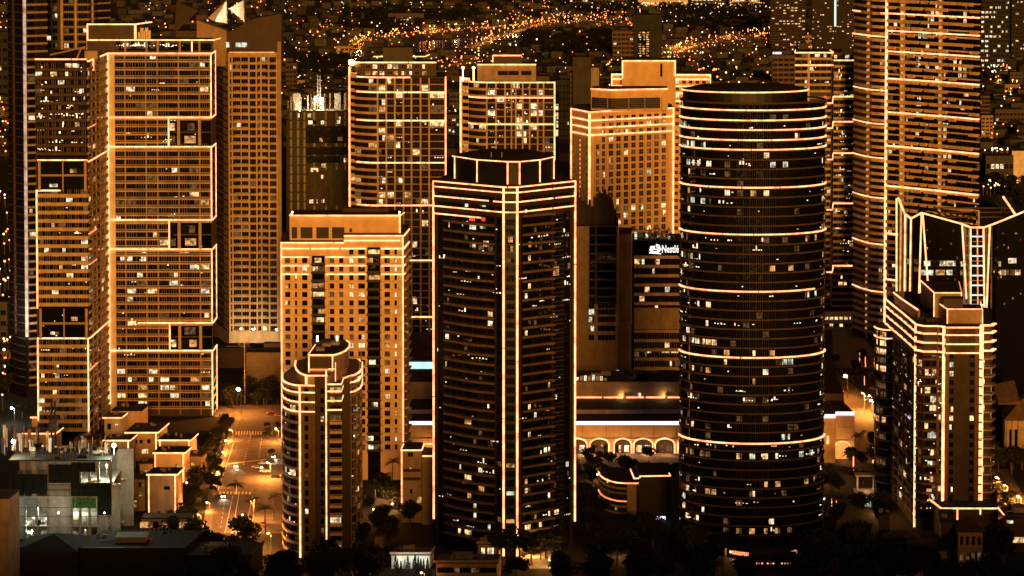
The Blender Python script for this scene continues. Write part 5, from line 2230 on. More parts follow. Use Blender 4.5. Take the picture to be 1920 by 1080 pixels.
    room([i, j, xy(1806, Y + 13, 575), xy(1768, Y + 13, 575)], z2, z2 + 3.6, 'roof_plant', 'bronze_panel')
    # inner terrace wall along the receding face
    q = PX([(1676, Y + 56), (1690, Y + 40), (1722, Y + 10)], 600)
    zq = zt + 4.2
    mb = MB()
    mb.band(q, 0, q.L, zt - .2, zq, -.6, 0)
    T.part('terrace_wall', mb, ['tan_concrete'])
    T.strip(q, 0, q.L, zq, w=.5)
    for px, Yo in ((1720, 14), (1729, 8), (1740, 4), (1748, 4), (1752, 6)):
        p = xy(px, Y + Yo, 600)
        mb = MB()
        mb.ball((p[0], p[1], zt + 1.0), 1.3, 0, 7, 5, .8)
        T.part('roof_shrub', mb, ['leaf_mid'])
    # rounded lower bay on the far end
    bx, by = xy(1660, Y + 60, 660)
    RB = ellipse(bx, by, 4.4, 9, 24)
    zr = zpy(617, Y + 52)
    T.solid('round_bay', [tuple(p) for p in RB.p[:-1]], 0, zr, ['dark_glass', 'roof_dark'])
    for py in (618, 634):
        T.strip(RB, 0, RB.L / 2, zpy(py, Y + 52), w=.5)
    for k in range(18):
        z = zr - 3.5 - fl * k
        m = {0: 'room_amber', 1: 'room_warm', 2: 'room_warm', 4: 'room_warm', 7: 'room_dim', 10: 'room_amber'}.get(k, 'room_dim' if k % 3 == 0 else 'dark_glass')
        if z < 1:
            break
        for t in (.12, .2, .28, .36):
            T.win(RB, RB.L * t, z, RB.L * .075, 2.5, m, 3, 1, 'black_frame', .08, True)
        mb = MB()
        mb.band(RB, 0, RB.L / 2, z - .7, z - .3, 0, .3)
        T.part('floor_band', mb, ['dim_slab'])
    T.flush()
    # entrance podium with a lit edge
    Z = PX([(1744, Y - 4), (1766, Y - 20), (1871, Y - 20)], 950)
    zp = zpy(953, Y - 20)
    T.solid('podium', [tuple(p) for p in Z.p] + [xy(1868, Y + 10, 950), xy(1744, Y + 10, 950)], 0, zp, ['bronze_panel', 'roof_dark'])
    T.strip(Z, 0, Z.L, zp, w=.6, gaps=False)
    for px in (1795, 1838):
        u = Z.ux(px, 960)
        T.vstrip(Z, u, zp - (4.4 if px < 1800 else 2.4), zp - .4, w=.5)
    return T


# ------------------------------------------------------------------ the tower still under construction
def build_site_tower():
    T = Tower('unfinished_tower', 'unfinished concrete tower wrapped in green netting with floodlights glaring on top', 'construction tower', 595, 1780)
    Y = 1760
    P = PX([(537, Y), (658, Y)], 290)
    zt = zpy(205, Y)
    T.solid('core', [tuple(p) for p in P.p] + [xy(655, Y + 34, 290), xy(540, Y + 34, 290)], 0, zt - 1, ['site_slab', 'raw_concrete'])
    fl = 17 / (FPX / Y)
    zs = [zt - 1 - fl * k for k in range(14)]
    mb = MB()
    mb.band(P, 0, P.L, -.4, .3, 0, 1.2)
    T.repeat('slab', mb, ['site_slab'], zs)
    for px in (547, 560, 572, 590, 612, 632, 648):
        u = P.ux(px)
        mb = MB()
        mb.band(P, u - .6, u + .6, 0, zt, 0, .9)
        T.part('column', mb, ['grey_concrete'])
    for a, b, y0, y1 in ((575, 655, 236, 268), (575, 655, 275, 290), (576, 640, 292, 305), (577, 658, 318, 385), (576, 610, 244, 262)):
        mb = MB()
        Q = Path([P.at(P.ux(a))[0] + Vector((0, -1.3)), P.at(P.ux(b))[0] + Vector((0, -1.3))])
        n = 14
        for i in range(n):
            p, q = Q.at(Q.L * i / n)[0], Q.at(Q.L * (i + 1) / n)[0]
            s = .25 * math.sin(i * 1.9)
            t = .25 * math.sin((i + 1) * 1.9)
            mb.quad((p.x, p.y + s, zpy(y1, Y)), (q.x, q.y + t, zpy(y1, Y)), (q.x, q.y + t, zpy(y0, Y)), (p.x, p.y + s, zpy(y0, Y)))
        T.part('netting', mb, ['net_dark' if y0 < 300 else 'site_slab'])
    for px, py, w, m in ((586, 229, 5, 'room_white'), (605, 229, 2, 'room_white'), (590, 318, 4.5, 'room_warm'), (607, 310, 2.4, 'room_warm'), (604, 262, 3, 'room_amber'), (635, 228, 2, 'room_white'), (638, 260, 3, 'room_dim'),
                         (588, 377, 5, 'room_warm'), (607, 376, 3, 'room_warm'), (648, 300, 2, 'room_white'), (606, 331, 2.5, 'room_warm'), (636, 222, 2, 'room_white'), (562, 216, 2, 'room_white'), (582, 216, 3, 'room_white')):
        T.win(P, P.ux(px, py), P.zx(px, py) - 1.2, w, 2.4, m, 2, 1, 'grey_concrete', 1.4, True)
    T.flush()
    for k in range(26):
        px = random.uniform(540, 654)
        p = xy(px, Y + random.uniform(2, 20), 200)
        h = random.uniform(2.5, 10)
        mb = MB()
        mb.bar((p[0], p[1], zt - 1), (p[0], p[1], zt + h), random.uniform(.35, .9))
        T.part('formwork_post', mb, [random.choice(('raw_concrete', 'brown_slab', 'grey_concrete'))])
    for px, w in ((636, 2.8), (644, 1.6), (556, 2.2)):
        p = xy(px, Y + 6, 190)
        mb = MB()
        mb.box(p[0] - w, p[0] + w, p[1], p[1] + 4, zt - 1, zt + 9)
        T.part('shaft_wall', mb, ['raw_concrete'])
    for px, py in ((592, 186), (600, 188), (592, 218), (562, 208)):
        p = at(px, py, Y + 3)
        mb = MB()
        mb.ball(p, 1.0 if py < 200 else .5, 1, 8, 5)
        mb.bar((p.x, p.y + .5, zt - 2), (p.x, p.y + .5, p.z), .2, 0)
        T.part('flood_lamp', mb, ['steel', 'flood_white'])
        lamp_post_light(T.root, p + Vector((0, -2, 0)), (1, .84, .5), 1300 if py < 200 else 900, 'flood_light', 1.0)
    p = xy(598, Y + 8, 160)
    mb = MB()
    for k in range(9):
        z = zt + k * 2.2
        mb.bar((p[0] - .9, p[1], z), (p[0] + .9, p[1], z + 2.2), .14)
        mb.bar((p[0] + .9, p[1], z), (p[0] - .9, p[1], z + 2.2), .14)
    for s in (-.9, .9):
        mb.bar((p[0] + s, p[1], zt - 1), (p[0] + s, p[1], zt + 20), .22)
    T.part('crane_mast', mb, ['steel'])
    return T


build_sail_tower()
build_left_towers()
build_wavy_tower()
build_sign_block()
build_folded_tower()
build_corner_tower()
build_site_tower()


# ------------------------------------------------------------------ lamps and cars
def street_lamp(px, py, label, h=8.0, mat='sodium', r=.42, watts=1500, col=(1, .45, .12), group='street lamps with a visible glow', arm=1.2):
    """Lamp whose glowing head shows at (px, py)."""
    p = gnd(px, py, h)
    o = thing('street_lamp', label, 'street lamp', (p.x, p.y, 0), group)
    mb = MB()
    mb.bar((p.x + arm, p.y + .3, 0), (p.x + arm, p.y + .3, h - .3), .13, 0, 6, .08)
    mb.obj('pole', 'steel', o)
    mb = MB()
    mb.bar((p.x + arm, p.y + .3, h - .4), (p.x, p.y, h + .35), .07, 0, 5)
    mb.obj('arm', 'steel', o)
    mb = MB()
    mb.ball((p.x, p.y, h), r, 0, 8, 6, .8)
    mb.obj('lamp_head', mat, o)
    if watts:
        lamp_post_light(o, (p.x, p.y, h - .7), col, watts, 'lamp_light', .3)
    return o


def make_car(label, x, y, rz, mat, head=True, tail=True, group='cars on the lit streets'):
    o = thing('parked_car' if not head else 'car', label, 'car', (x, y, .03), group, rz)
    prof = [(-2.15, .35), (-2.2, .75), (-1.9, .95), (-1.25, 1.0), (-.65, 1.42), (.85, 1.45), (1.5, 1.02), (2.1, .92), (2.2, .6), (2.15, .35)]
    mb = MB()
    n = len(prof)
    for s in (-.86, .86):
        mb.v += [(s * (.82 if z > 1.1 else 1.0), py, z) for py, z in prof]
    for i in range(n):
        j = (i + 1) % n
        mb.f.append((i, j, n + j, n + i))
        mb.m.append(0)
    mb.f += [tuple(range(n)), tuple(range(2 * n - 1, n - 1, -1))]
    mb.m += [0, 0]
    mb.obj('body', mat, o, (0, 0, 0))
    mb = MB()
    mb.quad((-.66, -1.2, 1.03), (.66, -1.2, 1.03), (.62, -.68, 1.40), (-.62, -.68, 1.40))
    mb.obj('windscreen', 'dark_glass', o, (0, .0, 0)).location = (0, -.02, .01)
    mb = MB()
    mb.quad((-.66, 1.46, 1.05), (.66, 1.46, 1.05), (.62, .9, 1.42), (-.62, .9, 1.42))
    mb.obj('rear_window', 'dark_glass', o, (0, 0, 0)).location = (0, .02, .01)
    for s in (-1, 1):
        mb = MB()
        mb.quad((s * .84, -1.05, 1.02), (s * .84, 1.3, 1.05), (s * .73, .8, 1.38), (s * .73, -.6, 1.36))
        mb.obj('side_window', 'dark_glass', o, (0, 0, 0)).location = (s * .02, 0, 0)
    wm = MB()
    wm.bar((-.1, 0, 0), (.1, 0, 0), .33, 0, 10)
    me = wm.mesh('wheel', ['tyre'])
    for sx in (-.8, .8):
        for sy in (-1.35, 1.35):
            mesh_obj('wheel', me, o, (sx, sy, .33))
    for s in (-.6, .6):
        mb = MB()
        mb.ball((s, -2.2, .7), .2 if head else .12, 0, 6, 4)
        mb.obj('headlight', 'head_light' if head else 'white_paint', o, (0, 0, 0))
        mb = MB()
        mb.ball((s, 2.2, .8), .17, 0, 6, 4)
        mb.obj('tail_light', 'tail_light' if tail else 'tail_red', o, (0, 0, 0))
    if head:
        ld = bpy.data.lights.new('headlight_beam', 'SPOT')
        ld.energy = 3500
        ld.spot_size = math.radians(60)
        ld.color = (1, .82, .5)
        ld.shadow_soft_size = .2
        lo = bpy.data.objects.new('headlight_beam', ld)
        lo.parent = o
        lo.location = (0, -2.5, .8)
        lo.rotation_euler = (math.radians(82), 0, math.pi)
        COL.objects.link(lo)
    return o


# cars: rz = 0 faces the camera
for px, py, rz, mat, head, tail, label in (
        (442, 876, .12, 'white_paint', True, True, 'white car with bright headlights driving toward the crossing below the median'),
        (418, 932, .15, 'white_paint', True, True, 'car with paired headlights glaring on the lower left lane'),
        (482, 879, 1.15, 'pale_concrete', True, True, 'pale car turning with one bright headlight near the junction'),
        (493, 871, 2.0, 'white_paint', True, False, 'white car behind the turning pale car'),
        (497, 886, 1.45, 'white_paint', False, True, 'white car seen side on at the junction'),
        (517, 896, 1.35, 'black_steel', False, True, 'dark car half hidden beside the rounded tower'),
        (508, 858, .6, 'steel', True, False, 'grey car waiting under the roadside tree'),
        (510, 778, 1.5, 'tail_red', False, True, 'red car parked on the far cross street'),
        (524, 781, 1.5, 'white_paint', False, True, 'white car parked behind the red one on the cross street'),
        (463, 1003, .2, 'black_steel', False, True, 'dark car with red tail lights under the bottom trees'),
        (493, 985, math.pi + .1, 'steel', False, True, 'grey car with red tail lights beside the palms'),
        (1891, 949, math.pi + .6, 'white_paint', False, True, 'white car with red tail lights on the right road'),
        (1899, 955, math.pi + .6, 'steel', False, True, 'grey car braking on the right road, nearer the camera'),
        (1884, 941, math.pi + .6, 'black_steel', False, True, 'dark car farthest up the queue on the right road'),
        (1628, 752, .5, 'white_paint', True, True, 'car with bluish white headlights on the side road'),
        (1638, 731, .5, 'steel', True, True, 'car coming down the side road behind another'),
        (1583, 735, 2.6, 'tail_red', False, True, 'red car parked at the top of the side road'),
        (26, 722, 1.0, 'white_paint', False, True, 'white car with red tail lights on the dark left edge'),
        (35, 732, 1.2, 'white_paint', False, True, 'white van like car in front of the dark left trees')):
    p = gnd(px, py)
    make_car(label, p.x, p.y, rz, mat, head, tail)

lamp_defs = [
    (447, 730, 'brightest sodium street lamp beside the tall pole by the angled tower', 12, 'sodium', .95, 14000),
    (423, 826, 'small globe lamp on the pavement beside the crossing', 5, 'bulb_warm', .4, 1500),
    (418, 848, 'globe lamp on the pavement below the crossing', 5, 'bulb_warm', .4, 1500),
    (517, 804, 'white globe lamp at the right end of the crossing', 6, 'bulb_warm', .5, 2500),
    (431, 806, 'globe lamp on the pavement above the crossing', 5, 'bulb_warm', .35, 1500),
    (388, 942, 'lamp among the shrubs left of the lower lane', 4, 'bulb_warm', .4, 1200),
    (371, 965, 'lamp glowing low between the dark front trees', 4, 'bulb_warm', .35, 1200),
    (502, 868, 'lamp at the right kerb behind the turning cars', 7, 'sodium', .3, 5000),
    (470, 940, 'lamp over the lower right lane', 8, 'sodium', .25, 5000),
    (408, 885, 'pavement lamp beside the house gate', 5, 'bulb_warm', .3, 2200),
    (455, 965, 'lamp by the palm island in the lower lane', 7, 'bulb_warm', .3, 3000),
    (502, 1000, 'lamp behind the bottom palms', 7, 'bulb_warm', .35, 2500),
    (1585, 705, 'brightest sodium street lamp over the side road at right', 11, 'sodium', .9, 5000),
    (1617, 737, 'sodium lamp lower down the side road', 9, 'sodium', .35, 4000),
    (1630, 742, 'bluish white lamp beside the side road', 8, 'head_light', .4, 2500),
    (1632, 752, 'sodium lamp beside the palms of the side road', 8, 'sodium', .3, 3500),
    (1868, 895, 'lamp at the far end of the right road', 7, 'bulb_warm', .5, 2000),
    (1909, 931, 'lamp on the kerb of the right road', 7, 'bulb_warm', .6, 3000),
    (1883, 910, 'lamp between the trees of the right road', 7, 'sodium', .25, 4000),
    (693, 1076, 'small bright lamp at the bottom edge among dark trees', 4, 'bulb_warm', .5, 500),
    (790, 1074, 'small bright lamp by the cypresses at the bottom edge', 4, 'bulb_warm', .4, 500),
    (1218, 945, 'dim lamp on the black block beside the curved low building', 5, 'bulb_warm', .5, 150),
    (600, 905, 'lamp in the garden behind the rounded tower', 5, 'bulb_warm', .3, 800),
    (22, 765, 'white floodlamp on the dark slope at the left edge', 8, 'flood_white', .6, 6000),
    (20, 632, 'lamp on the lattice post at the left edge', 9, 'bulb_warm', .5, 2500)]
for px, py, label, h, mat, r, w in lamp_defs:
    street_lamp(px, py, label, h, mat, r, (w * 1.15 if mat != 'flood_white' else w * .12), (1, .31, .05) if mat != 'flood_white' else (.95, 1, .75))
p = gnd(459, 756)
o = thing('lamp_post', 'tall plain utility pole beside the brightest street lamp', 'pole', (p.x, p.y, 0))
mb = MB()
mb.bar((p.x, p.y, 0), (p.x, p.y, 30), .35, 0, 6, .22)
mb.obj('pole', 'pale_concrete', o)
mb = MB()
mb.bar((p.x - 1, p.y, 29), (p.x + 1.6, p.y, 29), .15)
mb.bar((p.x - 1, p.y, 27.6), (p.x + 1, p.y, 27.6), .12)
mb.obj('cross_arm', 'steel', o)
# bollards on the median
for k in range(13):
    t = k / 12
    p = gnd(457 + 14 * t, 873 - 58 * t)
    mb = MB()
    mb.bar((p.x, p.y, 0), (p.x, p.y, 1.1), .24, 0, 8, .2)
    mb.bar((p.x, p.y, .55), (p.x, p.y, .8), .26, 1, 8)
    o = mb.obj('bollard', ['tail_red', 'white_paint'], None, (p.x, p.y, 0))
    o.location = (p.x, p.y, .02)
    tag(o, ORD[k] + ' red and white bollard from the near end of the street median', 'bollard', 'bollards down the street median')


# ------------------------------------------------------------------ houses
class House(Tower):
    def __init__(self, name, label, cat, x0, x1, py, depth, h, wall, roof, group=None, over=.5, lit=True, slope=0.0, z0=0.0, skew=0.0, corners=True, side=None):
        """A house whose front wall stands between photo columns x0 and x1 with its foot at row py."""
        c = gnd((x0 + x1) / 2, py)
        Tower.__init__(self, name, label, cat, (x0 + x1) / 2, c.y, group)
        self.Y = Y = c.y
        a, b = xy(x0, Y, py), xy(x1, Y + skew, py)
        self.h = h
        bk = [(b[0] + depth * .12, b[1] + depth), (a[0] + depth * .12, a[1] + depth)]
        self.F = Path([a, b])
        mb = MB()
        mb.prism([a, b] + bk, z0, h)
        self.part('wall', mb, [wall])
        v = over
        ra = [(a[0] - v, a[1] - v), (b[0] + v, b[1] - v), (bk[0][0] + v, bk[0][1] + v), (bk[1][0] - v, bk[1][1] + v)]
        mb = MB()
        if slope:
            mb.prism(ra, h, h + .25)
            c4 = Vector((sum(p[0] for p in ra) / 4, sum(p[1] for p in ra) / 4))
            wdt = (Vector(ra[1]) - Vector(ra[0])).length
            dpt = depth + 2 * v
            if wdt > dpt:
                r1, r2 = Vector((c4.x - (wdt - dpt) / 2, c4.y)), Vector((c4.x + (wdt - dpt) / 2, c4.y))
            else:
                r1, r2 = Vector((c4.x, c4.y - (dpt - wdt) / 2)), Vector((c4.x, c4.y + (dpt - wdt) / 2))
            zt = h + .26
            P4 = [(p[0], p[1], zt) for p in ra]
            R1, R2 = (r1.x, r1.y, zt + slope), (r2.x, r2.y, zt + slope)
            if wdt > dpt:
                mb.quad(P4[0], P4[1], R2, R1)
                mb.tri(P4[1], P4[2], R2)
                mb.quad(P4[2], P4[3], R1, R2)
                mb.tri(P4[3], P4[0], R1)
            else:
                mb.tri(P4[0], P4[1], R1)
                mb.quad(P4[1], P4[2], R2, R1)
                mb.tri(P4[2], P4[3], R2)
                mb.quad(P4[3], P4[0], R1, R2)
        else:
            mb.prism(ra, h, h + .55)
        self.part('roof', mb, [roof])
        if not slope and cat in ('house', 'low building'):
            for _ in range(3 if cat == 'house' else 5):
                t, q = random.uniform(.1, .75), random.uniform(.25, .8)
                x, y = a[0] + (b[0] - a[0]) * t, a[1] + depth * q
                m2 = MB()
                if random.random() < .5:
                    m2.box(x, x + random.uniform(.8, 2.0), y, y + 1.2, h + .5, h + random.uniform(1, 1.9))
                else:
                    m2.bar((x, y, h + .5), (x, y, h + 2), .6, 0, 8)
                self.part('roof_unit', m2, [random.choice(('grey_concrete', 'tan_concrete', 'steel'))])
            if cat == 'low building':
                for _ in range(3):
                    t, q = random.uniform(.05, .6), random.uniform(.2, .85)
                    x, y = a[0] + (b[0] - a[0]) * t, a[1] + depth * q
                    m2 = MB()
                    m2.bar((x, y, h + .9), (x + (b[0] - a[0]) * random.uniform(.1, .35), y + random.uniform(-2, 2), h + .9), .22, 0, 6)
                    self.part('roof_duct', m2, ['grey_concrete'])
                m2 = MB()
                for p, q in ((ra[0], ra[1]), (ra[1], ra[2])):
                    m2.prism([p, q, (q[0], q[1] + .3), (p[0] - .3, p[1] + .3)], h + .55, h + 1.3)
                self.part('parapet', m2, [wall])
                m2 = MB()
                x, y = a[0] + (b[0] - a[0]) * .3, a[1] + depth * .35
                m2.box(x, x + (b[0] - a[0]) * .3, y, y + depth * .3, h + .5, h + 2.6)
                self.part('roof_room', m2, ['grey_concrete', ])
        if lit:
            e = Path([ra[0], ra[1]])
            e2 = Path([ra[1], ra[2]])
            self.strip(e, 0, e.L, h + .3, w=.15, h=.62, gaps=False)
            self.strip(e2, 0, e2.L, h + .3, w=.15, h=.55, gaps=False)
            if corners:
                self.vstrip(self.F, 0, .3, h - .05, w=.12, h=.55)
                self.vstrip(self.F, self.F.L, .3, h - .05, w=.12, h=.55)

    def opening(self, t, z, w, h, mat, nx=2, frame='bronze_panel'):
        self.win(self.F, self.F.L * t, z, w, h, mat, nx, 1, frame, .05, True)


G1 = 'flat roofed townhouses below the angled tower'
defs = [
    # label, x0, x1, py, depth, h, wall, roof, lit, openings, corner strips
    ('plain front townhouse with two lit corner posts and a small dark vent', 278, 330, 962, 12, 15.5, 'tan_concrete', 'roof_dark', True, [(.68, 9.5, 2.4, 1.5, 'dark_glass', 3)], True),
    ('townhouse with a lit eave directly behind the plain front one', 290, 345, 905, 12, 12.5, 'orange_stucco', 'roof_dark', True, [(.8, 6, 2, 2, 'room_amber', 2)], True),
    ('third townhouse back with a lit eave and dark roof', 299, 356, 880, 13, 12.5, 'orange_stucco', 'roof_dark', True, [(.25, 6.5, 2, 1.8, 'dark_glass', 2), (.6, 6.5, 2, 1.8, 'dark_glass', 2)], True),
    ('long corner townhouse with a row of small square windows', 236, 294, 865, 20, 12.5, 'orange_stucco', 'roof_brown', True, [(.15, 8, 1.3, 1.6, 'dark_glass', 1), (.32, 8, 1.3, 1.6, 'dark_glass', 1), (.5, 8, 1.3, 1.6, 'dark_glass', 1), (.75, 8, 1.5, 1.8, 'bronze_glass', 1), (.2, 3.5, 2, 2.4, 'room_warm', 2), (.62, 3.4, 3, 2.2, 'room_warm', 3)], True),
    ('narrow grey townhouse left of the plain front one', 238, 272, 958, 10, 13, 'tan_concrete', 'roof_brown', False, [(.25, 9.6, 2.2, 2, 'dark_glass', 2), (.8, 9.6, 2.2, 2.2, 'room_dim', 2), (.75, 6, 1.6, 2, 'room_amber', 2), (.5, 1.2, 3, 3.2, 'room_amber', 4)], False),
    ('pale townhouse with a lit roof edge beside the glaring site lamp', 196, 242, 885, 12, 13.5, 'pale_concrete', 'roof_tan', True, [(.3, 7, 2, 2, 'room_dim', 2)], True),
    ('cream block with a bright white front under the angled tower', 196, 226, 838, 10, 13, 'pale_concrete', 'roof_tan', True, [(.3, 8, 1.6, 2.6, 'dark_glass', 1), (.75, 8, 1.6, 2.6, 'room_warm', 2)], False),
    ('orange block with a dark mansard roof against the angled tower', 212, 264, 815, 14, 11, 'orange_stucco', 'roof_dark', False, [], False),
    ('brown roofed house left of the pale townhouse', 142, 180, 862, 10, 9, 'tan_concrete', 'roof_brown', False, [(.5, 3, 3, 2.4, 'room_cool', 3)], False),
    ('house with a lit eave behind the black crane, upper of two', 60, 112, 818, 12, 8.5, 'orange_stucco', 'roof_tan', True, [(.4, 3, 4, 2.4, 'room_amber', 4)], False),
    ('house with a lit eave behind the black crane, lower of two', 44, 102, 858, 12, 10.5, 'pale_concrete', 'roof_tan', True, [(.45, 4, 5, 2.6, 'dark_glass', 4)], False),
    ('small orange roofed annex between the townhouses', 262, 286, 905, 8, 8, 'orange_stucco', 'roof_tan', False, [(.5, 4, 1.6, 1.6, 'room_amber', 1)], False),
    ('low dark house on the slope right of the townhouses', 352, 378, 895, 10, 9, 'tan_concrete', 'roof_brown', False, [(.4, 5, 2, 1.6, 'room_amber', 2)], False),
]
for label, x0, x1, py, dep, h, wall, roof, lit, ops, cor in defs:
    hs = House('townhouse', label, 'house', x0, x1, py, dep, h, wall, roof, G1, .7, lit, 0, corners=cor)
    for t, z, w, hh, m, nx in ops:
        hs.opening(t, z, w, hh, m, nx)
    hs.flush()
hs = House('gate_house', 'low gate building with lit openings and a row of cypresses before it', 'gate building', 266, 356, 1012, 7, 8.2, 'tan_concrete', 'roof_brown', None, .4, False)
for t, m, w in ((.12, 'room_amber', 6), (.24, 'room_dim', 4), (.5, 'room_amber', 3.4), (.64, 'room_warm', 1), (.8, 'room_warm', 1.0), (.88, 'room_amber', 1.6), (.95, 'room_warm', .9)):
    hs.opening(t, 4.6, w, 2.6, m, 3)
for t in (.08, .2, .3, .55, .63, .78, .84, .93):
    hs.opening(t, .8, 1.8, 2.8, 'room_warm' if t in (.2, .55, .84) else 'room_amber', 1)
hs.flush()
# retaining wall and long dark roof beside the street lamp
hs = House('boundary_wall', 'tall tan retaining wall beyond the street lamp', 'wall', 462, 640, 720, 3, 16, 'tan_concrete', 'roof_dark', None, .3, False)
hs = House('low_building', 'long dark roofed building at the foot of the sail tower', 'low building', 404, 700, 690, 20, 9, 'bronze_panel', 'roof_dark', None, .6, False)

# ------------------------------------------------------------------ construction yard at lower left
def build_site():
    T = Tower('building_site', 'concrete frame under construction with green netting and white work lights', 'building site', 120, 1165)
    Y = 1150
    P = PX([(18, Y), (236, Y)], 980)
    zt = zpy(930, Y)
    lv = [zpy(py, Y) for py in (1027, 1008, 985, 930, 905, 862)]
    for k, z in enumerate(lv):
        mb = MB()
        q0, q1 = (0, P.ux(209, 980)) if k < 4 else (0, P.ux(212 if k == 4 else 208, 980))
        if k == 0:
            q1 = P.L
        mb.band(P, q0, q1, z - .55, z, -24, .25)
        T.part('slab', mb, ['raw_concrete' if k < 5 else 'site_slab'])
    mb = MB()
    mb.band(P, 0, P.L, 0, lv[-1] - .6, -25, -24.2)
    T.part('rear_wall', mb, ['grey_concrete'])
    for a, b, z0, z1 in ((18, 44, lv[0], lv[3]), (92, 132, lv[0], lv[3]), (185, 203, lv[1], lv[3]), (60, 68, lv[3], lv[5]), (210, 226, 0, lv[4]), (92, 131, lv[3], lv[4])):
        mb = MB()
        ua, ub = P.ux(a, 980), P.ux(b, 980)
        mb.band(P, ua, ub, z0 + .01, z1 - .57, -1.0, .0)
        T.part('concrete_wall', mb, ['raw_concrete' if a != 92 or z0 < lv[3] else 'grey_concrete'])
    for px in (46, 68, 90, 134, 150, 168, 184, 208):
        u = P.ux(px, 980)
        mb = MB()
        mb.band(P, u - .5, u + .5, 0, lv[5] - .6, -1.4, -.4)
        T.part('column', mb, ['grey_concrete'])
    for a, b, y0, y1, m in ((136, 181, 932, 952, 'green_net'), (184, 209, 905, 965, 'net_dark'), (134, 184, 905, 930, 'net_dark'), (18, 90, 888, 925, 'net_dark'), (92, 150, 870, 905, 'net_dark'), (135, 180, 866, 884, 'net_dark')):
        Q = Path([P.at(P.ux(a, 980))[0] + Vector((0, -.7)), P.at(P.ux(b, 980))[0] + Vector((0, -.7))])
        mb = MB()
        n = 12
        for i in range(n):
            p, q = Q.at(Q.L * i / n)[0], Q.at(Q.L * (i + 1) / n)[0]
            s, t = .3 * math.sin(i * 2.1), .3 * math.sin((i + 1) * 2.1)
            mb.quad((p.x, p.y + s, zpy(y1, Y)), (q.x, q.y + t, zpy(y1, Y)), (q.x, q.y + t, zpy(y0, Y)), (p.x, p.y + s, zpy(y0, Y)))
        T.part('netting', mb, [m])
    for k in range(3):
        for px in (46, 52, 60, 68, 76, 84, 136, 144, 156, 164, 172, 180):
            z = lv[k]
            mb = MB()
            u = P.ux(px, 980)
            if (k * 7 + px) % 3:
                mb.band(P, u, u + random.uniform(.8, 1.6), z, z + random.uniform(1.0, 2.6), -random.uniform(1, 5), -.6)
                T.part('block_wall', mb, [random.choice(('pale_concrete', 'raw_concrete', 'white_paint', 'grey_concrete', 'black_steel'))])
    for z in (lv[3] + 2.2, lv[3] + 4.4, lv[2] + 3.6, lv[2] + 7):
        mb = MB()
        mb.band(P, .2, P.ux(208, 980), z, z + .14, .35, .5)
        T.part('scaffold_rail', mb, ['black_steel'])
    # scaffold, formwork and clutter
    for k in range(90):
        px = random.uniform(20, 230)
        z = random.choice(lv[:5])
        p = P.at(P.ux(px, 980))[0]
        dy = random.uniform(0, 6)
        mb = MB()
        if random.random() < .5:
            mb.bar((p.x, p.y + dy, z), (p.x, p.y + dy, z + random.uniform(2, 4)), .09)
            mb.bar((p.x, p.y + dy, z + 1.8), (p.x + random.uniform(1.5, 3), p.y + dy, z + 1.9), .08)
            T.part('scaffold_pole', mb, ['steel'])
        else:
            s = random.uniform(.6, 1.8)
            mb.box(p.x, p.x + s * 1.6, p.y + dy, p.y + dy + s, z, z + s * .7)
            T.part('material_stack', mb, [random.choice(('pale_concrete', 'white_paint', 'tan_concrete', 'steel'))])
    # top deck: tall formwork sheets lit white
    for k in range(70):
        px = random.uniform(0, 100) if k < 36 else random.uniform(130, 205)
        p = xy(px, Y + 10 + random.uniform(0, 26), 850)
        h = random.uniform(1.5, 8) if px < 100 else random.uniform(1, 4)
        w = random.uniform(.2, 1.5)
        mb = MB()
        mb.box(p[0], p[0] + w, p[1], p[1] + .5, lv[-1] - .1, lv[-1] + h)
        T.part('formwork_sheet', mb, [random.choice(('pale_concrete', 'white_paint', 'raw_concrete', 'tan_concrete', 'black_steel', 'black_steel', 'bronze_panel'))])
    for px, py, z, w in ((25, 828, lv[5] + 6, 1500), (213, 836, lv[5] + 5, 2500), (142, 940, lv[2] + 5, 900), (70, 955, lv[2] + 6, 900), (60, 995, lv[1] + 2, 420), (160, 995, lv[1] + 2, 520), (150, 1016, lv[0] + 2, 300), (40, 1018, lv[0] + 2, 300), (200, 872, lv[4] + 6, 900), (110, 885, lv[4] + 4, 160), (165, 890, lv[4] + 4, 300)):
        d = ray(px, py)
        t = (z - CAM_H) / d.z
        p = Vector((d.x * t, d.y * t, z))
        p.y = min(max(p.y, Y + 3), Y + 22)
        mb = MB()
        mb.ball(p, .75 if w > 1400 else .22, 1, 8, 5)
        mb.bar((p.x, p.y + .5, p.z - 4), (p.x, p.y + .5, p.z), .12, 0)
        T.part('work_lamp', mb, ['steel', 'flood_white'])
        lamp_post_light(T.root, p + Vector((0, -1, -.3)), (.94, 1, .72) if px > 100 or w < 1400 else (1, .88, .6), w, 'work_light', .5)
    for px, w in ((34, 150), (110, 220), (196, 120)):  # extra lamps added in front to whiten the concrete walls
        p = xy(px, Y - 9, 1000)
        mb = MB()
        mb.bar((p[0], p[1], 0), (p[0], p[1], 12.6), .1, 0)
        mb.ball((p[0], p[1], 12.8), .2, 1, 7, 5)
        T.part('work_lamp', mb, ['steel', 'flood_white'])
        lamp_post_light(T.root, (p[0], p[1] + .4, 12.4), (.95, 1, .74), w, 'work_light', .4)
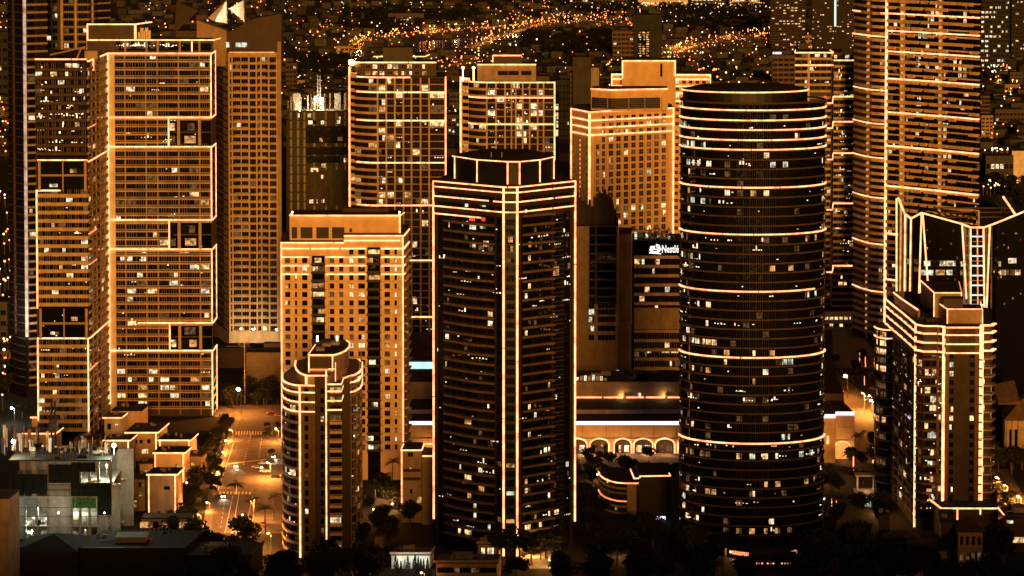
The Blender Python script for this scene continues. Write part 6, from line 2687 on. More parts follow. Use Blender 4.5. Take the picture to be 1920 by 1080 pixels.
    for k in range(40):
        px = random.uniform(4, 206)
        p = xy(px, Y + random.uniform(1, 24), 862)
        mb = MB()
        r = random.random()
        if r < .4:
            mb.box(p[0], p[0] + random.uniform(1, 4), p[1], p[1] + random.uniform(.6, 2), lv[-1] - .1, lv[-1] + random.uniform(.5, 1.8))
            T.part('material_stack', mb, [random.choice(('raw_concrete', 'tan_concrete', 'black_steel', 'net_dark', 'white_paint'))])
        else:
            mb.bar((p[0], p[1], lv[-1] - .1), (p[0], p[1], lv[-1] + random.uniform(2, 5)), .1)
            T.part('scaffold_pole', mb, ['steel'])
    # black crane
    o = Tower('tower_crane', 'black lattice crane mast standing over the building site', 'crane', 100, Y + 30)
    p = xy(100, Y + 30, 800)
    z0, z1 = 0, zpy(752, Y + 30)
    mb = MB()
    for sx in (-1.2, 1.2):
        for sy in (-1.2, 1.2):
            mb.bar((p[0] + sx, p[1] + sy, z0), (p[0] + sx * (.5), p[1] + sy * .5, z1), .28)
    o.part('mast', mb, ['black_steel'])
    mb = MB()
    k = 0
    z = z0
    while z < z1 - 3:
        s = 1 if k % 2 else -1
        mb.bar((p[0] - 1.2 * s, p[1] - 1.2, z), (p[0] + 1.2 * s, p[1] - 1.2, z + 2.6), .14)
        z += 2.6
        k += 1
    o.part('lattice', mb, ['black_steel'])
    mb = MB()
    mb.box(p[0] - 1.6, p[0] + 1.6, p[1] - 1.6, p[1] + 1.6, z1 - 12, z1 - 7)
    o.part('cab', mb, ['black_steel'])
    mb = MB()
    for s in (-1, 1):
        mb.bar((p[0] + s * 1.1, p[1] - 1.3, 22), (p[0] + s * 2.6, p[1] - 1.3, 30), .25)
    mb.bar((p[0] - 5, p[1] - 1, zpy(862, Y + 30)), (p[0] + 5, p[1] - 1, zpy(862, Y + 30)), .5)
    o.part('brace', mb, ['black_steel'])


build_site()
# dark roofs in front of the site
hs = House('apartment_block', 'tan wall of a building cut by the lower left corner', 'building', -60, 17, 1110, 14, 34, 'beige_concrete', 'roof_brown', None, .2, False)
hs = House('low_building', 'dark flat roofed building along the bottom left edge', 'low building', 150, 345, 1078, 30, 9, 'dark_panel', 'roof_dark', None, .5, False)
hs = House('low_building', 'dark gabled roof in the lower left corner with a few pale pipes', 'low building', 22, 146, 1082, 26, 9, 'dark_panel', 'roof_dark', None, .5, False, 4)
hs = House('low_building', 'black flat roof right of the bottom left building', 'low building', 350, 470, 1086, 22, 8, 'dark_panel', 'roof_dark', None, .5, False)


# ------------------------------------------------------------------ the shopping centre
def build_mall():
    T = Tower('shopping_centre', 'long orange shopping centre with a white neon line and a row of lit arches', 'shopping centre', 1020, 1340)
    Y = 1316
    P = PX([(690, Y), (1292, Y)], 820)
    zn = zpy(793, Y)
    T.solid('front_wall', [tuple(p) for p in P.p] + [(P.p[1].x, Y + 24), (P.p[0].x, Y + 24)], 0, zn - .5, ['orange_stucco', 'roof_brown'])
    T.strip(P, 0, P.L, zn, 'strip_white', h=1.5, w=.6, gaps=False)
    mb = MB()
    mb.band(P, 0, P.L, zn - 1.5, zn - .8, 0, .7)
    T.part('cornice', mb, ['orange_stucco'])
    mb = MB()
    mb.band(P, 0, P.L, zpy(822, Y) - .2, zpy(822, Y) + .25, 0, .4)
    T.part('string_course', mb, ['tan_concrete'])
    for px in (810, 1092, 1137, 1183, 1225, 1268):
        u = P.ux(px, 810)
        mb = MB()
        mb.band(P, u - .12, u + .12, zpy(820, Y), zn - 1.6, 0, .2)
        T.part('wall_joint', mb, ['tan_concrete'])
    zs, zc = zpy(848, Y), zpy(834, Y)
    for i, (a, b) in enumerate(((1065, 1101), (1106, 1142), (1151, 1184), (1188, 1224), (1228, 1265), (1271, 1290))):
        ua, ub = P.ux(a, 840), P.ux(b, 840)
        r = (ub - ua) / 2
        pts = []
        for k in range(13):
            t = math.pi * (1 - k / 12)
            pts.append((r * math.cos(t) + (ua + ub) / 2, zc + 2.9 * math.sin(t)))
        poly = [(ua, 0.05)] + pts + [(ub, .05)]
        def w3(u, z, w):
            p, n = P.at(u)
            return (p.x + n.x * w, p.y + n.y * w, z)
        mb = MB()
        for (u0, z0), (u1, z1) in zip(poly, poly[1:]):
            mb.bar(w3(u0, z0, .3), w3(u1, z1, .3), .36, 0, 5)
        T.part('arch_light', mb, ['strip_light'])
        mb = MB()
        n0 = len(mb.v)
        mb.v += [w3(u, z, .04) for u, z in poly]
        mb.f.append(tuple(range(len(poly))))
        mb.m.append(0)
        T.part('arch_recess', mb, ['bronze_panel'])
        for t, m in ((.27, 'room_warm' if i in (0, 2, 3) else 'room_dim'), (.73, 'room_white' if i in (0, 2) else ('room_cool' if i == 3 else 'room_dim'))):
            T.win(P, ua + (ub - ua) * t, .4, (ub - ua) * .3, 3.4, m, 3, 1, 'bronze_panel', .12, True)
    T.flush()
    for px in (1090, 1130, 1170, 1210, 1250, 800):
        p = at(px, 850, Y - 5)
        lamp_post_light(T.root, (p.x, Y - 5, 3), (1, .42, .12), 220, 'arch_glow', .4)
    Y2, z2 = 1340, zpy(768, 1340)
    Q = PX([(690, Y2), (1292, Y2)], 780)
    T.solid('upper_wall', [tuple(p) for p in Q.p] + [(Q.p[1].x, Y2 + 26), (Q.p[0].x, Y2 + 26)], zn - .6, z2, ['tan_concrete', 'roof_brown'])
    for px in (1100, 1128, 1160, 1205, 1240):
        mb = MB()
        u = Q.ux(px, 780)
        mb.band(Q, u, u + random.choice((.5, 3, 8)), zpy(787, Y2), zpy(776, Y2), 0, .15)
        T.part('wall_panel', mb, ['bronze_panel'])
    T.win(Q, Q.ux(1258, 780), zpy(788, Y2), 1.4, 2.4, 'room_warm', 1, 1, 'bronze_panel', .1, True)
    Y3, z3 = 1366, zpy(716, 1366)
    R = PX([(690, Y3), (1292, Y3)], 730)
    T.solid('rear_wall', [tuple(p) for p in R.p] + [(R.p[1].x, Y3 + 30), (R.p[0].x, Y3 + 30)], z2 - .1, z3, ['tan_concrete', 'roof_brown'])
    for a, b in ((1078, 1128), (1132, 1168), (1172, 1207), (1211, 1275)):
        T.strip(R, R.ux(a, 745), R.ux(b, 745), zpy(745, Y3), h=.55, w=.4, gaps=False)
    for px in (1171, 1249):
        u = R.ux(px, 740)
        mb = MB()
        mb.band(R, u - .6, u + .6, zpy(747, Y3), zpy(739, Y3), 0, 1)
        T.part('roof_hatch', mb, ['dim_slab'])
        p, _ = R.at(u)
        lamp_post_light(T.root, (p.x - 1, p.y - 1.5, zpy(741, Y3)), (1, .5, .16), 90, 'wall_lamp', .2)
    mb = MB()
    u = R.ux(1199.5, 740)
    mb.band(R, u - .5, u + .5, zpy(744, Y3), zpy(737, Y3), 0, .6)
    T.part('wall_lamp', mb, ['room_white'])
    for k in range(10):
        p = at(random.uniform(1080, 1265), 700, Y3 + random.uniform(5, 26))
        s = random.uniform(1, 3)
        mb = MB()
        mb.box(p.x, p.x + s * 2, p.y, p.y + s, z3, z3 + s * .8)
        T.part('roof_unit', mb, [random.choice(('roof_dark', 'steel', 'bronze_panel'))])
    for k in range(8):
        p = at(1080 + 7.5 * k, 722, Y3 + 3)
        mb = MB()
        mb.box(p.x, p.x + 1.3, p.y, p.y + 1.5, z3, z3 + random.uniform(.8, 2.6))
        T.part('lit_plant', mb, ['pale_concrete' if k % 2 else 'room_cool'])
    # tall blocks seen through the slot between the towers
    for (a, b, y0, Yb, m, rf, nm) in ((764, 816, 676, 1470, 'bronze_panel', 'roof_brown', 'slot_block'), (764, 816, 640, 1560, 'roof_brown', 'roof_brown', 'slot_block')):
        pa, pb = xy(a, Yb, 680), xy(b, Yb, 680)
        T.solid(nm, [pa, pb, (pb[0], Yb + 30), (pa[0], Yb + 30)], 0, zpy(y0, Yb), [m, rf])
    S = PX([(767, 1469), (812, 1469)], 685)
    T.strip(S, 0, S.L, zpy(685, 1469), 'strip_cyan', h=3.4, w=.3, gaps=False)
    # right hand end of the centre
    T = Tower('shopping_centre', 'end pavilion of the shopping centre with a stepped violet neon line', 'shopping centre', 1575, 1320)
    P = PX([(1530, 1296), (1566, 1296)], 790)
    Q = PX([(1566.5, 1304), (1602, 1304)], 790)
    z1, z2 = zpy(780, 1296), zpy(775, 1304)
    T.solid('wall', [tuple(p) for p in P.p] + [(P.p[1].x, 1330), (P.p[0].x, 1330)], 0, z1, ['orange_stucco', 'roof_brown'])
    T.solid('wall', [tuple(p) for p in Q.p] + [(Q.p[1].x - 2, 1334), (Q.p[0].x, 1334)], 0, z2, ['orange_stucco', 'roof_brown'])
    T.strip(P, 0, P.L, z1, 'strip_white', h=1.5, w=.5, gaps=False)
    T.strip(Q, 0, Q.L, z2, 'strip_white', h=1.5, w=.5, gaps=False)
    mb = MB()
    mb.band(Q, 1, Q.L - 1, zpy(801, 1304), zpy(800, 1304), 0, .1)
    mb.band(Q, 0, Q.L, zpy(824, 1304) - .4, zpy(824, 1304), 0, .4)
    T.part('string_course', mb, ['tan_concrete'])
    pts = []
    for k in range(11):
        t = math.pi * (1 - k / 10)
        u = Q.ux(1580, 830) + 3 * math.cos(t)
        p, n = Q.at(min(Q.L, max(0, u)))
        pts.append((p.x, p.y - .3, zpy(835, 1304) + 1.7 * math.sin(t)))
    T.line(pts, r=.35)
    T.line([at(1552, 818, 1295.5), at(1552, 832, 1295.5)], r=.5)
    T.solid('roof_block', [xy(1540, 1345, 740), xy(1582, 1345, 740), xy(1575, 1375, 740), xy(1540, 1375, 740)], 0, zpy(738, 1345), ['tan_concrete', 'roof_brown'])
    T.solid('roof_block', [xy(1540, 1380, 740), xy(1572, 1380, 740), xy(1562, 1440, 740), xy(1540, 1440, 740)], 0, zpy(716, 1380), ['tan_concrete', 'roof_brown'])
    lamp_post_light(T.root, (Q.p[0].x + 4, 1298, 3), (1, .42, .12), 500, 'wall_lamp', .4)


build_mall()


# ------------------------------------------------------------------ smaller buildings at the towers' feet
def build_annex():
    T = Tower('annex_building', 'narrow brown annex with a lit roof edge between the orange and dark towers', 'annex', 782, 1185)
    Y = 1180
    P = PX([(752, Y), (791, Y)], 900)
    Q = PX([(791.5, Y - 4), (815, Y - 4)], 900)
    z = zpy(844, Y)
    T.solid('wall', [tuple(p) for p in P.p] + [(P.p[1].x, Y + 16), (P.p[0].x, Y + 16)], 0, z, ['tan_concrete', 'roof_dark'])
    T.solid('wall', [tuple(p) for p in Q.p] + [(Q.p[1].x, Y + 12), (Q.p[0].x, Y + 12)], 0, zpy(850, Y), ['tan_concrete', 'roof_brown'])
    T.strip(P, 0, P.L, z, w=.4, gaps=False)
    T.vstrip(P, 0, 4, z, w=.5)
    T.line([(P.p[0].x, P.p[0].y, z), (P.p[0].x + .6, P.p[0].y + 12, z + .05)], r=.3)
    T.line([(P.p[1].x, P.p[1].y, z), (P.p[1].x + .6, P.p[1].y + 12, z + .05), (P.p[1].x + 5, P.p[1].y + 12, z + .05)], r=.3)
    T.strip(Q, 0, Q.L, zpy(851, Y), w=.4, gaps=False)
    for px, py, m in ((767, 852, 'dark_glass'), (772, 852, 'dark_glass'), (770, 880, 'room_amber'), (771, 921, 'dark_glass'), (771, 940, 'dark_glass')):
        T.win(P, P.ux(px, py), zpy(py + 4, Y), 1.0, 1.7, m, 1, 1, 'bronze_panel', .05, True)
    for py in (884, 900):
        mb = MB()
        mb.band(P, 1, P.L - .5, zpy(py, Y), zpy(py - 5, Y), 0, .7)
        T.part('ledge', mb, ['bronze_panel'])
    T.win(P, P.ux(786, 940), zpy(943, Y), 2, 2.6, 'room_amber', 2, 1, 'bronze_panel', .05, True)
    T.flush()
    T = Tower('curved_building', 'low dark building with a curved front traced by three lit rings', 'low building', 1190, 1200)
    Y = 1190
    C = PX([(1123, Y + 22), (1127, Y + 14), (1135, Y + 8), (1145, Y + 4), (1158, Y + 1), (1175, Y), (1199, Y)], 930)
    z = zpy(906, Y)
    T.solid('wall', [tuple(p) for p in C.p] + [xy(1199, Y + 30, 930), xy(1130, Y + 32, 930)], 0, z, ['dark_panel', 'roof_dark'])
    T.strip(C, 0, C.L, z, w=.4, gaps=False)
    T.strip(C, 0, C.ux(1175, 940), zpy(940, Y), w=.5, gaps=False, mat='strip_soft')
    T.strip(C, 0, C.ux(1175, 970), zpy(974, Y), w=.5, gaps=False)
    for py in (916, 925, 950, 962):
        mb = MB()
        mb.band(C, 0, C.ux(1175, 930), zpy(py, Y) - .3, zpy(py, Y) + .3, 0, .7)
        T.part('balcony', mb, ['tan_concrete'])
    mb = MB()
    mb.band(C, C.ux(1176, 930), C.ux(1194, 930), 0, z - .4, 0, .2)
    T.part('pier', mb, ['tan_concrete'])
    for k in range(9):
        T.win(C, C.ux(1175, 930) * (k + .5) / 9, zpy((932, 958, 912)[k % 3], Y), 1.6, 2.0, pick(.4, .6, .2, .2), 2, 1, 'dim_slab', .1, True)
    T.flush()
    a, b = xy(1198, Y - 6, 930), xy(1257, Y - 6, 930)
    zb = zpy(893, Y - 6)
    T.solid('block', [a, b, (b[0], Y + 20), (a[0], Y + 20)], 0, zb, ['dark_panel', 'roof_dark'])
    T.line([at(1182, 880, Y + 8), at(1189, 897, Y - 4), at(1199, 897, Y - 5.5), at(1200, 893, Y - 6.3), at(1257, 892, Y - 6.3), at(1250, 880, Y + 12)], r=.32)
    W = Path([a, b])
    for px, py, m, w in ((1226, 1022, 'strip_white', 7), (1242, 1020, 'strip_white', 2.4)):
        mb = MB()
        u = W.ux(px, py)
        mb.band(W, u - w / 2, u + w / 2, max(.3, zpy(py + 3, Y - 6)), max(1.6, zpy(py - 4, Y - 6)), 0, .2)
        T.part('sign_panel', mb, [m])
    # poolside pergola
    T = Tower('pergola', 'pale poolside pergola with square posts beside the corner tower', 'pergola', 1640, 1240)
    Y = 1240
    P = PX([(1604, Y), (1679, Y)], 905)
    z = 6.2
    mb = MB()
    mb.band(P, 0, P.L, z - .5, z, -6, 0)
    T.part('roof', mb, ['pale_concrete'])
    for px in (1638, 1656, 1677, 1608):
        u = P.ux(px, 905)
        mb = MB()
        mb.band(P, max(0, u - .3), min(P.L, u + .3), 0, z - .5, -.6, -.05)
        T.part('post', mb, ['pale_concrete'])
    mb = MB()
    mb.band(P, P.ux(1640, 905), P.L, 0, 3.4, -5.8, -5.2)
    T.part('rear_wall', mb, ['tan_concrete'])
    for px in (1625, 1660):
        lamp_post_light(T.root, at(px, 915, Y - 2) , (1, .55, .22), 120, 'pergola_lamp', .2)
    pool = gnd(1625, 941)
    o = thing('swimming_pool', 'small glowing green swimming pool in front of the pergola', 'swimming pool', (pool.x, pool.y, 0))
    mb = MB()
    pts = [(pool.x + 4.6 * math.cos(t) + .9 * math.cos(3 * t), pool.y + 9 * math.sin(t)) for t in [2 * math.pi * k / 28 for k in range(28)]]
    mb.v += [(x, y, .1) for x, y in pts]
    mb.f.append(tuple(range(28)))
    mb.m.append(0)
    mb.obj('water', 'pool_water', o)
    mb = MB()
    R = Path(pts, True)
    mb.band(R, 0, R.L, .0, .22, -.05, .8)
    mb.obj('coping', 'pale_concrete', o)
    sheet('terrace', gp((1604, 952), (1660, 952), (1676, 915), (1600, 915)), .012, 'grey_concrete')
    # right edge: gabled house, road side blocks
    hs = House('gabled_house', 'tan house with steep gabled roofs and tall columns at the right edge', 'house', 1884, 1960, 860, 22, 17, 'beige_concrete', 'roof_tan', None, .8, False, 9)
    for px in (1889, 1899, 1910):
        u = hs.F.ux(px, 820)
        mb = MB()
        p, n = hs.F.at(u)
        mb.bar((p.x, p.y - .7, 0), (p.x, p.y - .7, 16.9), .7, 0, 8)
        hs.part('column', mb, ['beige_concrete'])
    for px in (1894, 1905):
        hs.win(hs.F, hs.F.ux(px, 820), 3, 2, 10, 'dark_glass', 1, 4, 'bronze_panel', .05, True)
    hs.flush()
    mb = MB()
    a, b = xy(1872, hs.Y - 4, 740), xy(1912, hs.Y - 4, 740)
    z0 = zpy(757, hs.Y - 4)
    m_ = ((a[0] + b[0]) / 2 + 3, a[1])
    mb.prism([a, b, (b[0], b[1] + 14), (a[0], a[1] + 14)], z0 - .4, [z0, z0 + 1, z0 + 8, z0 + 6])
    hs.part('gable_roof', mb, ['roof_tan'])
    hs = House('low_building', 'dark roadside building with a lit upper window at the right edge', 'low building', 1884, 1960, 1035, 20, 13, 'bronze_panel', 'roof_dark', None, .6, False)
    for t, z, w, m in ((.35, 3.5, 5, 'room_warm'), (.12, 11, 2.6, 'room_white')):
        hs.opening(t, z, w, 2.4 if z < 10 else 1.4, m, 4)
    hs.flush()
    e = Path([xy(1872, hs.Y + 16, 960), xy(1886, hs.Y, 960)])
    hs.strip(e, 0, e.L, 13.6, w=.3, h=.5)
    hs = House('villa', 'two storey villa with tall narrow windows and a dark hipped roof at lower right', 'house', 1796, 1842, 1062, 12, 13, 'tan_concrete', 'roof_brown', None, .9, False, 4)
    for t in (.14, .38, .62, .86):
        hs.opening(t, 8.2, 1.1, 3.2, 'dark_glass', 1)
        hs.opening(t, 2.2, 1.5, 3.2, 'room_dim', 2)
    hs.flush()
    hs = House('villa', 'brown walled villa wing left of the narrow windowed villa', 'house', 1764, 1786, 1048, 20, 14, 'bronze_panel', 'roof_dark', None, .5, False)
    hs = House('villa', 'low house with a brown roof and one cool lit window under trees', 'house', 1658, 1722, 1036, 10, 4.6, 'tan_concrete', 'roof_brown', None, .8, False, 2.6)
    for t, m, w in ((.35, 'room_cool', 3), (.45, 'room_white', 1), (.72, 'room_cool', 3.6)):
        hs.opening(t, 1.3, w, 2.3, m, 3)
    hs.flush()
    hs = House('villa', 'brick coloured house with a pointed orange gable at the bottom edge', 'house', 1668, 1730, 1092, 10, 5.5, 'orange_stucco', 'roof_brown', None, .8, False, 3.4)
    hs = House('villa', 'brown roofed house right of the gable house at the bottom edge', 'house', 1690, 1775, 1058, 12, 5, 'tan_concrete', 'roof_brown', None, .8, False, 3.2)
    hs = House('villa', 'tall chimney like block among the dark trees beside the pool', 'house', 1648, 1668, 1004, 7, 8, 'bronze_panel', 'roof_dark', None, .3, False)
    hs = House('low_building', 'white lit low house behind a row of cypresses at the bottom', 'low building', 734, 806, 1066, 10, 5.0, 'white_paint', 'roof_tan', None, .5, False)
    p = hs.F.at(hs.F.L * .5)[0]
    for t in (.2, .55, .85):
        q = hs.F.at(hs.F.L * t)[0]
        lamp_post_light(hs.root, (q.x, q.y - 2.2, 3.4), (.85, 1, .8), 40, 'wall_lamp', .2)
    hs = House('low_building', 'terraced tan house with a flat upper floor at the bottom centre', 'low building', 818, 932, 1092, 12, 7, 'beige_concrete', 'roof_tan', None, .5, False)
    for k in range(7):
        hs.opening((k + .6) / 7.2, 3.6, 3.0, 1.9, random.choice(('dark_glass', 'bronze_glass', 'room_dim')), 3)
    hs.flush()
    hs = House('low_building', 'small roof room with two lit windows above the terraced house', 'low building', 896, 935, 1062, 7, 8.2, 'beige_concrete', 'roof_tan', None, .4, False)
    for t, m in ((.25, 'room_warm'), (.55, 'room_white'), (.68, 'room_white')):
        hs.opening(t, 4.6, 1.5, 2.6, m, 2)
    hs.flush()
    for x0, x1, py, h, lb in ((703, 718, 1030, 5, 'small tan hut with a bare wall between dark trees'), (1072, 1120, 1092, 5, 'dark house at the bottom edge right of the tower foot'),
                              (1320, 1352, 1092, 6, 'brown wall corner at the bottom edge below the oval tower'), (1490, 1530, 1088, 6, 'brown house end at the bottom edge right of the oval tower')):
        House('hut', lb, 'hut', x0, x1, py, 7, h, 'tan_concrete', 'roof_brown', None, .4, False)
    hs = House('low_building', 'open pavilion with a flickering row of red lights below the oval tower', 'pavilion', 1405, 1490, 1064, 8, 3.6, 'dark_panel', 'roof_dark', None, .4, False)
    for k in range(16):
        hs.opening((k + .5) / 16, 1.2, .7, .7, random.choice(('fairy_pink', 'room_amber', 'dark_glass')), 1)
    hs.flush()


build_annex()
# lit paving at the foot of the dark tower and in the gardens
GL_WHERE = ('on the paving at the dark tower foot, left one', 'on the paving at the dark tower foot, right one', 'in the garden under the curved low building', 'behind the annex at the palms', 'among shrubs right of the rounded tower, upper one',
            'among shrubs right of the rounded tower, middle one', 'among shrubs right of the rounded tower, lower one', 'between mall arches and curved low building', 'left of the oval tower lobby', 'right of the oval tower lobby',
            'in the dark garden left of the pool', 'beside the pool, left one', 'beside the pool, right one', 'under the palms at the bottom street end', 'under the bottom left palms', 'below the mall end pavilion', 'on the slope beside the townhouses, upper one', 'on the slope beside the townhouses, lower one')
for gi, (px, py, w, name) in enumerate(((1000, 1030, 2600, 'paving'), (1030, 1050, 1400, 'paving'), (1165, 1030, 900, 'garden'), (760, 880, 900, 'garden'), (720, 925, 1800, 'garden'), (735, 945, 1500, 'garden'), (700, 955, 800, 'garden'),
                        (1120, 890, 900, 'garden'), (1370, 1035, 700, 'garden'), (1478, 1035, 700, 'garden'), (1545, 935, 700, 'garden'), (1640, 950, 700, 'garden'),
                        (1660, 960, 700, 'garden'), (480, 1010, 2200, 'garden'), (440, 1040, 1200, 'garden'), (1560, 890, 1600, 'garden'), (350, 905, 1500, 'garden'), (355, 940, 1200, 'garden'))):
    p = gnd(px, py, 2.6)
    o = thing('garden_lamp', 'low warm garden lamp ' + GL_WHERE[gi], 'garden lamp', (p.x, p.y, 0), 'low garden lamps among the planting')
    mb = MB()
    mb.bar((p.x, p.y, 0), (p.x, p.y, 2.3), .08, 0, 5)
    mb.obj('post', 'black_steel', o)
    mb = MB()
    mb.ball((p.x, p.y, 2.6), .34, 0, 7, 5)
    mb.obj('globe', 'bulb_warm', o)
    lamp_post_light(o, (p.x, p.y - .6, 3.1), (1, .42, .10), w * .45, 'lamp_light', .3)


# ------------------------------------------------------------------ unseen blocks added below the frame to shade the front towers' feet
def downtown():
    rd = random.Random(77)
    kinds = ('glass', 'concrete', 'banded')
    n = 0
    for x, y, w, d, h in ((-176, 430, 40, 30, 146), (-134, 420, 38, 32, 150), (-92, 436, 38, 30, 148), (-50, 424, 40, 32, 152), (-8, 430, 38, 30, 147), (34, 420, 40, 32, 151), (76, 436, 38, 30, 149), (118, 426, 40, 32, 152), (160, 432, 38, 30, 147), (202, 424, 40, 30, 150), (244, 434, 38, 30, 148), (286, 428, 40, 30, 150), (-30, 560, 34, 26, 112), (90, 570, 34, 26, 110)):
        o = thing('shade_tower', ('pale', 'brown', 'grey')[n % 3] + ' added shade block number %s in the rows below the viewpoint' % ('one two three four five six seven eight nine ten eleven twelve thirteen fourteen'.split()[n]), 'tower', (x, y, 0), 'unseen blocks added to shade the front towers')
        n += 1
        mb = MB()
        mb.box(x - w / 2, x + w / 2, y - d / 2, y + d / 2, 0, h)
        mb.obj('wall', ('tan_concrete', 'bronze_panel', 'grey_concrete')[n % 3], o)
        mb = MB()
        mb.box(x - w / 2 - .3, x + w / 2 + .3, y - d / 2 - .3, y + d / 2 + .3, h, h + 1.2)
        mb.box(x - w / 5, x + w / 6, y - d / 5, y + d / 5, h + 1.2, h + 5)
        mb.obj('roof', 'roof_dark', o)['kind'] = 'stuff'
        mb = MB()
        k = 0
        for r in range(int(h / 3.6)):
            for c in range(9):
                xx = x - w / 2 + w * (c + .15) / 9
                m = 0 if rd.random() < .75 else rd.choice((1, 1, 2, 3))
                for s in (-1, 1):
                    yy = y + s * (d / 2 + .04)
                    mb.quad((xx, yy, 1.2 + r * 3.6), (xx + w / 9 * .7, yy, 1.2 + r * 3.6), (xx + w / 9 * .7, yy, 3.3 + r * 3.6), (xx, yy, 3.3 + r * 3.6), m if s > 0 else 0)  # lit panes only towards the towers, added for reflections in their glass
        q = mb.obj('window_rows', ['dark_glass', 'room_warm', 'room_white', 'room_amber'], o)
        q['kind'] = 'stuff'


downtown()


# ------------------------------------------------------------------ the far city
rb = random.Random(5)


def far_block(label, x0, x1, py_top, py_base, wall, rows=0, cols=0, lit=.15, name='office_block', cat='building', depth=18, win='room_white', band=None, hs=.45, group=None, dark='dark_glass', frame='dim_slab', extra=None):
    c = gnd((x0 + x1) / 2, py_base)
    Y = c.y
    T = Tower(name, label, cat, (x0 + x1) / 2, Y, group)
    P = PX([(x0, Y), (x1, Y)], py_base)
    zt = zpy(py_top, Y)
    T.solid('wall', [tuple(p) for p in P.p] + [(P.p[1].x, Y + depth), (P.p[0].x, Y + depth)], 0, zt, [wall, 'roof_dark'])
    if rows:
        fh = zt / (rows + .6)
        for r in range(rows):
            z = fh * (r + .4)
            py = project((c.x, Y, z))[1]
            for k in range(cols):
                m = (win if rb.random() < .75 else 'room_warm') if rb.random() < lit else dark
                T.win(P, P.L * (k + .5) / cols, z, P.L / cols * .72, fh * hs, m, 2, 1, frame, .05, first=m != dark)
        T.flush(300)
        if band:
            mb = MB()
            mb.band(P, 0, P.L, -fh * .12, fh * .12, 0, .7)
            T.repeat('floor_band', mb, [band], [fh * (r + 1.1) for r in range(rows)])
    if extra:
        extra(T, P, zt, Y)
    return T


def cyan_line(T, P, zt, Y):
    u = P.ux(1566, 40)
    T.vstrip(P, u, 30, zt, 'strip_cyan', h=2.4, w=.8)


def top_slab(T, P, zt, Y):
    mb = MB()
    mb.band(P, 0, P.L, zt - 9, zt, 0, 1.2)
    T.part('crown_panel', mb, ['far_wall'])


def sign_top(T, P, zt, Y):
    mb = MB()
    mb.band(P, 0, P.L * .4, zt + 1, zt + 3.2, 0, .4)
    T.part('sign_panel', mb, ['strip_white'])
    mb = MB()
    for k in range(9):
        mb.bar((P.p[0].x + (k % 2) * 2.4, P.p[0].y - 1, 4.5 * k), (P.p[0].x + 2.4 - (k % 2) * 2.4, P.p[0].y - 1, 4.5 * k + 4.5), .22)
    for s in (0, 2.4):
        mb.bar((P.p[0].x + s, P.p[0].y - 1, 0), (P.p[0].x + s, P.p[0].y - 1, 41), .3)
    T.part('lattice_mast', mb, ['far_pale'])


far_block('grey windowless slab topped building in the dark district left of the tall office', 1186, 1241, 28, 112, 'far_wall', 0, 0, extra=top_slab)
far_block('brown six storey block in front of the grey slab topped building', 1149, 1188, 57, 112, 'bronze_panel', 6, 5, .04, dark='bronze_glass', band='brown_slab')
far_block('narrow striped tower with glowing slanted floors beside the grey slab', 1196, 1218, 57, 112, 'bronze_panel', 12, 3, .85, win='room_amber', hs=.6)
far_block('pale office block with rows of white lit floors above the oval tower', 1446, 1510, -20, 92, 'far_wall', 22, 9, .34, band='dim_slab', hs=.4, win='room_warm')
far_block('tall beige twin tower with one cyan vertical line of light', 1522, 1606, -60, 92, 'far_wall', 34, 18, .10, extra=cyan_line, win='room_warm', dark='bronze_glass')
far_block('dark block with a lattice mast and a small bluish roof sign', 1448, 1490, 103, 165, 'bronze_panel', 6, 4, .04, extra=sign_top, band='brown_slab')
far_block('grey louvred tower with two lit ledges between the bronze tower and the hotel', 1069, 1108, 135, 260, 'far_pale', 12, 1, .0, band='brown_slab', dark='dark_glass')
far_block('slim grey upper part of the louvred tower', 1074, 1108, 107, 262, 'far_pale', 0, 0)
far_block('pale wall standing right of the louvred tower', 1108, 1123, 127, 262, 'raw_concrete', 0, 0)
far_block('beige low tower between the bronze tower and the louvred tower', 1040, 1068, 150, 262, 'far_wall', 9, 4, .06, dark='bronze_glass')
far_block('white lit strip building seen in the gap right of the bronze tower', 1039, 1048, 172, 262, 'white_paint', 5, 1, .8, win='room_white', hs=.8)
far_block('low block with a ribbon of white light on the dark far plain', 728, 795, 25, 43, 'bronze_panel', 1, 12, .75, hs=.3)
far_block('long low grey building near the river at the left', 630, 662, 86, 104, 'tan_concrete', 2, 4, .2)
far_block('brown low block by the orange river road', 688, 720, 90, 110, 'far_wall', 2, 4, .3, win='room_amber')
far_block('white walled house cluster on the far bank', 925, 980, 76, 86, 'far_wall', 1, 8, .1)
far_block('violet lit slim monument on the dark far plain', 775, 780, 28, 42, 'far_wall', 1, 1, 1.0, win='strip_white', name='monument', cat='monument', depth=3)
far_block('low tan building with a flat roof near the river bend', 1005, 1045, 52, 66, 'far_wall', 2, 5, .15)
far_block('wide pale block at the top edge above the dark park, left one', 1068, 1108, -14, 14, 'far_pale', 3, 7, .25)
far_block('wide pale block at the top edge above the dark park, right one', 1112, 1176, -10, 13, 'far_pale', 3, 8, .25)
far_block('brightly lit white complex at the top edge', 1196, 1290, -10, 11, 'white_paint', 2, 12, .8)
far_block('brightly lit white hall right of the complex at the top edge', 1296, 1360, -8, 12, 'far_pale', 2, 9, .7)
far_block('row of bright white panels at the top edge left of the pale office', 1368, 1424, -6, 12, 'white_paint', 2, 6, .75)
far_block('white lit low roof in the dark park under the top edge', 1262, 1292, 26, 33, 'white_paint', 1, 4, .9)
far_block('tall white lit office tower at the top right corner', 1838, 1892, -40, 128, 'far_wall', 18, 7, .45, band='far_wall')
far_block('dim office tower behind the white lit one in the right corner', 1896, 1960, -40, 110, 'far_wall', 20, 9, .16, hs=.4, win='room_warm')
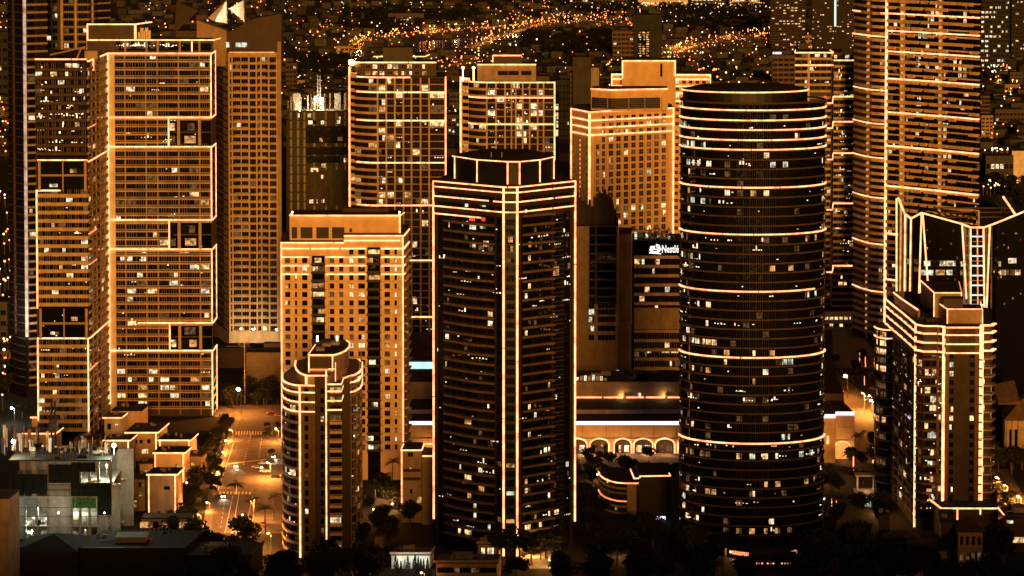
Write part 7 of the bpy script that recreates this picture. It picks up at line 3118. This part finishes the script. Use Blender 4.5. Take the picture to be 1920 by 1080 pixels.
far_block('white floodlit hall at the right edge with a gabled end', 1848, 1900, 292, 345, 'far_pale', 2, 6, .25, win='room_white', name='hall')
far_block('bright white walled shed cut by the right edge', 1897, 1960, 283, 340, 'white_paint', 0, 0, name='hall')
far_block('pale house with lit windows right of the tallest tower', 1894, 1916, 135, 158, 'far_pale', 3, 3, .1, name='house')
far_block('orange lit low house right of the tallest tower', 1884, 1912, 158, 172, 'tan_concrete', 1, 4, .3, win='room_amber', name='house')
far_block('brown apartment block just right of the tallest tower', 1836, 1856, 178, 248, 'far_wall', 9, 4, .10, dark='bronze_glass', band='brown_slab')
far_block('orange tinted block below the brown apartment block', 1840, 1862, 216, 262, 'tan_concrete', 6, 3, .25, win='room_amber')
far_block('dim low block near the right edge above the white hall', 1866, 1920, 205, 240, 'bronze_panel', 3, 8, .1)
far_block('greenish grey building at the left edge beside the dark slim tower', -30, 16, 60, 190, 'far_wall', 7, 4, .12)
far_block('pale floodlit terrace wall at the lower left edge', -30, 14, 566, 640, 'far_pale', 3, 3, .3, name='terrace')
far_block('long dark park pavilion below the hotel wing', 1138, 1150, 78, 95, 'far_wall', 2, 2, .1)
far_block('orange lit low block beside the twin beige tower base', 1500, 1524, 66, 92, 'tan_concrete', 3, 3, .5, win='room_amber')
far_block('dark tiered block left of the unfinished tower', 536, 556, 118, 175, 'bronze_panel', 6, 3, .06)
far_block('low orange house in front of the unfinished tower top', 556, 572, 150, 168, 'tan_concrete', 2, 2, .2, name='house')
far_block('low pale block right of the unfinished tower top', 608, 624, 140, 160, 'far_wall', 3, 3, .2)
far_block('white sheds with lattice rails between the two bronze towers', 842, 862, 172, 205, 'far_pale', 3, 3, .3)
far_block('dark low block between the two bronze towers', 838, 864, 215, 260, 'bronze_panel', 4, 3, .25, win='room_cool')
far_block('pale glowing building under the tower with a cyan line', 1545, 1600, 584, 618, 'white_paint', 2, 6, .6, win='room_warm', name='low_building')

# low houses: many boxes with pitched roofs
WALLS = ('far_wall', 'far_pale', 'far_wall', 'far_wall', 'bronze_panel', 'far_pale')
far_parts = {}


def house_mesh(w, d, h, wall, rf):
    k = (w, d, h, wall, rf)
    if k not in far_parts:
        mb = MB()
        mb.box(-w / 2, w / 2, -d / 2, d / 2, 0, h)
        mr = MB()
        v = .5
        a, b, c, e = (-w / 2 - v, -d / 2 - v, h), (w / 2 + v, -d / 2 - v, h), (w / 2 + v, d / 2 + v, h), (-w / 2 - v, d / 2 + v, h)
        r1, r2 = (-w / 4, 0, h + 2.2), (w / 4, 0, h + 2.2)
        mr.quad(a, b, r2, r1)
        mr.tri(b, c, r2)
        mr.quad(c, e, r1, r2)
        mr.tri(e, a, r1)
        far_parts[k] = (mb.mesh('wall', [wall]), mr.mesh('roof', [rf]))
    return far_parts[k]


SHAPES = [(rb.choice((9, 11, 14, 18, 24)), rb.choice((8, 10, 13)), rb.choice((4, 6, 7.5, 10)), rb.choice(WALLS), rb.choice(('roof_dark', 'roof_dark', 'far_wall', 'roof_dark'))) for _ in range(24)]
spots = []
tries = 0
while len(spots) < 1500 and tries < 12000:
    tries += 1
    px, py = rb.uniform(-10, 1930), 4 + 300 * rb.random() ** 1.25
    p = gnd(px, py)
    if hidden((p.x, p.y, 5)):
        continue
    if abs(py - (118 - (px - 600) * .14)) < 13 and 570 < px < 1015:     # river
        continue
    if any(abs(p.x - q[0]) < 14 and abs(p.y - q[1]) < 16 for q in spots[-400:]):
        continue
    spots.append((p.x, p.y, rb.randrange(24), rb.uniform(-.5, .5)))
spots.sort(key=lambda s: s[1])
rest = MB()
rmats = []
for i, (x, y, k, rz) in enumerate(spots):
    w, d, h, wall, rf = SHAPES[k]
    if i < 290:
        o = thing('house', 'dim low house with a pitched roof in the dark district behind the towers', 'house', (x, y, 0), 'low houses of the far district', rz)
        me = house_mesh(*SHAPES[k])
        mesh_obj('wall', me[0], o)
        mesh_obj('roof', me[1], o)
    else:
        for m in (wall, rf):
            if m not in rmats:
                rmats.append(m)
        c, s = math.cos(rz), math.sin(rz)
        def R(px, py):
            return (x + px * c - py * s, y + px * s + py * c)
        rest.prism([R(-w / 2, -d / 2), R(w / 2, -d / 2), R(w / 2, d / 2), R(-w / 2, d / 2)], 0, h, rmats.index(wall), rmats.index(rf))
o = rest.obj('far_houses', rmats)
tag(o, 'dark carpet of low houses stretching to the top of the picture', 'houses', None, 'stuff')

# street lights of the far city: single lamps for the nearest, one mass for the rest
lights = []


def far_road(pts, half, watts, n):
    # a lit road with its lamps' light along it
    G_ = [gnd(px, py) for px, py in pts]
    L_, R_ = [], []
    for i, p in enumerate(G_):
        d = (G_[min(i + 1, len(G_) - 1)] - G_[max(i - 1, 0)]).normalized()
        nrm = Vector((d.y, -d.x, 0)) * half
        L_.append((p + nrm)[:2])
        R_.append((p - nrm)[:2])
    mb = MB()
    for i in range(len(G_) - 1):
        mb.quad((*L_[i], .06), (*L_[i + 1], .06), (*R_[i + 1], .06), (*R_[i], .06))
    o = mb.obj('road', 'asphalt')
    o['kind'] = 'structure'
    tot = [(b - a).length for a, b in zip(G_, G_[1:])]
    for k in range(n):
        t = (k + .5) / n * sum(tot)
        for i, s in enumerate(tot):
            if t <= s:
                p = G_[i].lerp(G_[i + 1], t / s)
                off = Vector((rb.uniform(-half, half), rb.uniform(-half, half), 0))
                lm = thing('street_lamp', 'bright sodium lamp over a glowing road of the far city', 'street lamp', (p.x + off.x, p.y + off.y, 0), 'sodium lamps along the glowing far roads')
                mb = MB()
                mb.bar((lm.location.x, lm.location.y, 0), (lm.location.x, lm.location.y, 8.6), .15)
                mb.obj('pole', 'steel', lm)
                mb = MB()
                mb.ball((lm.location.x, lm.location.y, 9), .8, 0, 6, 4)
                mb.obj('lamp_head', 'sodium_far', lm)
                lamp_post_light(lm, (lm.location.x, lm.location.y, 7.4), (1, .31, .05), watts * rb.uniform(.5, 1.5), 'lamp_light', .5)
                break
            t -= s


far_road([(662, 92), (690, 74), (735, 67), (800, 61), (905, 52), (1000, 44)], 11, 2600, 30)
far_road([(1232, 110), (1262, 97), (1300, 84), (1360, 76), (1445, 62)], 11, 2600, 28)
far_road([(880, 90), (925, 72), (960, 61), (1005, 47), (1100, 38), (1185, 45)], 9, 2200, 26)
far_road([(1482, 84), (1500, 66), (1526, 84)], 9, 2200, 6)
far_road([(800, 124), (850, 122), (910, 114)], 7, 1800, 6)
far_road([(1840, 160), (1880, 168), (1920, 164)], 8, 1800, 6)
far_road([(2, 150), (8, 190), (12, 240)], 9, 2000, 6)


def along(pts, n, jx, jy, mix=.1):
    seg = []
    for (a, b), (c, d) in zip(pts, pts[1:]):
        seg.append(math.hypot(c - a, d - b))
    tot = sum(seg)
    for _ in range(n):
        t = rb.random() * tot
        for i, s in enumerate(seg):
            if t <= s:
                f = t / s
                (a, b), (c, d) = pts[i], pts[i + 1]
                lights.append((a + (c - a) * f + rb.gauss(0, jx), b + (d - b) * f + rb.gauss(0, jy), rb.random() > mix))
                break
            t -= s


along([(668, 88), (690, 73), (720, 66), (800, 60), (905, 51)], 70, 6, 3, .03)
along([(770, 64), (905, 50), (1000, 42), (1040, 40)], 36, 7, 2.5, .05)
along([(1236, 106), (1262, 96), (1300, 83), (1360, 75), (1442, 62)], 80, 7, 5, .08)
along([(892, 86), (925, 70), (960, 60), (1005, 45), (1100, 36), (1180, 44)], 70, 12, 5, .08)
along([(560, 60), (640, 40), (690, 20)], 25, 12, 12, .3)
along([(960, 30), (1060, 20), (1180, 12)], 90, 20, 9, .1)
along([(1270, 95), (1330, 125), (1330, 150)], 26, 16, 12, .15)
along([(820, 118), (850, 122), (905, 112)], 22, 8, 5, .05)
along([(1480, 78), (1500, 60), (1520, 80)], 24, 8, 10, .1)
along([(1440, 10), (1320, 14), (1200, 10), (1100, 8)], 70, 20, 5, .75)
along([(1845, 20), (1900, 60), (1860, 125)], 60, 22, 25, .75)
along([(1842, 128), (1915, 128)], 26, 10, 3, .9)
along([(1840, 150), (1910, 170), (1850, 260)], 34, 22, 22, .25)
along([(1845, 340), (1915, 345)], 18, 16, 6, .6)
along([(1848, 280), (1890, 279)], 16, 3, 1.5, 1)
along([(4, 0), (6, 180), (10, 300)], 46, 6, 20, .4)
along([(8, 360), (14, 500), (10, 700)], 40, 8, 25, .75)
along([(540, 165), (600, 150), (650, 160)], 24, 18, 10, .4)
along([(545, 100), (600, 120), (640, 130)], 20, 18, 12, .5)
along([(1040, 210), (1062, 225)], 14, 6, 12, .8)
along([(840, 210), (862, 230)], 12, 6, 14, .8)
for _ in range(620):
    px = rb.uniform(270, 1460)
    lights.append((px, 2 + 175 * rb.random() ** 1.25, rb.random() > .42))
keep = []
for px, py, orange in lights:
    if py < -5:
        continue
    p = gnd(px, py, 7.5)
    if hidden(p) or any(math.hypot(px - q[0], py - q[1]) < 1.6 for q in keep[-200:]):
        continue
    keep.append((px, py, orange, p))
keep.sort(key=lambda k: k[3].y)
lamp_me = {}
for orange in (True, False):
    for si, r in enumerate((.45, .6, .75, 1.0)):
        mb = MB()
        mb.ball((0, 0, 7.5), r, 0, 6, 4)
        mp = MB()
        mp.bar((0, .9, 0), (0, .9, 7.4), .12)
        lamp_me[(orange, si)] = (mb.mesh('lamp_head', ['sodium_far' if orange else 'white_far']), mp.mesh('pole', ['steel']))
rest = MB()
for i, (px, py, orange, p) in enumerate(keep):
    sc = p.y / 3000
    si = min(3, max(0, int(rb.choice((0, 1, 1, 1, 2, 2, 3)) * 1.0)))
    if i < 160:
        o = thing('street_lamp', ('orange' if orange else 'white') + ' street light glowing as a small dot in the dark far city', 'street lamp', (p.x, p.y, 0), ('orange' if orange else 'white') + ' street lights of the far city')
        h, pole = lamp_me[(orange, min(si, 2))]
        mesh_obj('lamp_head', h, o)
        mesh_obj('pole', pole, o)
    else:
        r = (.42, .55, .75, 1.15)[si] * max(1, sc * .6)
        rest.ball((p.x, p.y, 7.5), r, 0 if orange else 1, 5, 3)
o = rest.obj('city_lights', ['sodium_far', 'white_far'])
tag(o, 'countless tiny orange and white lights of the far city', 'lights', None, 'stuff')


# ------------------------------------------------------------------ trees
rt = random.Random(21)


def crown_mesh(r, h, n, seed, mat='leaf_dark'):
    rd = random.Random(seed)
    lobes = []
    for _ in range(7):
        a, q = rd.uniform(0, 6.28), rd.uniform(0, .62) * r
        lobes.append((q * math.cos(a), q * math.sin(a), h * rd.uniform(.45, .8), r * rd.uniform(.35, .6)))
    mb = MB()
    for _ in range(n):
        lx, ly, lz, lr = rd.choice(lobes)
        u, v = rd.uniform(-1, 1), rd.uniform(0, 6.28)
        q = lr * rd.uniform(.45, 1.05)
        s = math.sqrt(1 - u * u)
        c = Vector((lx + q * s * math.cos(v), ly + q * s * math.sin(v), lz + q * u * .8))
        d = Vector((rd.gauss(0, 1), rd.gauss(0, 1), rd.gauss(0, .7))).normalized()
        e = d.orthogonal().normalized()
        f = d.cross(e)
        k = r * rd.uniform(.07, .15)
        mb.quad(tuple(c - e * k), tuple(c - f * k * .6), tuple(c + e * k), tuple(c + f * k * .6))
    return mb.mesh('crown', [mat])


def trunk_mesh(r, h, seed):
    rd = random.Random(seed)
    mb = MB()
    top = (rd.uniform(-.2, .2), rd.uniform(-.2, .2), h * .5)
    mb.bar((0, 0, 0), top, .03 * h, 0, 6, .02 * h)
    for k in range(4):
        a = k * 1.6 + rd.random()
        mb.bar(top, (top[0] + r * .5 * math.cos(a), top[1] + r * .5 * math.sin(a), h * rd.uniform(.62, .8)), .016 * h, 0, 5, .006 * h)
    return mb.mesh('trunk', ['bark'])


TREES = [(crown_mesh(4.6, 9, 800, s, 'leaf_dark' if s % 3 else 'leaf_mid'), trunk_mesh(4.2, 9, s)) for s in range(6)]
BUSH = [(crown_mesh(1.6, 1.9, 150, 50 + s, 'leaf_mid'),) for s in range(3)]
CYP = []
for s in range(2):
    rd = random.Random(80 + s)
    mb = MB()
    for _ in range(220):
        z = rd.uniform(.3, 6)
        q = .85 * (1 - z / 6.4) ** .7 * rd.uniform(.6, 1)
        a = rd.uniform(0, 6.28)
        c = Vector((q * math.cos(a), q * math.sin(a), z))
        k = rd.uniform(.15, .3)
        mb.quad(tuple(c + Vector((-k * .6, 0, -k))), tuple(c + Vector((k * .6, .1, -k))), tuple(c + Vector((k * .3, 0, k * 1.4))), tuple(c + Vector((-k * .3, -.1, k * 1.4))))
    mt = MB()
    mt.bar((0, 0, 0), (0, 0, 5), .12, 0, 5, .03)
    CYP.append((mb.mesh('crown', ['leaf_dark']), mt.mesh('trunk', ['bark'])))


LABELLED = {}


def tree(px, py, h, label, group, protos=None, name='tree', cat='tree'):
    p = gnd(px, py)
    pr = rt.choice(protos or TREES)
    base = 9 if (protos is None or protos is TREES) else (6 if protos is CYP else 1.9)
    o = thing(name, label, cat, (p.x, p.y, 0), group, rt.uniform(0, 6.28))
    s = h / base
    for nm, me in zip(('crown', 'trunk'), pr):
        c = mesh_obj(nm, me, o)
        c.scale = (s * rt.uniform(.9, 1.15), s * rt.uniform(.9, 1.15), s)
    LABELLED.setdefault(label, []).append((px, o))
    return o


frond_me = []
for s in range(3):
    rd = random.Random(60 + s)
    mb = MB()
    n = 7
    for i in range(n):
        t0, t1 = i / n, (i + 1) / n
        def pt(t):
            return Vector((3.3 * t, 0, 1.1 * t - 2.3 * t * t))
        a, b = pt(t0), pt(t1)
        w0 = .75 * math.sin(math.pi * min(1, t0 * .9 + .12))
        for sgn in (-1, 1):
            c = a.lerp(b, .5)
            mb.quad(tuple(a), tuple(a.lerp(b, .55)), tuple(c + Vector((.35, sgn * w0, -.28 - .2 * rd.random()))), tuple(a + Vector((.2, sgn * w0 * .9, -.22))))
    frond_me.append(mb.mesh('frond', ['palm_leaf']))
pm = MB()
pm.bar((0, 0, 0), (.25, 0, 4), .24, 0, 7, .2)
pm.bar((.25, 0, 4), (.2, 0, 8), .2, 0, 7, .17)
palm_trunk = pm.mesh('trunk', ['bark'])
gt = MB()
gt.bar((0, 0, 0), (.25, 0, 4), .26, 0, 7, .24)
gt.bar((.25, 0, 4), (.2, 0, 7.6), .24, 0, 7, .2)
glow_trunk = gt.mesh('light_wrap', ['fairy_pink'])


def palm(px, py, h, label, group, wrap=False, wide=1.0):
    p = gnd(px, py)
    s = h / 8
    o = thing('palm_tree', label, 'palm tree', (p.x, p.y, 0), group, rt.uniform(0, 6.28))
    c = mesh_obj('trunk', palm_trunk, o)
    c.scale = (s, s, s)
    if wrap:
        c = mesh_obj('light_wrap', glow_trunk, o)
        c.scale = (s, s, s * .92)
    for k in range(13):
        f = mesh_obj('frond', rt.choice(frond_me), o, (.2 * s, 0, 8 * s), 2 * math.pi * k / 13 + rt.uniform(-.2, .2))
        q = rt.uniform(.85, 1.15) * max(.9, s)
        f.scale = (q * wide, q * wide, q * wide)
        f.rotation_euler = (rt.uniform(-.15, .15), rt.uniform(-.75, .25), f.rotation_euler[2])
    return o


# big palm on the island, palms at the bottom and by the pool
palm(443, 926, 4.2, 'squat palm lit from below on the road island', None, True, 1.35)  # glowing trunk wrap added in place of light from below
PL = 'dark palms around the lit streets'
for px, py, h, lb in ((472, 978, 9, 'tallest palm left of the rounded tower'), (498, 1000, 10, 'palm in front of the rounded tower left side'), (513, 972, 9, 'palm close against the rounded tower left side'),
                      (440, 1062, 8, 'palm under the bottom lamps, left one'), (452, 1066, 8, 'palm under the bottom lamps, right one'), (1560, 915, 9, 'palm beside the mall end pavilion, left one'),
                      (1590, 895, 10, 'palm before the side road, centre one'), (1612, 860, 11, 'leafy palm on the lit side road'), (1655, 900, 9, 'palm at the foot of the round bay'), (722, 925, 8, 'palm behind the annex'),
                      (735, 905, 9, 'palm leaning over the annex roof')):
    palm(px, py, h, lb, PL)
PW = 'trees with trunks wrapped in pink lights'
for px, py, h, lb in ((1600, 885, 8, 'palm with a pink lit trunk right of the mall end'), (1637, 868, 8, 'palm with a pink lit trunk left of the round bay'), (1612, 680, 6, 'pink lit trunk on the driveway, left one'),
                      (1623, 688, 6, 'pink lit trunk on the driveway, middle one'), (1640, 690, 6, 'pink lit trunk on the driveway, right one'), (1621, 722, 5, 'pink lit forked trunk by the side road'),
                      (1863, 870, 9, 'pink lit trunk right of the corner tower'), (1600, 945, 4, 'pink lit trunk by the pool, left one'), (1560, 955, 5, 'pink lit trunk in the dark garden, left one'), (1568, 958, 5, 'pink lit trunk in the dark garden, right one')):
    palm(px, py, h, lb, PW, True)
# crown lit red behind the tower
tree(1893, 690, 9, 'red lit leafy tree behind the corner tower', None)

GB = 'dark trees along the bottom of the picture'
GL = 'dark trees along the left street'
GM = 'trees between the shopping centre and the front towers'
GR = 'dark trees right of the oval tower'
GF = 'dark trees behind the towers'
n = 0
for k in range(60):
    px = rt.uniform(330, 1900)
    py = rt.uniform(1045, 1125)
    if 730 < px < 945 and py > 1062:
        continue
    zone = 'below the left street' if px < 540 else 'below the rounded tower' if px < 720 else 'left below the dark tower' if px < 960 else 'right below the dark tower' if px < 1180 else 'below the oval tower' if px < 1480 else 'right of the oval tower' if px < 1680 else 'below the corner tower'
    tree(px, py, rt.uniform(9, 15), 'dark tree at the bottom edge ' + zone, GB)
for k in range(14):
    px = rt.uniform(540, 700)
    tree(px, rt.uniform(1072, 1110), rt.uniform(7, 12), 'dark tree at the foot of the rounded tower', GB)
for k in range(18):
    px = rt.uniform(1180, 1400)
    tree(px, rt.uniform(1010, 1075), rt.uniform(8, 13), 'dark tree in the garden left of the oval tower foot', GB)
for k in range(22):
    px = rt.uniform(1490, 1660)
    tree(px, rt.uniform(965, 1075), rt.uniform(8, 12), 'dark tree in the garden right of the oval tower foot', GB)
for k in range(15):
    tree(rt.uniform(675, 810), rt.uniform(930, 1040), rt.uniform(8, 12), 'dark tree in the lit garden behind the rounded tower', GM)
for k in range(26):
    tree(rt.uniform(1075, 1275), rt.uniform(864, 912), rt.uniform(5, 8.5), 'dark tree before the lit arches of the shopping centre', GM)
for k in range(10):
    tree(rt.uniform(1080, 1130), rt.uniform(910, 1000), rt.uniform(6, 9), 'dark tree left of the curved low building', GM)
for k in range(38):
    t = rt.random()
    tree(384 - 36 * t + rt.gauss(0, 7), 830 + 190 * t, rt.uniform(5, 9), 'dark tree on the slope between townhouses and street', GL)
for k in range(18):
    tree(rt.uniform(300, 480), rt.uniform(1010, 1060), rt.uniform(7, 11), 'dark tree at the lower end of the left street', GL)
for k in range(16):
    tree(rt.uniform(404, 445) if k < 8 else rt.uniform(462, 524), rt.uniform(735, 770), rt.uniform(6, 11), 'dark tree beside the brightest street lamp', GL)
for k in range(26):
    t = rt.random()
    tree(424 - 28 * t + rt.gauss(0, 5), 795 + 135 * t, rt.uniform(3, 6), 'small thin tree on the left pavement', GL)
for k in range(6):
    tree(rt.uniform(500, 524), rt.uniform(800, 860), rt.uniform(3, 5), 'small tree at the right kerb by the crossing', GL)
for k in range(15):
    tree(rt.uniform(1552, 1660), rt.uniform(832, 935), rt.uniform(5, 9), 'dark tree between the mall end and the corner tower', GR)
for k in range(9):
    tree(rt.uniform(1565, 1655), rt.uniform(650, 735), rt.uniform(5, 8), 'dark tree along the driveway below the tallest tower', GR)
for k in range(16):
    tree(rt.uniform(1862, 1925), rt.uniform(700, 900), rt.uniform(7, 12), 'dark tree right of the corner tower', GR)
for k in range(8):
    tree(1868 + 6 * k + rt.uniform(-3, 3), 925 + 9 * k, rt.uniform(5, 7), 'dark tree lining the right road', GR)
for k in range(14):
    tree(rt.uniform(1838, 1925), rt.uniform(345, 400), rt.uniform(9, 15), 'greenish tree below the white floodlit hall', GF)
for k in range(11):
    tree(rt.uniform(-5, 66), rt.uniform(660, 800), rt.uniform(6, 11), 'dark tree on the slope at the left edge', GF)
for x0, x1, py, h, lb in ((740, 805, 1074, 5.5, 'cypress in the row before the white lit house'), (268, 356, 1018, 5.2, 'cypress in the row before the gate house'), (1660, 1722, 1042, 3, 'cypress in the row before the low house with cool windows')):
    for k in range(12):
        tree(x0 + (x1 - x0) * (k + rt.random() * .7) / 12, py + rt.uniform(-3, 5), h * rt.uniform(.8, 1.2), lb, 'dark cypresses in rows', CYP, 'cypress')
# shrubs round the site houses
for k in range(20):
    tree(rt.uniform(275, 372), rt.uniform(962, 992), rt.uniform(1.4, 2.8), 'low shrub in front of the townhouses', 'shrubs in front of the townhouses', BUSH, 'shrub', 'shrub')
for lb, items in LABELLED.items():
    if len(items) > 1:
        items.sort(key=lambda t: t[0])
        for k, (_, o) in enumerate(items):
            o['label'] = ORD[k] + ' from left: ' + lb
# far woods: dark masses between the districts
mb = MB()
for x0, x1, y0, y1, n in ((980, 1150, 64, 100, 260), (1070, 1200, 14, 28, 120), (560, 660, 110, 150, 160), (1240, 1450, 14, 60, 260), (640, 760, 20, 60, 140), (780, 900, 26, 46, 120)):
    for _ in range(n):
        p = gnd(rt.uniform(x0, x1), rt.uniform(y0, y1))
        r = rt.uniform(5, 9)
        for _ in range(9):
            c = p + Vector((rt.gauss(0, r * .5), rt.gauss(0, r * .5), rt.uniform(2, 9)))
            k = rt.uniform(1.5, 3)
            mb.quad(tuple(c + Vector((-k, 0, -k * .6))), tuple(c + Vector((k * .3, k, -k * .4))), tuple(c + Vector((k, 0, k * .6))), tuple(c + Vector((-k * .3, -k, k * .8))))
o = mb.obj('woods', 'leaf_dark')
tag(o, 'dark wooded park far behind the towers', 'woods', None, 'stuff')
